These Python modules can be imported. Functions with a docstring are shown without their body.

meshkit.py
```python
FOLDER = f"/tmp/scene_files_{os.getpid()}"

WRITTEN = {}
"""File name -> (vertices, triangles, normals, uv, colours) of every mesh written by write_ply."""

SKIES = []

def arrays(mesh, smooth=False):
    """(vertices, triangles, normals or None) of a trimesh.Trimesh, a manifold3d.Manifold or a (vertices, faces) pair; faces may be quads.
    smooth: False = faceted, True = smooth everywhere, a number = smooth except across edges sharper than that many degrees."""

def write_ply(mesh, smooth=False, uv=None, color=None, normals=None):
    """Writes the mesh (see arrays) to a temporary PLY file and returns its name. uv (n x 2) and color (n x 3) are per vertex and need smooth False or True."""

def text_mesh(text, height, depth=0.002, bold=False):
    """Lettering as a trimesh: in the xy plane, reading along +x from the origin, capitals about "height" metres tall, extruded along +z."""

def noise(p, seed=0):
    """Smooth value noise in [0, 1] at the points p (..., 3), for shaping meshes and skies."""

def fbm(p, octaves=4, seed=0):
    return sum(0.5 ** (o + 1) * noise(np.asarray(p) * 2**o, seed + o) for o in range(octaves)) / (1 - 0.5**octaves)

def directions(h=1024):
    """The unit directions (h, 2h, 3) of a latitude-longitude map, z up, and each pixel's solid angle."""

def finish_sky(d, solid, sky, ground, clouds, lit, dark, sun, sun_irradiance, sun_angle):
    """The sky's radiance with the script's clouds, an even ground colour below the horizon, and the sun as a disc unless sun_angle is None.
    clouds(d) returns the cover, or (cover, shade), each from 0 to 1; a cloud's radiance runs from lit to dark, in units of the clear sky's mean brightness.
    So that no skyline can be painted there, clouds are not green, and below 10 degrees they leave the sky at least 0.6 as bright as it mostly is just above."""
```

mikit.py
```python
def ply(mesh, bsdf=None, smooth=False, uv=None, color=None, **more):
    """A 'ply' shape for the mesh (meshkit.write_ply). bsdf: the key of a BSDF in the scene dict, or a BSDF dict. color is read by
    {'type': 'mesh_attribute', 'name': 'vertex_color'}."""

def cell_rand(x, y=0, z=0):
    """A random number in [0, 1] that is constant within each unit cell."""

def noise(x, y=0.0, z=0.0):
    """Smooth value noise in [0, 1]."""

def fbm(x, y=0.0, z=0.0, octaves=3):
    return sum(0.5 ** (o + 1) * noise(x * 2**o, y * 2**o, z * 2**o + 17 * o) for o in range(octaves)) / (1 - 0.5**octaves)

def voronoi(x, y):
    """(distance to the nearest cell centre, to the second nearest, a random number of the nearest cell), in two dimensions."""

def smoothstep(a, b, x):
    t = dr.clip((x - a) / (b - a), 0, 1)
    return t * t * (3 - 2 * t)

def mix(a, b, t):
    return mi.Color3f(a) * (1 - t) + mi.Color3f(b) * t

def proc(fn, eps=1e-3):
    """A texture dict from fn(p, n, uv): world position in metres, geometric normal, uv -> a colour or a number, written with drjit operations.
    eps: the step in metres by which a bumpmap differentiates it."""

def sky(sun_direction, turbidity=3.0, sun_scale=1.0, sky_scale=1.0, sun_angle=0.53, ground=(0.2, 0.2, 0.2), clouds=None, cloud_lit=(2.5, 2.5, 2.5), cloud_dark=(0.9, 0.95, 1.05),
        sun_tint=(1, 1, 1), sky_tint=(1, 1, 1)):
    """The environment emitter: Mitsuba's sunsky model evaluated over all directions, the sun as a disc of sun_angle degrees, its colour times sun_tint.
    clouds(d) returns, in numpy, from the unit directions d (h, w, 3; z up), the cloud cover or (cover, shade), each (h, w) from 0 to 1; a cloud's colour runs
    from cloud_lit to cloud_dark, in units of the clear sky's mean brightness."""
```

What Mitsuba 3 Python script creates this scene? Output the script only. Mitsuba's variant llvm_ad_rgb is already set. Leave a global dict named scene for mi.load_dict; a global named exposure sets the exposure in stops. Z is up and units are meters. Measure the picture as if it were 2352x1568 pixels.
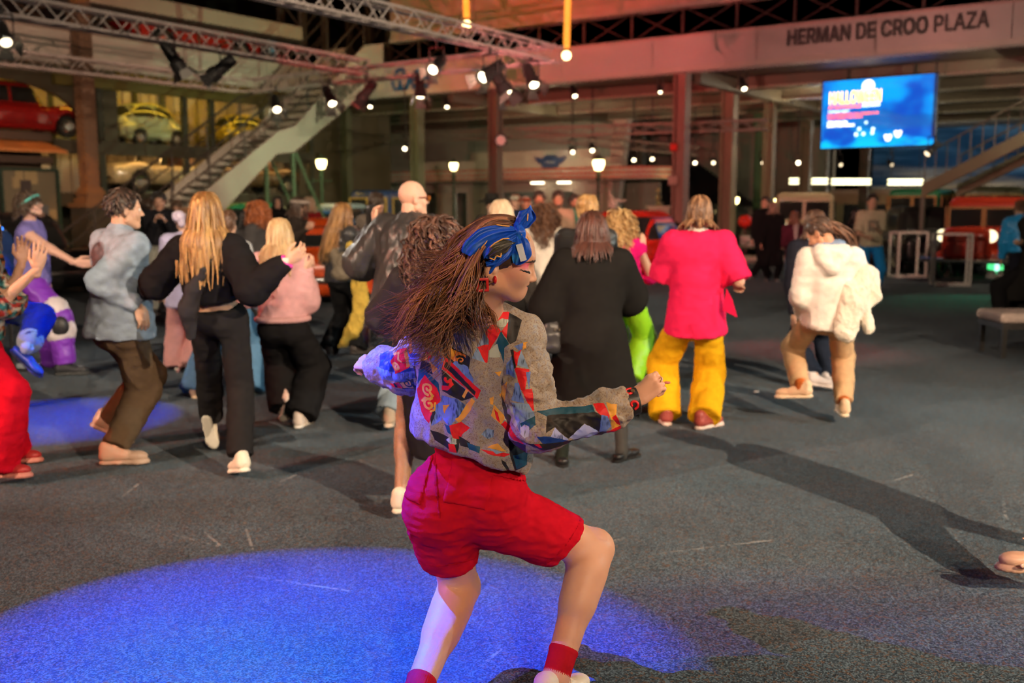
import math, random
import numpy as np
import trimesh
import drjit as dr
import mitsuba as mi
import mikit
import meshkit
from meshkit import text_mesh

T = mi.ScalarTransform4f
scene, labels = {}, {}
PITCH = math.atan(0.1373)

# ------------------------------------------------------------------ camera
scene['camera'] = {
    'type': 'thinlens', 'fov': math.degrees(2 * math.atan(1176 / 2287)), 'fov_axis': 'x',
    'aperture_radius': 0.0066, 'focus_distance': 3.0, 'near_clip': 0.05, 'far_clip': 300.0,
    'to_world': T().look_at(origin=[0, 0, 1.58], target=[0, math.cos(PITCH), 1.58 - math.sin(PITCH)], up=[0, 0, 1]),
}
exposure = 0.12

# ------------------------------------------------------------------ hall axes (s along the back balcony, t along the side balcony)
CA, SA = math.cos(math.radians(34.9)), math.sin(math.radians(34.9))


def H(s, t, z=0.0):
    return np.array([CA * s + SA * t, -SA * s + CA * t, z])


HALL = np.array([[CA, SA, 0], [-SA, CA, 0], [0, 0, 1.0]])
HALL_TURN = -34.9                     # degrees about z from world x to hall s

# ------------------------------------------------------------------ lights


def rgb(c):
    return {'type': 'rgb', 'value': [float(x) for x in c]}


def spot(name, pos, aim, color, power, cut, beam=None, w=1.0):
    scene[name] = {'type': 'spot', 'to_world': T().look_at(origin=[float(x) for x in pos], target=[float(x) for x in aim], up=[0.01, 0.02, 1]),
                   'intensity': rgb(np.array(color) * power), 'cutoff_angle': float(cut), 'beam_width': float(beam if beam else cut * 0.75),
                   'sampling_weight': float(w)}


def bulb(name, pos, color, power, w=0.5):
    scene[name] = {'type': 'point', 'position': [float(x) for x in pos], 'intensity': rgb(np.array(color) * power), 'sampling_weight': float(w)}


WARM, NEUTRAL, TEAL = (1, .74, .48), (1, .86, .70), (.62, .95, 1.0)
spot('key_lamp', (2.9, -6.4, 5.2), (0.4, 5.0, 0.7), WARM, 195, 25, 17, 2)
spot('key_lamp_far', (6.5, -2.5, 5.4), (0.6, 8.8, 0.9), (1, .76, .53), 480, 23, 16, 2)
spot('cross_lamp', (-9.5, -1.5, 5.4), (-0.6, 8.0, 0.8), (1, .78, .56), 330, 22, 15, 2)
spot('back_lamp', (-8.0, 15.0, 5.0), (0.6, 6.6, 0.4), (1, .86, .70), 130, 26, 18, 1.5)
spot('side_lamp', (9.5, 5.0, 4.2), (0.0, 5.4, 0.3), (.72, .95, .92), 110, 32, 20, 1.5)
spot('rim_lamp', (-0.3, 26.0, 3.3), (0.3, 4.0, 0.2), (.92, .98, 1.0), 130, 22, 16, 1)
spot('blue_lamp', (-3.6, 3.7, 5.4), (-0.84, 3.26, 0), (0, .06, 1.0), 4600, 11.5, 1.5, 1.4)
spot('blue_wash', (-5.0, 2.6, 4.4), (-0.62, 3.0, 1.12), (.24, .05, 1.0), 120, 8.5, 4, 1)
spot('blue_lamp_stage', (-1.2, 7.7, 5.6), (-3.38, 7.25, 0), (0, .06, 1.0), 1300, 8.5, 1.5, 1)
spot('red_wash', (-8.0, 2.0, 5.0), (-2.4, 5.0, 0), (1, .14, .06), 120, 24, 10, .7)
spot('amber_wash', (6.5, 0.5, 4.5), (2.6, 3.4, 0), (1, .34, .10), 40, 34, 18, .7)
spot('red_lamp', (1.6, 12.5, 4.4), (3.25, 10.8, 0), (1, .05, .06), 55, 12, 7, .5)
spot('fascia_wash', H(-6.6, 10.5, 2.5), H(-9.6, 21, 5.0), (1, .32, .27), 150, 40, 22, .8)
spot('fascia_wash_side', H(3, 12, 3.2), H(2, 21, 4.9), (1, .55, .46), 42, 42, 24, .7)
spot('truss_wash', H(-11, 8.5, 1.8), H(-12.3, 15.2, 4.4), (1, .11, .10), 240, 24, 14, .6)
spot('balcony_wash', H(-14, 9, 3.0), H(-20.7, 12, 5.2), (1, .58, .38), 45, 50, 30, .7)
spot('upper_red', H(-13, 16, 6.3), H(-13.0, 21.5, 8.2), (1, .10, .02), 42, 36, 12, .5)
spot('upper_amber', H(-17, 15, 6.3), H(-17.5, 21.5, 7.6), (1, .50, .12), 20, 50, 25, .5)
spot('stairs_wash', H(-14, 16, 2.8), H(-18, 17.5, 3.0), (.75, 1, .55), 26, 45, 28, .6)
spot('ambient_fill', (2, 3, 12.0), (0, 8, 0), (1, .82, .70), 32, 45, 35, 1)  # unseen fill light added overhead as general ambient
bulb('hall_fill', H(-9, 27, 4.1), (1, .82, .50), 9)  # this and the next three: unseen bulbs added to fill the far hall
bulb('hall_fill_far', H(-1, 31, 4.1), (1, .85, .52), 11)
bulb('hall_fill_side', H(-17, 26, 3.8), (1, .84, .48), 9)
bulb('hall_fill_end', H(6, 24, 4.0), (1, .78, .46), 22)
bulb('hall_fill_front', H(-2.5, 22.6, 4.2), (1, .84, .56), 13)  # added to brighten the people at the back; no fixture here
bulb('mural_fill', H(-1, 39, 3.9), (.95, .95, .9), 30)  # unseen bulbs, this and the next, added to brighten the mural
bulb('mural_fill_end', H(-9, 40, 3.6), (.95, .92, .8), 14)

# ------------------------------------------------------------------ materials
# A mesh carries its own colours in its texture coordinates (two channels packed in u, one in v), so that one material serves many things.


def pack(c):
    c = np.sqrt(np.clip(np.asarray(c, float), 0, 1))
    return np.stack([np.floor(c[:, 0] * 1023) + .1 + .8 * c[:, 1], c[:, 2]], 1)


def own_color(p, n, uv):
    k = dr.floor(uv.x)
    return mi.Color3f(dr.square(k / 1023), dr.square((uv.x - k - .1) / .8), dr.square(uv.y))


def woven_color(p, n, uv):
    k = mikit.fbm(p.x * 34, p.y * 34, p.z * 34, octaves=2)
    return own_color(p, n, uv) * (.88 + .24 * k)


VC, VW = mikit.proc(own_color), mikit.proc(woven_color)


def two(d):
    return {'type': 'twosided', 'bsdf': d}


scene['cloth'] = two({'type': 'diffuse', 'reflectance': VW})
scene['satin'] = two({'type': 'principled', 'base_color': VC, 'roughness': 0.42, 'specular': 0.45})
scene['leather'] = two({'type': 'principled', 'base_color': VC, 'roughness': 0.36, 'specular': 0.55})
scene['skin'] = two({'type': 'principled', 'base_color': VC, 'roughness': 0.48, 'specular': 0.4})
scene['hair'] = two({'type': 'principled', 'base_color': VC, 'roughness': 0.38, 'specular': 0.5, 'sheen': 0.2})
scene['paint'] = two({'type': 'principled', 'base_color': VC, 'roughness': 0.55, 'specular': 0.4})
scene['gloss'] = two({'type': 'principled', 'base_color': VC, 'roughness': 0.15, 'specular': 0.5, 'clearcoat': 1.0, 'clearcoat_gloss': 0.95})
scene['metal'] = two({'type': 'principled', 'base_color': VC, 'roughness': 0.25, 'metallic': 1.0})
scene['dark_glass'] = two({'type': 'principled', 'base_color': rgb((.02, .022, .022)), 'roughness': 0.06, 'specular': 0.7})

SCUFFS = []


def seg_mask(x, y, ax, ay, bx, by, w):
    dx, dy = bx - ax, by - ay
    l2 = dx * dx + dy * dy
    t = dr.clip(((x - ax) * dx + (y - ay) * dy) / l2, 0, 1)
    d = dr.sqrt(dr.square(x - ax - t * dx) + dr.square(y - ay - t * dy))
    return mikit.smoothstep(w, w * 0.35, d) * (0.35 + 0.65 * t)


SCUFF_LINES = [((-1.497, 4.679), (-1.368, 4.491)), ((-1.688, 4.679), (-1.375, 4.479)), ((-1.134, 4.104), (-0.677, 3.938)), ((-2.133, 5.278), (-2.133, 5.535)),
               ((0.644, 4.374), (1.23, 4.564)), ((0.43, 4.533), (0.524, 4.583)), ((2.179, 5.572), (2.364, 5.721)), ((-1.346, 4.826), (-1.203, 4.443)),
               ((2.648, 5.197), (2.512, 4.896)), ((-1.34, 5.554), (-1.276, 5.721)), ((-0.107, 3.256), (-0.041, 3.392))]


def carpet_color(p, n, uv):
    x, y = p.x, p.y
    g = mikit.noise(x * 210, y * 210)
    g2 = mikit.noise(x * 120 + 31, y * 120 + 7)
    big = mikit.fbm(x * 1.3, y * 1.3, octaves=3)
    c = mikit.mix((.034, .048, .062), (.105, .145, .175), mikit.smoothstep(.30, .80, g))
    c = mikit.mix(c, mi.Color3f(.120, .076, .052), mikit.smoothstep(.60, .85, g2) * .75)
    c = mikit.mix(c, mi.Color3f(.012, .016, .022), mikit.smoothstep(.62, .9, mikit.noise(x * 160 + 9, y * 160 + 77)) * .7)
    m = mi.Float(0)
    for (a, b) in SCUFF_LINES:
        m = dr.maximum(m, seg_mask(x, y, a[0], a[1], b[0], b[1], .010))
    m *= mikit.smoothstep(.25, .6, mikit.noise(x * 60, y * 60))
    c = c * (0.80 + 0.40 * big)
    return mikit.mix(c, mi.Color3f(.34, .34, .33), m * .55)


def carpet_bump(p, n, uv):
    return mikit.noise(p.x * 230, p.y * 230) + .5 * mikit.noise(p.x * 420, p.y * 420)


scene['carpet'] = {'type': 'bumpmap', 'scale': 0.0035, 'tex': mikit.proc(carpet_bump, 1e-3),
                   'bsdf': {'type': 'principled', 'base_color': mikit.proc(carpet_color), 'roughness': 0.95, 'specular': 0.15}}


def plaster_color(p, n, uv):
    k = mikit.fbm(p.x * .7, p.y * .7, p.z * .7, octaves=3)
    return mikit.mix((.36, .34, .29), (.50, .48, .41), k)


scene['plaster'] = two({'type': 'principled', 'base_color': mikit.proc(plaster_color), 'roughness': 0.8, 'specular': 0.2})


def soot_color(p, n, uv):
    return mikit.mix((.018, .016, .013), (.045, .040, .032), mikit.fbm(p.x * .5, p.y * .5, p.z * .9, octaves=3))


scene['dark_steel'] = two({'type': 'principled', 'base_color': mikit.proc(soot_color), 'roughness': 0.7, 'specular': 0.3})


def board_color(p, n, uv):
    g = mikit.fbm(p.x * 4, p.y * 4, p.z * .8, octaves=3)
    return mikit.mix((.42, .34, .24), (.68, .60, .48), g)


scene['board'] = two({'type': 'principled', 'base_color': mikit.proc(board_color), 'roughness': 0.45, 'specular': 0.4})


def mural_color(p, n, uv):
    h = p.z
    s = CA * p.x - SA * p.y
    k = mikit.fbm(s * .12, h * 1.1, 3, octaves=4)
    band = mikit.smoothstep(3.6, 2.4, h + (k - .5) * 2.2)
    c = mikit.mix((.010, .045, .115), (.06, .16, .30), mikit.smoothstep(.35, .75, mikit.fbm(s * .3, h * 2.0, 9, octaves=3)))
    c = mikit.mix(c, mi.Color3f(.55, .48, .34), band * mikit.smoothstep(.35, .65, mikit.fbm(s * .25, h * 4.5, 5, octaves=4)))
    hill = mikit.smoothstep(.08, -.08, h - 1.55 - 1.3 * mikit.fbm(s * .22, 1.0, 2, octaves=3))
    return mikit.mix(c, mi.Color3f(.012, .012, .012), hill)


scene['mural_print'] = {'type': 'principled', 'base_color': mikit.proc(mural_color), 'roughness': 0.8, 'specular': 0.1}

# ------------------------------------------------------------------ naming


def free(key):
    if key not in scene and key not in labels and not any(k.startswith(key + '__') for k in scene):
        return key
    n = 1
    while True:
        k = f'{key}_{n:03d}'
        if k not in scene and k not in labels and not any(q.startswith(k + '__') for q in scene):
            return k
        n += 1


def thing(name, label, cat, group=None):
    key = free(name)
    labels[key] = {'label': label, 'category': cat}
    if group:
        labels[key]['group'] = group
    return key


def put(name, mesh, mat, color=None, parent=None, smooth=False, xf=None, kind=None, label=None, uv=None, **more):
    """ONE entry of the scene: a mesh as (vertices, faces) or trimesh."""
    if hasattr(mesh, 'vertices'):
        mesh = (np.asarray(mesh.vertices), np.asarray(mesh.faces))
    v, f = np.asarray(mesh[0], float), np.asarray(mesh[1], int)
    if xf is not None:
        v = v @ np.asarray(xf)[:3, :3].T + np.asarray(xf)[:3, 3]
    key = free(name if parent is None else parent + '__' + name)
    if color is not None:
        v, f, n = meshkit.arrays((v, f), smooth)
        c = np.asarray(color, float)
        if c.ndim == 1:
            uv = np.tile(pack(c[None]), (len(v), 1))
        else:
            fc = c[f]
            same = (np.abs(fc - fc[:, :1]).max((1, 2)) < 1e-6)
            ff = f[~same]
            uv = np.vstack([pack(c), np.repeat(pack(c[ff].mean(1)), 3, 0)])
            v2 = np.vstack([v, v[ff].reshape(-1, 3)])
            n = None if n is None else np.vstack([n, n[ff].reshape(-1, 3)])
            f = np.vstack([f[same], len(v) + np.arange(3 * len(ff)).reshape(-1, 3)])
            v = v2
        path = meshkit.write_ply((v, f), False, uv, None, normals=n)
        scene[key] = {'type': 'ply', 'filename': path, 'face_normals': n is None, 'bsdf': {'type': 'ref', 'id': mat}, **more}
    else:
        scene[key] = mikit.ply((v, f), mat, smooth=smooth, uv=uv, **more)
    if kind or label:
        labels[key] = {}
        if kind:
            labels[key]['kind'] = kind
        if label:
            labels[key]['label'] = label
    return key


# ------------------------------------------------------------------ mesh helpers
def cat(ms):
    vs, fs, n = [], [], 0
    for m in ms:
        v, f = (np.asarray(m.vertices), np.asarray(m.faces)) if hasattr(m, 'vertices') else m
        f = np.asarray(f)
        if f.shape[1] == 4:
            f = np.vstack([f[:, [0, 1, 2]], f[:, [0, 2, 3]]])
        vs.append(v)
        fs.append(f + n)
        n += len(v)
    return np.vstack(vs), np.vstack(fs)


def box(lo, hi):
    lo, hi = np.minimum(lo, hi), np.maximum(lo, hi)
    b = trimesh.creation.box(extents=np.array(hi) - np.array(lo))
    b.apply_translation((np.array(lo) + np.array(hi)) / 2)
    return np.array(b.vertices), np.array(b.faces)


def hbox(s0, s1, t0, t1, z0, z1):
    """A box along the hall's axes."""
    v, f = box((s0, t0, z0), (s1, t1, z1))
    return v @ HALL.T, f


def tube(path, r, n=8, cap=True, flat=None):
    path = np.asarray(path, float)
    m = len(path)
    r = np.broadcast_to(np.asarray(r, float), (m,))
    t = np.gradient(path, axis=0)
    t /= np.linalg.norm(t, axis=1, keepdims=True) + 1e-12
    ref = np.array([0, 0, 1.0]) if abs(t[0, 2]) < .9 else np.array([1.0, 0, 0])
    x = np.cross(t[0], ref)
    x /= np.linalg.norm(x)
    X = []
    for i in range(m):
        x = x - t[i] * (x @ t[i])
        x /= np.linalg.norm(x) + 1e-12
        X.append(x)
    X = np.array(X)
    Y = np.cross(t, X)
    a = np.arange(n) * 2 * math.pi / n
    k = 1.0 if flat is None else flat
    v = path[:, None] + r[:, None, None] * (np.cos(a)[None, :, None] * X[:, None] + k * np.sin(a)[None, :, None] * Y[:, None])
    v = v.reshape(-1, 3)
    i, j = np.meshgrid(np.arange(m - 1), np.arange(n), indexing='ij')
    a0, a1 = i * n + j, i * n + (j + 1) % n
    f = np.stack([a0, a1, a1 + n, a0 + n], -1).reshape(-1, 4)
    f = np.vstack([f[:, [0, 1, 2]], f[:, [0, 2, 3]]])
    if cap:
        v = np.vstack([v, path[:1], path[-1:]])
        c0, c1 = m * n, m * n + 1
        j = np.arange(n)
        f = np.vstack([f, np.stack([(j + 1) % n, j, j * 0 + c0], 1), np.stack([(m - 1) * n + j, (m - 1) * n + (j + 1) % n, j * 0 + c1], 1)])
    return v, f


def bar(a, b, r, n=6):
    return tube([a, b], r, n)


def lathe(profile, n=20):
    """Profile of (radius, z) turned about z."""
    p = np.asarray(profile, float)
    a = np.arange(n) * 2 * math.pi / n
    v = np.stack([p[:, :1] * np.cos(a), p[:, :1] * np.sin(a), np.repeat(p[:, 1:], n, 1)], -1).reshape(-1, 3)
    i, j = np.meshgrid(np.arange(len(p) - 1), np.arange(n), indexing='ij')
    a0, a1 = i * n + j, i * n + (j + 1) % n
    f = np.stack([a0, a1, a1 + n, a0 + n], -1).reshape(-1, 4)
    return v, np.vstack([f[:, [0, 1, 2]], f[:, [0, 2, 3]]])


def prism(poly, depth):
    from shapely.geometry import Polygon
    m = trimesh.creation.extrude_polygon(poly if hasattr(poly, 'exterior') else Polygon(poly), depth, engine='earcut')
    return np.array(m.vertices), np.array(m.faces)


def move(m, p=(0, 0, 0), R=None):
    v, f = (np.asarray(m.vertices), np.asarray(m.faces)) if hasattr(m, 'vertices') else m
    if R is not None:
        v = v @ np.asarray(R).T
    return v + np.asarray(p, float), f


def unit(v):
    v = np.asarray(v, float)
    return v / (np.linalg.norm(v) + 1e-12)


def rotz(a):
    c, s = math.cos(a), math.sin(a)
    return np.array([[c, -s, 0], [s, c, 0], [0, 0, 1.0]])


def frame(z, x):
    """A turn whose columns are x, y, z: z kept, x made square to it."""
    z = unit(z)
    x = unit(np.asarray(x, float) - z * (np.asarray(x, float) @ z))
    return np.stack([x, np.cross(z, x), z], 1)


# ------------------------------------------------------------------ implicit surfaces
def surface_nets(f, lo, h):
    s = f < 0
    n = np.zeros(tuple(d - 1 for d in f.shape), np.int8)
    corners = [(a, b, c) for a in (0, 1) for b in (0, 1) for c in (0, 1)]
    sl = lambda o, q: tuple(slice(o[i], q.shape[i] - 1 + o[i]) for i in range(3))
    for o in corners:
        n += s[sl(o, f)]
    act = (n > 0) & (n < 8)
    idx = np.argwhere(act)
    num = -np.ones(act.shape, np.int64)
    num[act] = np.arange(len(idx))
    pos, cnt = np.zeros((len(idx), 3)), np.zeros(len(idx))
    for a in corners:
        for ax in range(3):
            if a[ax]:
                continue
            b = list(a)
            b[ax] = 1
            fa = f[idx[:, 0] + a[0], idx[:, 1] + a[1], idx[:, 2] + a[2]]
            fb = f[idx[:, 0] + b[0], idx[:, 1] + b[1], idx[:, 2] + b[2]]
            m = (fa < 0) != (fb < 0)
            t = fa[m] / (fa[m] - fb[m])
            q = np.tile(np.array(a, float), (m.sum(), 1))
            q[:, ax] = t
            pos[m] += q
            cnt[m] += 1
    v = (idx + pos / cnt[:, None]) * h + np.asarray(lo)
    faces = []
    for ax in range(3):
        u, w = (ax + 1) % 3, (ax + 2) % 3
        a = [slice(None)] * 3
        b = [slice(None)] * 3
        a[ax], b[ax] = slice(0, -1), slice(1, None)
        A, B = s[tuple(a)], s[tuple(b)]
        e = np.argwhere(A != B)
        e = e[(e[:, u] > 0) & (e[:, w] > 0) & (e[:, u] < f.shape[u] - 1) & (e[:, w] < f.shape[w] - 1)]
        flip = A[e[:, 0], e[:, 1], e[:, 2]]
        quad = []
        for du, dw in ((1, 1), (0, 1), (0, 0), (1, 0)):
            c = e.copy()
            c[:, u] -= du
            c[:, w] -= dw
            quad.append(num[c[:, 0], c[:, 1], c[:, 2]])
        q = np.stack(quad, 1)
        q[~flip] = q[~flip][:, ::-1]
        faces.append(q)
    q = np.vstack(faces)
    return v, np.vstack([q[:, [0, 1, 2]], q[:, [0, 2, 3]]])


def cone(a, b, ra, rb, flat=None, k=None, cut=False):
    """A round cone from a to b; flat = (axis, factor) squeezes it along an axis."""
    return ('cone', np.asarray(a, float), np.asarray(b, float), ra, rb, flat, k, cut)


def ell(c, r, R=None, k=None, cut=False):
    return ('ell', np.asarray(c, float), np.asarray(r, float), np.eye(3) if R is None else np.asarray(R), None, None, k, cut)


def rbox(c, half, rad, taper=(1, 1), R=None, k=None, cut=False):
    """A rounded box; taper = factors of the x and y half sizes at its top."""
    return ('rbox', np.asarray(c, float), np.asarray(half, float), rad, taper, np.eye(3) if R is None else np.asarray(R), k, cut)


def prim_bounds(p):
    if p[0] == 'cone':
        r = max(p[3], p[4])
        return np.minimum(p[1], p[2]) - r, np.maximum(p[1], p[2]) + r
    r = np.linalg.norm(p[2]) if not np.allclose(p[3] if p[0] == 'ell' else p[5], np.eye(3)) else p[2]
    return p[1] - r, p[1] + r


def prim_eval(p, P):
    if p[0] == 'cone':
        _, a, b, ra, rb, flat = p[:6]
        d = b - a
        q = P - a
        if flat is not None:
            ax, k = np.asarray(flat[0], float), flat[1]
            q = q + ax * ((q @ ax) * (1 / k - 1))[..., None]
            d = d + ax * ((d @ ax) * (1 / k - 1))
        l2 = d @ d + 1e-12
        t = np.clip(q @ d / l2, 0, 1)
        return (np.linalg.norm(q - t[..., None] * d, axis=-1) - (ra + (rb - ra) * t)) * (1 if flat is None else max(.35, min(1, flat[1])))
    if p[0] == 'ell':
        q = (P - p[1]) @ p[3]
        k0 = np.linalg.norm(q / p[2], axis=-1)
        k1 = np.linalg.norm(q / p[2] ** 2, axis=-1)
        return k0 * (k0 - 1) / (k1 + 1e-9)
    _, c, half, rad, taper, R = p[:6]
    q = (P - c) @ R
    w = np.clip((q[..., 2] + half[2]) / (2 * half[2]), 0, 1)
    hx, hy = half[0] * (1 + (taper[0] - 1) * w), half[1] * (1 + (taper[1] - 1) * w)
    d = np.stack([np.abs(q[..., 0]) - hx + rad, np.abs(q[..., 1]) - hy + rad, np.abs(q[..., 2]) - half[2] + rad], -1)
    return np.linalg.norm(np.maximum(d, 0), axis=-1) + np.minimum(d.max(-1), 0) - rad


def _fill(f, prims, lo, h, axes, n, k, pad):
    for p in prims:
        if p[0] == 'group':
            g = np.full(tuple(n), 9.0)
            _fill(g, p[1], lo, h, axes, n, p[2], pad)
            m = np.maximum(k - np.abs(f - g), 0) / (k + 1e-9)
            f[:] = np.minimum(f, g) - m * m * k * .25
            continue
        kk = k if p[6] is None else p[6]
        a, b = prim_bounds(p)
        a, b = a - pad - kk, b + pad + kk
        i0 = np.clip(np.floor((a - lo) / h).astype(int), 0, n)
        i1 = np.clip(np.ceil((b - lo) / h).astype(int) + 1, 0, n)
        if (i1 <= i0).any():
            continue
        sl = tuple(slice(x, y) for x, y in zip(i0, i1))
        P = np.stack(np.meshgrid(*[axes[i][sl[i]] for i in range(3)], indexing='ij'), -1)
        d, o = prim_eval(p, P), f[sl]
        m = np.maximum(kk - np.abs(o - (-d if p[7] else d)), 0) / (kk + 1e-9)
        f[sl] = np.maximum(o, -d) + m * m * kk * .25 if p[7] else np.minimum(o, d) - m * m * kk * .25


def _flat(prims):
    for p in prims:
        if p[0] == 'group':
            yield from _flat(p[1])
        elif not p[7]:
            yield p


def implicit(prims, h, k=.02, cuts=(), shell=None):
    """Smooth union of the prims (those with cut=True are taken away from what came before), cut by half spaces (point, normal: the side the normal points to goes)."""
    los, his = zip(*[prim_bounds(p) for p in _flat(prims)])
    pad = 3 * h + k
    lo, hi = np.min(los, 0) - pad, np.max(his, 0) + pad
    n = np.ceil((hi - lo) / h).astype(int) + 1
    axes = [lo[i] + np.arange(n[i]) * h for i in range(3)]
    f = np.full(n, 9.0)
    _fill(f, prims, lo, h, axes, n, k, pad)
    G = np.stack(np.meshgrid(*axes, indexing='ij'), -1) if len(cuts) or shell is not None else None
    for (pt, nn) in cuts:
        f = np.maximum(f, (G - np.asarray(pt, float)) @ unit(nn))
    if shell is not None:
        f = shell(f, G)
    f[0], f[-1], f[:, 0], f[:, -1], f[:, :, 0], f[:, :, -1] = (9.0,) * 6
    return surface_nets(f, lo, h)


def normals(m):
    v, f = m
    n = np.zeros_like(v)
    fn = np.cross(v[f[:, 1]] - v[f[:, 0]], v[f[:, 2]] - v[f[:, 0]])
    for k in range(3):
        np.add.at(n, f[:, k], fn)
    return n / (np.linalg.norm(n, axis=1, keepdims=True) + 1e-20)


def rumple(m, amp, freq=(9, 9, 9), seed=0, sharp=.6):
    """Folds of cloth: soft swells and sharper ridges along the normals."""
    v, f = m
    q = v * np.asarray(freq)
    a = meshkit.fbm(q, 3, seed) - .5
    b = 1 - np.abs(2 * meshkit.fbm(q * 1.3 + 5, 2, seed + 9) - 1)
    return v + normals(m) * np.maximum(amp * ((1 - sharp) * 2 * a + sharp * (b - .7) * 1.6), -.3 * amp)[:, None], f


def shade(v, color, var=.08, freq=30, seed=3):
    """Cloth colour with an uneven weave or wear."""
    if var < .2:
        return np.asarray(color, float)
    k = meshkit.fbm(np.asarray(v) * freq, 2, seed) - .5
    return np.clip(np.asarray(color, float)[None] * (1 + 2 * var * k[:, None]), 0, 1)


# ================================================================== the hall
def struct(name, mesh, mat, color=None, parent=None, **k):
    key = put(name, mesh, mat, color, parent, **k)
    if parent is None:
        labels.setdefault(key, {})['kind'] = 'structure'
    return key


CREAM, WHITE, IRON, BLACK = (.52, .47, .40), (.72, .70, .66), (.045, .038, .030), (.012, .012, .012)
BZ0, BZ1, BT, BS = 4.60, 5.30, 21.05, -20.7      # balcony: underside, floor, its two fronts

struct('floor', box((-70, -14, -.05), (70, 90, 0)), 'carpet')
struct('ceiling', hbox(-45, 45, -20, 75, 15, 15.2), 'dark_steel')
struct('wall_back', hbox(-45, 45, 74, 74.3, 0, 15), 'dark_steel')
struct('wall_left', hbox(-45, -44.7, -20, 74, 0, 15), 'dark_steel')
struct('wall_right', hbox(44.7, 45, -20, 74, 0, 15), 'dark_steel')
struct('wall_front', hbox(-45, 45, -20.3, -20, 0, 15), 'dark_steel')

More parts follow.
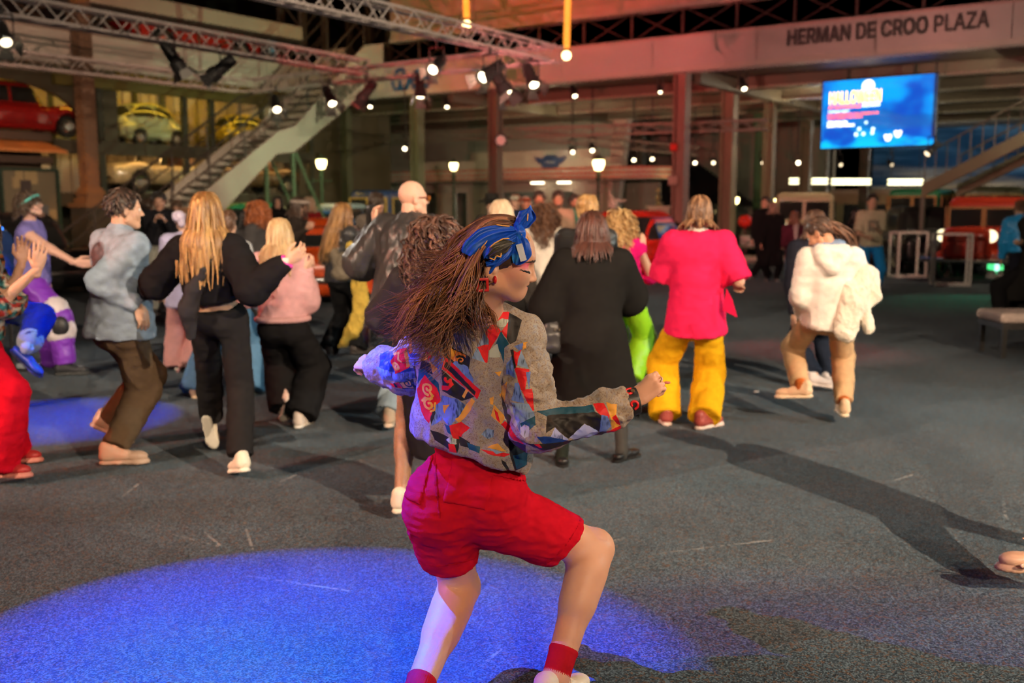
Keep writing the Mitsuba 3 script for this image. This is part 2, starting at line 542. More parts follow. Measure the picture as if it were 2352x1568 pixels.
# --- back balcony: slab, fascia of panels, lip, beams below it
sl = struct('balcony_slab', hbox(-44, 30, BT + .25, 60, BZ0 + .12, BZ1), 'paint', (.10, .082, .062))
fs = struct('balcony_fascia', hbox(BS, 22, BT + .1, BT + .25, BZ0, BZ1), 'paint', (.40, .38, .36))
s = BS + .02
while s < 20:
    put('panel', hbox(s, s + 2.46, BT, BT + .1, BZ0 + .06, BZ1), 'paint', (.60, .57, .54), fs)
    s += 2.48
put('lip', hbox(BS, 22, BT - .06, BT + .3, BZ0 - .07, BZ0 + .05), 'paint', (.62, .58, .52), fs)
put('coping', hbox(BS, 22, BT - .03, BT + .2, BZ1, BZ1 + .05), 'paint', (.55, .42, .38), fs)
for i, t in enumerate((24.2, 27.4, 30.6, 34.0, 37.6)):
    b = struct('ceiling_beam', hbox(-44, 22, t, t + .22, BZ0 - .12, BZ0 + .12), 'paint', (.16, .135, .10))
    put('flange', hbox(-44, 22, t - .08, t + .3, BZ0 - .16, BZ0 - .12), 'paint', (.42, .38, .30), b)
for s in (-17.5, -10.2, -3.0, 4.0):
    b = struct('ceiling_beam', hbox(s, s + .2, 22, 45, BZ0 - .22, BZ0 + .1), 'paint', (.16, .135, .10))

# --- side balcony
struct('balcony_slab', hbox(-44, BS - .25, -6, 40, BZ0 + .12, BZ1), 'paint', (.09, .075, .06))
fs2 = struct('balcony_fascia', hbox(BS - .25, BS - .1, -6, BT, BZ0, BZ1), 'paint', (.36, .33, .29))
t = -5.9
while t < 19:
    put('panel', hbox(BS - .1, BS, t, t + 2.68, BZ0, BZ1), 'paint', (.56, .52, .47), fs2)
    t += 2.70
put('coping', hbox(BS - .2, BS + .04, -6, BT, BZ1, BZ1 + .04), 'paint', (.40, .33, .28), fs2)
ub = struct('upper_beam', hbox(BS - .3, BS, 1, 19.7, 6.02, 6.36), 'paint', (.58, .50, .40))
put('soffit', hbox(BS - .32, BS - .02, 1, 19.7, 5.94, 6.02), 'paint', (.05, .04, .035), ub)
struct('wall_rack', hbox(-23.4, -23.2, 8, 26, 0, BZ0 + .1), 'paint', (.10, .08, .05))
struct('wall_gallery', hbox(-26, -25.8, -4, 40, BZ1, 9), 'paint', (.03, .026, .022))
struct('wall_corner', hbox(-30, -17.3, 31, 31.3, 0, BZ0 + .1), 'plaster')
struct('wall_corner', hbox(-20.0, -12.2, 38.5, 38.8, 0, BZ0 + .1), 'plaster')
struct('wall_mural', hbox(-12, 30, 44, 44.3, 0, BZ0 + .1), 'mural_print')

# --- hanging screen above the back balcony
up = struct('upper_wall', hbox(-19.0, 22, 21.4, 21.6, 6.04, 13), 'paint', (.44, .37, .30))
put('rail', hbox(-19.0, 22, 21.32, 21.64, 6.0, 6.10), 'paint', (.52, .45, .40), up)
for s in np.arange(-19.0, 20, 2.9):
    put('panel', hbox(s + .015, s + 2.885, 21.36, 21.42, 6.10, 12.9), 'paint', (.46, .39, .31), up)

# --- columns
COLS = [(-18.15, 21.45, .28, (.17, .17, .10)), (-15.6, 21.6, .28, (.15, .12, .09)), (-10.15, 21.35, .30, (.26, .15, .12)),
        (-10.478, 24.9, 2.37)[:2] + (.34, (.30, .25, .17)), (-11.113, 29.5, 2.494)[:2] + (.30, (.22, .17, .12)), (-11.669, 34.5, 2.626)[:2] + (.34, (.22, .18, .12)),
        (-12.567, 40, 2.777)[:2] + (.34, (.16, .13, .09)), (-22.842, 23.5, 2.548)[:2] + (.26, (.11, .12, .075)), (-24.786, 24, 2.304)[:2] + (.30, (.10, .16, .09)),
        (-27.702, 25, 2.358)[:2] + (.26, (.12, .15, .09)), (-27.644, 26, 2.375)[:2] + (.26, (.11, .10, .07)), (9.0, 21.5, .3, (.2, .15, .12)), (-17.298, 33, 2.371)[:2] + (.3, (.10, .085, .06)), (-10.638, 38, 2.377)[:2] + (.3, (.10, .085, .06))]
for (s, t, w, c) in COLS:
    k = struct('column', hbox(s - w / 2, s - w / 2 + .045, t - w / 2, t + w / 2, 0, BZ0), 'paint', c)
    put('web', hbox(s - w / 2 + .045, s + w / 2 - .045, t - .03, t + .03, 0, BZ0), 'paint', c, k)
    put('flange', hbox(s + w / 2 - .045, s + w / 2, t - w / 2, t + w / 2, 0, BZ0), 'paint', c, k)
    put('base_plate', hbox(s - w * .8, s + w * .8, t - w * .8, t + w * .8, 0, .04), 'paint', c, k)

# the pieces of sign that hang on the columns
for (p, t, sz, c, lab) in [((-10.242, 21.15, 2.884), 21.15, .17, (.65, .03, .02), 'small red fire sign on the pinkish column'), ((-10.246, 21.15, 2.136), 21.15, .22, (.45, .28, .24), 'small pale pictogram plate on the pinkish column'),
                              ((-25.234, 23.2, 3.008), 23.2, .42, (.62, .66, .52), 'blank pale plate hung below the staircase landing')]:
    put_key = thing('sign_plate', lab, 'sign')
    put('plate', hbox(p[0] - sz / 2, p[0] + sz / 2, t, t + .02, p[2] - sz * .45, p[2] + sz * .45), 'paint', c, put_key)
    for q_ in (-1, 1):
        put('border', hbox(p[0] - sz / 2 - .012, p[0] + sz / 2 + .012, t - .006, t + .008, p[2] + q_ * sz * .45 - .012, p[2] + q_ * sz * .45 + .012), 'paint', tuple(.6 * x for x in c), put_key)

# --- riveted column with the orange light on it
sq, tq = -20.2, (-20.2, 12.802, 3.173)[1]
k = struct('column', hbox(sq - .15, sq + .15, tq - .15, tq + .15, 1.9, 15), 'paint', (.16, .10, .065))
for z0, z1, w in ((1.52, 1.62, .34), (1.62, 1.72, .25), (1.80, 1.88, .22), (1.88, 1.94, .19), (0, 1.52, .30), (1.72, 1.80, .20)):
    put('plinth', hbox(sq - w, sq + w, tq - w, tq + w, z0, z1), 'paint', (.20, .115, .06) if z0 > 1.5 else (.07, .06, .045), k)
rv = []
for z in np.arange(2.1, 9.5, .14):
    for a in (-.10, 0, .10):
        rv.append(move(trimesh.creation.icosphere(1, .028), H(sq + .155, tq + a, z + .05 * (a == 0))))
        rv.append(move(trimesh.creation.icosphere(1, .028), H(sq + a, tq - .155, z + .05 * (a == 0))))
put('rivet', cat(rv), 'paint', (.20, .12, .07), k, kind='stuff')
spot('column_uplight', H(sq + .9, tq - .9, 5.5), H(sq, tq, 7.4), (1, .32, .04), 60, 40, 20, .4)
spot('column_footlight', H(sq + .6, tq - .7, 3.2), H(sq + .1, tq - .1, 1.6), (1, .33, .05), 6, 30, 18, .3)

# dark lattice column at the end of the upper beam
for (s, t) in ((BS - .6, 20.3), (BS - .6, 23.0)):
    k = struct('column', hbox(s - .5, s - .35, t - .5, t - .35, BZ1, 15), 'paint', (.075, .055, .042))
    for a, b in ((.35, -.5), (-.5, .35), (.35, .35)):
        put('flange', hbox(s + a, s + a + .15, t + b, t + b + .15, BZ1, 15), 'paint', (.075, .055, .042), k)
    for z in np.arange(5.4, 14.5, .9):
        put('brace', cat([bar(H(s + .42, t - .42, z), H(s + .42, t + .42, z + .9), .035, 4), bar(H(s - .42, t - .42, z + .9), H(s + .42, t - .42, z), .035, 4)]), 'paint', (.075, .055, .042), k)


# --- railings of iron: posts and crossed bars
def railing(name, label, axis, fixed, a0, a1, step, z0, z1, color):
    P = (lambda x, z: H(x, fixed, z)) if axis == 's' else (lambda x, z: H(fixed, x, z))
    key = thing(name, label, 'railing')
    put('handrail', bar(P(a0, z1), P(a1, z1), .035), 'paint', color, key)
    put('bottom_rail', bar(P(a0, z0), P(a1, z0), .025), 'paint', color, key)
    n = int(round((a1 - a0) / step))
    for i in range(n + 1):
        x = a0 + (a1 - a0) * i / n
        put('post', bar(P(x, z0 - .06), P(x, z1 + .03), .035, 6), 'paint', color, key)
        if i < n:
            y = x + (a1 - a0) / n
            put('crossed_bar', cat([bar(P(x, z0), P(y, z1), .016, 4), bar(P(y, z0), P(x, z1), .016, 4), bar(P((x + y) / 2, z0), P((x + y) / 2, z0 + .02), .05, 6)]), 'paint', color, key)
    return key


railing('iron_railing', 'dark iron railing of crossed bars above the plaza fascia', 's', BT + .35, -19.3, 14.5, 1.30, BZ1 + .06, 6.02, (.085, .055, .045))
railing('iron_railing', 'dark iron railing along the side balcony behind the truss', 't', BS - .3, 6.0, 20.0, 1.75, BZ1 + .06, 6.0, (.11, .06, .03))

# --- lettering and emblems on the fascia
p = (-7.635, 21.05, 4.835)
w0 = (-3.723, 21.05, 4.674)[0] - p[0]
tm = text_mesh('HERMAN DE CROO PLAZA', .30, .03, bold=True)
tv = np.array(tm.vertices)
tv[:, 0] *= w0 / tv[:, 0].max()
tv = np.stack([tv[:, 0] + p[0], BT - .002 - tv[:, 2], tv[:, 1] + 4.90], 1) @ HALL.T
k = thing('wall_lettering', 'dark letters HERMAN DE CROO PLAZA on the white fascia', 'lettering')
put('letter', (tv, np.array(tm.faces)), 'paint', (.035, .03, .03), k)
for (c, inner) in (((-18.363, 21.05, 4.909), 'W'), ((-17.671, 21.05, 4.862), '')):
    k = thing('round_emblem', 'round blue emblem with a white W on the fascia' if inner else 'round blue emblem beside the spotlight on the fascia', 'sign')
    a = np.linspace(0, 2 * math.pi, 40, endpoint=False)
    m = prism(np.stack([.34 * np.cos(a), .34 * np.sin(a)], 1), .02)
    put('disc', (np.stack([m[0][:, 0] + c[0], BT - .002 - m[0][:, 2], m[0][:, 1] + c[2]], 1) @ HALL.T, m[1]), 'paint', (.015, .12, .30), k)
    if inner:
        tm = text_mesh('W', .40, .01, bold=True)
        v = np.array(tm.vertices)
        v[:, 0] -= v[:, 0].mean()
        put('letter', (np.stack([v[:, 0] * 1.15 + c[0], BT - .024 - v[:, 2], v[:, 1] - .16 + c[2]], 1) @ HALL.T, np.array(tm.faces)), 'paint', (.62, .52, .48), k)
    else:
        put('stripe', hbox(c[0] - .26, c[0] + .26, BT - .034, BT - .022, c[2] - .05, c[2] + .0), 'paint', (.62, .52, .48), k)


# --- lighting trusses
def truss(label, a, b, size, bay, color):
    a, b = np.asarray(a, float), np.asarray(b, float)
    d = unit(b - a)
    sx = unit(np.cross(d, [0, 0, 1])) * size / 2
    upz = np.array([0, 0, size / 2])
    key = thing('truss', label, 'truss')
    off = [sx + upz, -sx + upz, sx - upz, -sx - upz]
    for o in off:
        put('chord', bar(a + o, b + o, .026, 6), 'paint', color, key)
    n = max(2, int(round(np.linalg.norm(b - a) / bay)))
    for i in range(n):
        p0, p1 = a + (b - a) * i / n, a + (b - a) * (i + 1) / n
        pm = (p0 + p1) / 2
        put('brace', cat([bar(p0 + off[0], pm + off[2], .012, 4), bar(pm + off[2], p1 + off[0], .012, 4), bar(p0 + off[1], pm + off[3], .012, 4), bar(pm + off[3], p1 + off[1], .012, 4),
                          bar(p0 + off[0], pm + off[1], .012, 4), bar(pm + off[3], p1 + off[2], .012, 4)]), 'paint', color, key)
    return key


TZ = 4.32
ALU = (.62, .56, .54)
truss('aluminium lighting truss crossing high past the upper red car', H(-13.9, 5.5, TZ), H(-14.3, 15.3, TZ), .27, .55, ALU)
truss('aluminium lighting truss running to the corner above the pink lit fascia', H(-10.1, 7.5, TZ), H(-10.2, 15.6, TZ), .27, .55, ALU)
truss('aluminium lighting truss in front of the yellow lit rack', H(-18.8, 8.5, TZ), H(-18.8, 15.9, TZ), .27, .55, ALU)
truss('aluminium lighting truss spanning past the staircase and the round emblems', H(-18.7, 16.05, TZ), H(-10.0, 15.85, TZ), .27, .55, ALU)
p0, p1, p2 = (-24.237, 26, 3.796), (-15.224, 24.5, 3.661), (-16.11, 24.5, 3.549)
truss('dim truss below the balcony behind the bright white lamp', H(*p0), H(*p1), .24, .6, (.34, .31, .27))
truss('dim truss slanting down to the pinkish column', H(*p2), H(*(-13.256, 29, 3.211)), .24, .6, (.34, .31, .27))
truss('dim level truss below the balcony behind the columns', H(*(-15.986, 23, 3.532)), H(*(-8.759, 23, 3.445)), .22, .6, (.34, .31, .27))


# --- spotlights
def spotlight(label, pos, aim, size=.42, color=(.02, .02, .02), lit=(1, .78, .48), glow=9.0, doors=True, hang=.28, group=None, rod=None):
    """A can with a yoke, a lens and barn doors, hung at pos and pointed along aim."""
    key = thing('spotlight', label, 'spotlight', group)
    d = unit(aim)
    F = frame(d, (d[1], -d[0], .01) if abs(d[2]) < .99 else (1, 0, 0))
    r, L = size * .25, size
    can = lathe([(0, -L * .55), (r * .7, -L * .55), (r * .8, -L * .40), (r * .8, L * .1), (r, L * .16), (r, L * .45), (r * .93, L * .45), (r * .85, L * .40)], 18)
    put('can', move(can, pos, F), 'paint', color, key)
    lens = lathe([(0, L * .42), (r * .4, L * .415), (r * .68, L * .39)], 16)
    lens = (lens[0], lens[1][:, ::-1])
    lv, lf = move(lens, pos, F)
    nn = np.cross(lv[lf[:, 1]] - lv[lf[:, 0]], lv[lf[:, 2]] - lv[lf[:, 0]]).sum(0)
    if nn @ d < 0:
        lf = lf[:, ::-1]
    put('lens', (lv, lf), 'paint', (.6, .6, .6), key, emitter={'type': 'area', 'radiance': rgb(np.array(lit) * glow), 'sampling_weight': 0.02})
    x = F[:, 0]
    put('yoke', cat([bar(pos + x * r * 1.15, pos + x * r * 1.15 + np.array([0, 0, hang]), .012, 5), bar(pos - x * r * 1.15, pos - x * r * 1.15 + np.array([0, 0, hang]), .012, 5),
                     bar(pos + x * r * 1.15 + np.array([0, 0, hang]), pos - x * r * 1.15 + np.array([0, 0, hang]), .012, 5), bar(pos + np.array([0, 0, hang]), pos + np.array([0, 0, hang + .12 if rod is None else max(rod - pos[2], hang + .05)]), .02, 6)]), 'paint', color, key)
    if doors:
        for a in range(4):
            u = F[:, 0] * math.cos(a * math.pi / 2) + F[:, 1] * math.sin(a * math.pi / 2)
            w = np.cross(d, u)
            o = pos + d * L * .45 + u * r
            e = o + d * r * 1.1 + u * r * .55
            q = np.array([o + w * r * .6, o - w * r * .6, e - w * r * .95, e + w * r * .95])
            q = np.vstack([q, q + u * .006])
            put('barn_door', (q, np.array([[0, 1, 2], [0, 2, 3], [4, 6, 5], [4, 7, 6], [0, 4, 5], [0, 5, 1], [2, 6, 7], [2, 7, 3], [1, 5, 6], [1, 6, 2], [3, 7, 4], [3, 4, 0]])), 'paint', (.03, .03, .03) if a else (.35, .34, .32), key)
    return key


LX, LY = CA, SA
SPOTS = [  # pixel of the photograph's lamp, distance, where it points, size, glow, label
    ((-5.485, 16.6, 3.941), (.5, .3, -1), .50, .6, 'black spotlight hanging near the upper red car, white barn door'),
    ((-4.952, 17.4, 3.868), (-.8, -.2, -.7), .52, .1, 'unlit black spotlight with big doors left of the staircase top'),
    ((-5.166, 22.3, 3.752), (.3, -.8, -.7), .50, 6, 'black spotlight beside the staircase handrail'),
    ((-3.846, 21.5, 3.826), (.5, -.7, -.9), .50, 9, 'bright black spotlight in front of the staircase letters'),
    ((-2.922, 20.5, 3.816), (-.6, -.2, -.8), .48, .1, 'unlit black spotlight left of the blue W emblem'),
    ((-1.827, 20.3, 3.878), (.1, -.6, -1), .50, 9, 'black spotlight covering the second round emblem'),
    ((-1.25, 17.0, 3.871), (-.3, -.8, -.5), .46, 9, 'spotlight with white door above the second round emblem'),
    ((-0.353, 16.6, 3.708), (-.6, -.7, -.5), .52, 9, 'large bright spotlight left of the truss corner'),
    ((-0.188, 17.0, 3.59), (.5, -.3, -.9), .54, 6, 'black spotlight crossed behind the large bright one at the truss corner'),
    ((0.341, 18.2, 3.822), (.3, -.7, -.8), .50, 8, 'black spotlight hung at the truss corner end'),
    ((-4.167, 30.0, 4.527), (0, -.7, -.8), .34, 9, 'small lit spotlight below the fascia left of the emblem column'),
    ((-1.795, 28.0, 4.33), (.1, -.7, -.8), .34, 7, 'small lit spotlight right of the emblem column'),
    ((-0.277, 27.0, 4.345), (.1, -.7, -.9), .32, 6, 'small spotlight below the crossed pair at the truss corner'),
    ((1.575, 26.0, 4.416), (.2, -.7, -.8), .36, 8, 'small lit spotlight under the fascia between truss corner and pinkish column'),
    ((3.48, 24.0, 4.267), (0, -.7, -.8), .26, 6, 'tiny spotlight just left of the pinkish column head'),
    ((5.251, 23.2, 4.274), (.1, -.7, -.8), .34, 9, 'lit spotlight under the fascia below the first plaza letters'),
    ((9.243, 22.3, 2.786), (-.8, -.3, -.7), .40, 2, 'spotlight below the screen corner'),
    ((-6.924, 14.0, 3.871), (.4, -.5, -.6), .44, 4, 'spotlight at the left end of the long truss'),
    ((-2.832, 27.0, 3.109), (-.1, -.8, -.4), .34, 8, 'warm spotlight left of the bright white lamp'),
    ((1.674, 28.0, 3.071), (0, -.8, -.4), .34, 6, 'spotlight above the white roof block'),
    ((2.175, 27.5, 3.103), (0, -.8, -.5), .36, 6, 'spotlight above the big street lantern'),
    ((3.423, 28.5, 2.893), (0, -.8, -.5), .34, 6, 'spotlight left of the red fire sign, lower of two'),
    ((3.938, 28.5, 2.917), (0, -.8, -.5), .34, 5, 'spotlight nearest the red fire sign'),
    ((5.413, 30.0, 2.86), (0, -.8, -.4), .32, 7, 'spotlight in front of the mural right of the pinkish column'),
    ((5.969, 30.0, 2.86), (-.1, -.8, -.4), .32, 4, 'spotlight in front of the mural beside the pale green column'),
    ((7.69, 31.0, 2.903), (-.1, -.8, -.4), .32, 4, 'spotlight in front of the green pillar'),
    ((8.759, 31.0, 2.863), (-.1, -.8, -.1), .36, 9, 'bright spotlight left of the screen in front of the mural'),
    ((10.366, 32.0, 2.877), (.1, -.8, -.4), .32, 2, 'dim spotlight below the left half of the screen'),
    ((11.979, 32.0, 2.877), (.1, -.8, -.4), .32, 1, 'dim spotlight below the right half of the screen'),
]
for (p, aim, size, glow, lab) in SPOTS:
    spotlight(lab, np.array(p), aim, size, glow=glow, doors=size > .40, rod=BZ0 + .14 if p[1] > 21.9 and 'staircase' not in lab else None)

# the lamp that shines straight at the dancers
k = thing('floodlight', 'dazzling cold white floodlight in front of the grey column', 'floodlight')
p = np.array((-0.29, 26.0, 3.217))
put('housing', move(lathe([(0, .16), (.12, .16), (.16, .02), (.16, -.03), (.13, -.03)], 20), p + [0, .03, 0], frame((0, 1, 0), (1, 0, 0))), 'paint', BLACK, k)
put('lens', (lambda m: (m[0], m[1]))(move((lambda q: (q[0], q[1][:, ::-1]))(lathe([(0, 0), (.06, 0), (.128, 0)], 20)), p, frame((0, 1, 0), (1, 0, 0)))), 'paint', (.8, .8, .8), k,
    emitter={'type': 'area', 'radiance': rgb((18, 22, 23)), 'sampling_weight': .05})
put('yoke', bar(p + [0, .1, .05], p + [0, .1, 1.1], .015), 'paint', BLACK, k)

# --- pendant tubes above the balcony
for (a, b, lab) in (((-1.066, 23.5, 6.763), (-1.033, 23.5, 5.79), 'amber ribbed tube lamp hanging before the upper wall, nearer the emblems'), ((1.201, 22.0, 6.432), (1.167, 22.0, 4.89), 'amber ribbed tube lamp hanging down to the fascia edge')):
    a, b = np.array(a), np.array(b)
    k = thing('tube_lamp', lab, 'lamp')
    n = 40
    path = np.linspace(a, b, n)
    put('tube', tube(path, .055 + .03 * (np.arange(n) % 2), 10), 'paint', (.8, .5, .2), k, emitter={'type': 'area', 'radiance': rgb((1.15, .36, .03)), 'sampling_weight': .05})
    put('lamp_head', move(trimesh.creation.icosphere(2, .10), b - [0, 0, .14]), 'paint', (.9, .8, .6), k, emitter={'type': 'area', 'radiance': rgb((6, 4.2, 1.6)), 'sampling_weight': .03})
    put('cap', bar(b - [0, 0, .05], b, .075, 10), 'paint', IRON, k)

# --- the staircase up to the balconies
k = thing('staircase', 'white sided staircase with AUTOWORLD letters rising to the balconies', 'staircase')
SS = -18.0
line = [(-18.0, 14.281, 1.957)[1:], (-18.0, 16.295, 3.289)[1:], (-18.0, 16.787, 3.42)[1:], (-18.0, 19.265, 5.593)[1:], (-18.0, 19.954, 5.724)[1:], (-18.0, 19.937, 5.062)[1:]]
low = [(-18.0, 19.932, 4.863)[1:], (-18.0, 16.763, 2.81)[1:], (-18.0, 16.219, 2.747)[1:], (-18.0, 14.534, 1.379)[1:]]
prof = line + low
z0 = min(p[1] for p in prof)
slope = (line[1][1] - line[0][1]) / (line[1][0] - line[0][0])
foot = [(low[-1][0] - low[-1][1] / slope, 0.0), (line[0][0] - line[0][1] / slope, 0.0)]
prof = prof + foot
for s_ in (SS, SS - 1.35):
    m = prism(prof, .05)
    put('side_panel', (np.stack([s_ - m[0][:, 2], m[0][:, 0], m[0][:, 1]], 1) @ HALL.T, m[1]), 'paint', (.60, .58, .50), k)
t_, z_ = foot[1][0] + .25, .18
tt = [foot[1], line[0], line[1], line[2], line[3]]
while t_ < line[3][0]:
    z_ = np.interp(t_, [q[0] for q in tt], [q[1] for q in tt]) - .22
    if z_ > .02:
        put('tread', hbox(SS - 1.34, SS - .04, t_, t_ + .27, z_ - .04, z_), 'paint', (.13, .11, .09), k)
    t_ += .24
for s_ in (SS - .03, SS - 1.32):
    pts = [H(s_, q[0], q[1] + (.85 if s_ < SS - 1 else .75)) for q in (foot[1], line[1], line[2], line[3])]
    put('handrail', cat([bar(a, b, .026) for a, b in zip(pts, pts[1:])]), 'paint', (.05, .04, .035), k)
    lowr = [p - [0, 0, .35] for p in pts]
    put('midrail', cat([bar(a, b, .016) for a, b in zip(lowr, lowr[1:])]), 'paint', (.05, .04, .035), k)
    for i in range(9):
        t_ = foot[1][0] + (line[3][0] - foot[1][0]) * i / 8
        z_ = np.interp(t_, [q[0] for q in tt], [q[1] for q in tt])
        put('post', bar(H(s_, t_, z_ - .1), H(s_, t_, z_ + .76), .022), 'paint', (.05, .04, .035), k)
tm = text_mesh('AUTOWORLD', .46, .02, bold=True)
tv = np.array(tm.vertices)
a, b = (-18.0, 17.487, 3.691), (-18.0, 19.357, 4.913)
L = math.hypot(b[1] - a[1], b[2] - a[2])
dx = np.array([(b[1] - a[1]) / L, (b[2] - a[2]) / L])
tv[:, 0] *= L / tv[:, 0].max()
tv[:, 1] *= 1.0
t2 = a[1] + tv[:, 0] * dx[0] - tv[:, 1] * .05
z2 = a[2] - .13 + tv[:, 0] * dx[1] + tv[:, 1]
put('letter', (np.stack([SS + .003 + tv[:, 2], t2, z2], 1) @ HALL.T, np.array(tm.faces)), 'paint', (.07, .065, .05), k)
for s_ in (SS - .2, SS - 1.15):
    put('strut', cat([bar(H(s_, line[2][0] + .1, 0), H(s_, line[2][0] + .1, line[2][1] - .3), .06, 4), bar(H(s_, line[2][0] + 1.8, 0), H(s_, line[2][0] + .2, line[2][1] - .6), .045, 4)]), 'paint', (.09, .14, .08), k)

# --- shelf rack of cars under the side balcony
k = thing('car_rack', 'dark steel rack holding old cars before lit boards', 'rack')
RS = -21.0
for t in ((-21.0, 13.668, 3.258)[1], (-21.0, 15.98, 3.395)[1], (-21.0, 16.8, 3.443)[1], 20.2):
    for s_ in (RS, -23.0):
        put('post', hbox(s_ - .09, s_ + .02, t - .07, t + .07, 0, 4.5), 'paint', (.035, .04, .03), k)
for z in (3.02, 1.85):
    put('shelf_edge', hbox(RS - .02, RS + .04, 12.5, 20.3, z - .30, z), 'paint', (.05, .045, .03), k)
    put('shelf', hbox(-23.1, RS + .03, 12.9, 20.3, z - .12, z), 'paint', (.05, .045, .03), k)
put('top_beam', hbox(RS - .1, RS + .05, 12.6, 20.4, 4.20, 4.5), 'paint', (.10, .09, .02), k)
rng = random.Random(5)
bd = struct('wall_boards', hbox(-23.2, -23.12, 12.5, 21, 1.5, BZ0), 'paint', (.10, .075, .03))
for zz in ((1.88, 2.86), (3.04, 4.55)):
    t = 12.6
    while t < 20.8:
        w = .23 + .05 * rng.random()
        put('board', hbox(-23.12, -23.06 + .03 * rng.random(), t, t + w - .03, zz[0], zz[1] - .05 * rng.random()), 'board', None, bd)
        t += w
for z, cc, e in ((4.40, (1, .58, .04), 26.0), (2.84, (1, .56, .18), 14.0)):
    f_ = thing('tube_light', 'yellow strip light along the top of the upper rack bay' if z > 4 else 'warm strip light along the top of the lower rack bay', 'lamp')
    put('tube', bar(H(RS - .30, 13.1, z), H(RS - .30, 20.1, z), .03, 8), 'paint', (.9, .8, .4), f_, emitter={'type': 'area', 'radiance': rgb(np.array(cc) * e), 'sampling_weight': .8})
    put('batten', hbox(RS - .36, RS - .22, 13.1, 20.1, z + .03, z + .06), 'paint', (.25, .2, .06), f_)

# --- kiosk front under the far red coupe
k = thing('kiosk', 'dark shop front with an orange lit awning below the red coupe', 'kiosk')
KS = -20.9
put('body', hbox(KS - 1.2, KS - .12, 7.0, 12.2, 0, 2.75), 'paint', (.05, .035, .022), k)
put('awning', cat([(np.array([[KS - .15, 7, 2.95], [KS - .15, 12.3, 2.95], [KS + .75, 12.3, 2.72], [KS + .75, 7, 2.72], [KS - .15, 7, 2.89], [KS - .15, 12.3, 2.89], [KS + .75, 12.3, 2.66], [KS + .75, 7, 2.66]]) @ HALL.T,
                    np.array([[0, 1, 2], [0, 2, 3], [4, 6, 5], [4, 7, 6], [0, 4, 5], [0, 5, 1], [2, 6, 7], [2, 7, 3], [1, 5, 6], [1, 6, 2], [3, 7, 4], [3, 4, 0]]))]), 'paint', (.50, .20, .06), k)
put('cornice', hbox(KS - .15, KS + .35, 7, 12.2, 2.45, 2.60), 'paint', (.06, .04, .03), k)
t0_, t1_ = (-20.9, 11.28, 2.214)[1], (-20.9, 12.485, 2.244)[1]
put('window_frame', cat([hbox(KS - .12, KS - .02, t0_ - .06, t0_, .9, 2.35), hbox(KS - .12, KS - .02, t1_, t1_ + .06, .9, 2.35), hbox(KS - .12, KS - .02, t0_, t1_, 2.30, 2.36), hbox(KS - .12, KS - .02, t0_, t1_, .86, .92)]), 'paint', (.02, .05, .035), k)
put('backboard', hbox(KS - .13, KS - .10, t0_, t1_, .92, 2.3), 'paint', (.17, .15, .10), k)
rng = random.Random(8)
for i in range(9):
    t = t0_ + .12 + (t1_ - t0_ - .4) * rng.random()
    z = 1.2 + .9 * rng.random()
    w, h_ = .14 + .2 * rng.random(), .14 + .22 * rng.random()
    put('poster', hbox(KS - .10, KS - .085 + .002 * i, t, t + w, z, z + h_), 'paint', rng.choice([(.35, .28, .15), (.06, .05, .05), (.40, .38, .32), (.20, .10, .04), (.12, .14, .16)]), k)
spot('kiosk_lamp', H(-20.5, 9.8, 3.9), H(-20.6, 10.6, 2.7), (1, .33, .06), 5, 60, 40, .3)
# arch behind the red coupe
a = np.linspace(0, math.pi, 24)
w_ = 2.3
cx = (-21.2, 11.62, 3.145)[1] - .6
arch = [(cx + w_ * math.cos(q), 3.0 + 1.25 * math.sin(q) ** .6) for q in a]
outer = [(cx - 3.2, 3.0), (cx - 3.2, 4.6), (cx + 3.2, 4.6), (cx + 3.2, 3.0)]
from shapely.geometry import Polygon
poly = Polygon([(cx - 3.2, 3.0), (cx - 3.2, 4.62), (cx + 3.2, 4.62), (cx + 3.2, 3.0)]).difference(Polygon(arch + [(cx - w_, 2.9), (cx + w_, 2.9)]))
m = prism(poly, .12)
ar = struct('wall_arch', (np.stack([-21.15 - m[0][:, 2], m[0][:, 0], m[0][:, 1]], 1) @ HALL.T, m[1]), 'paint', (.06, .055, .035))
struct('wall_arch_back', hbox(-23.1, -23.0, cx - 3.2, cx + 3.0, 3.0, 4.6), 'paint', (.50, .42, .26))
bulb('arch_lamp', H(-21.5, cx - 1.0, 4.3), (1, .62, .30), 1.1, .3)
ps = thing('display_shelf', 'dark shelf carrying the red coupe above the awning', 'shelf')
put('deck', hbox(-23.1, -20.95, cx - 3.2, 12.4, 2.98, 3.08), 'paint', (.05, .04, .03), ps)
put('edge', hbox(-20.97, -20.90, cx - 3.2, 12.4, 2.95, 3.12), 'paint', (.07, .05, .04), ps)

# --- the screen
k = thing('video_screen', 'large blue video screen with HALLOWEEN lettering hung under the balcony', 'screen')
q = [np.array((7.356, 24.2, 4.38)), np.array((9.376, 22.6, 4.327)), np.array((9.405, 22.6, 2.822)), np.array((7.377, 24.2, 2.91))]
ex = q[1] - q[0]
ex[2] = 0
W_ = np.linalg.norm(ex)
ex = unit(ex)
nz = np.cross(ex, [0, 0, 1])
Hh = 1.545
org = np.array([q[3][0], q[3][1], q[3][2]])


def on_screen(x, y, d=0.0):
    return org + ex * np.asarray(x)[..., None] * W_ + np.array([0, 0, 1.0]) * np.asarray(y)[..., None] * Hh + nz * np.asarray(d)[..., None] * 1.0


SCR_O, SCR_X = org, ex


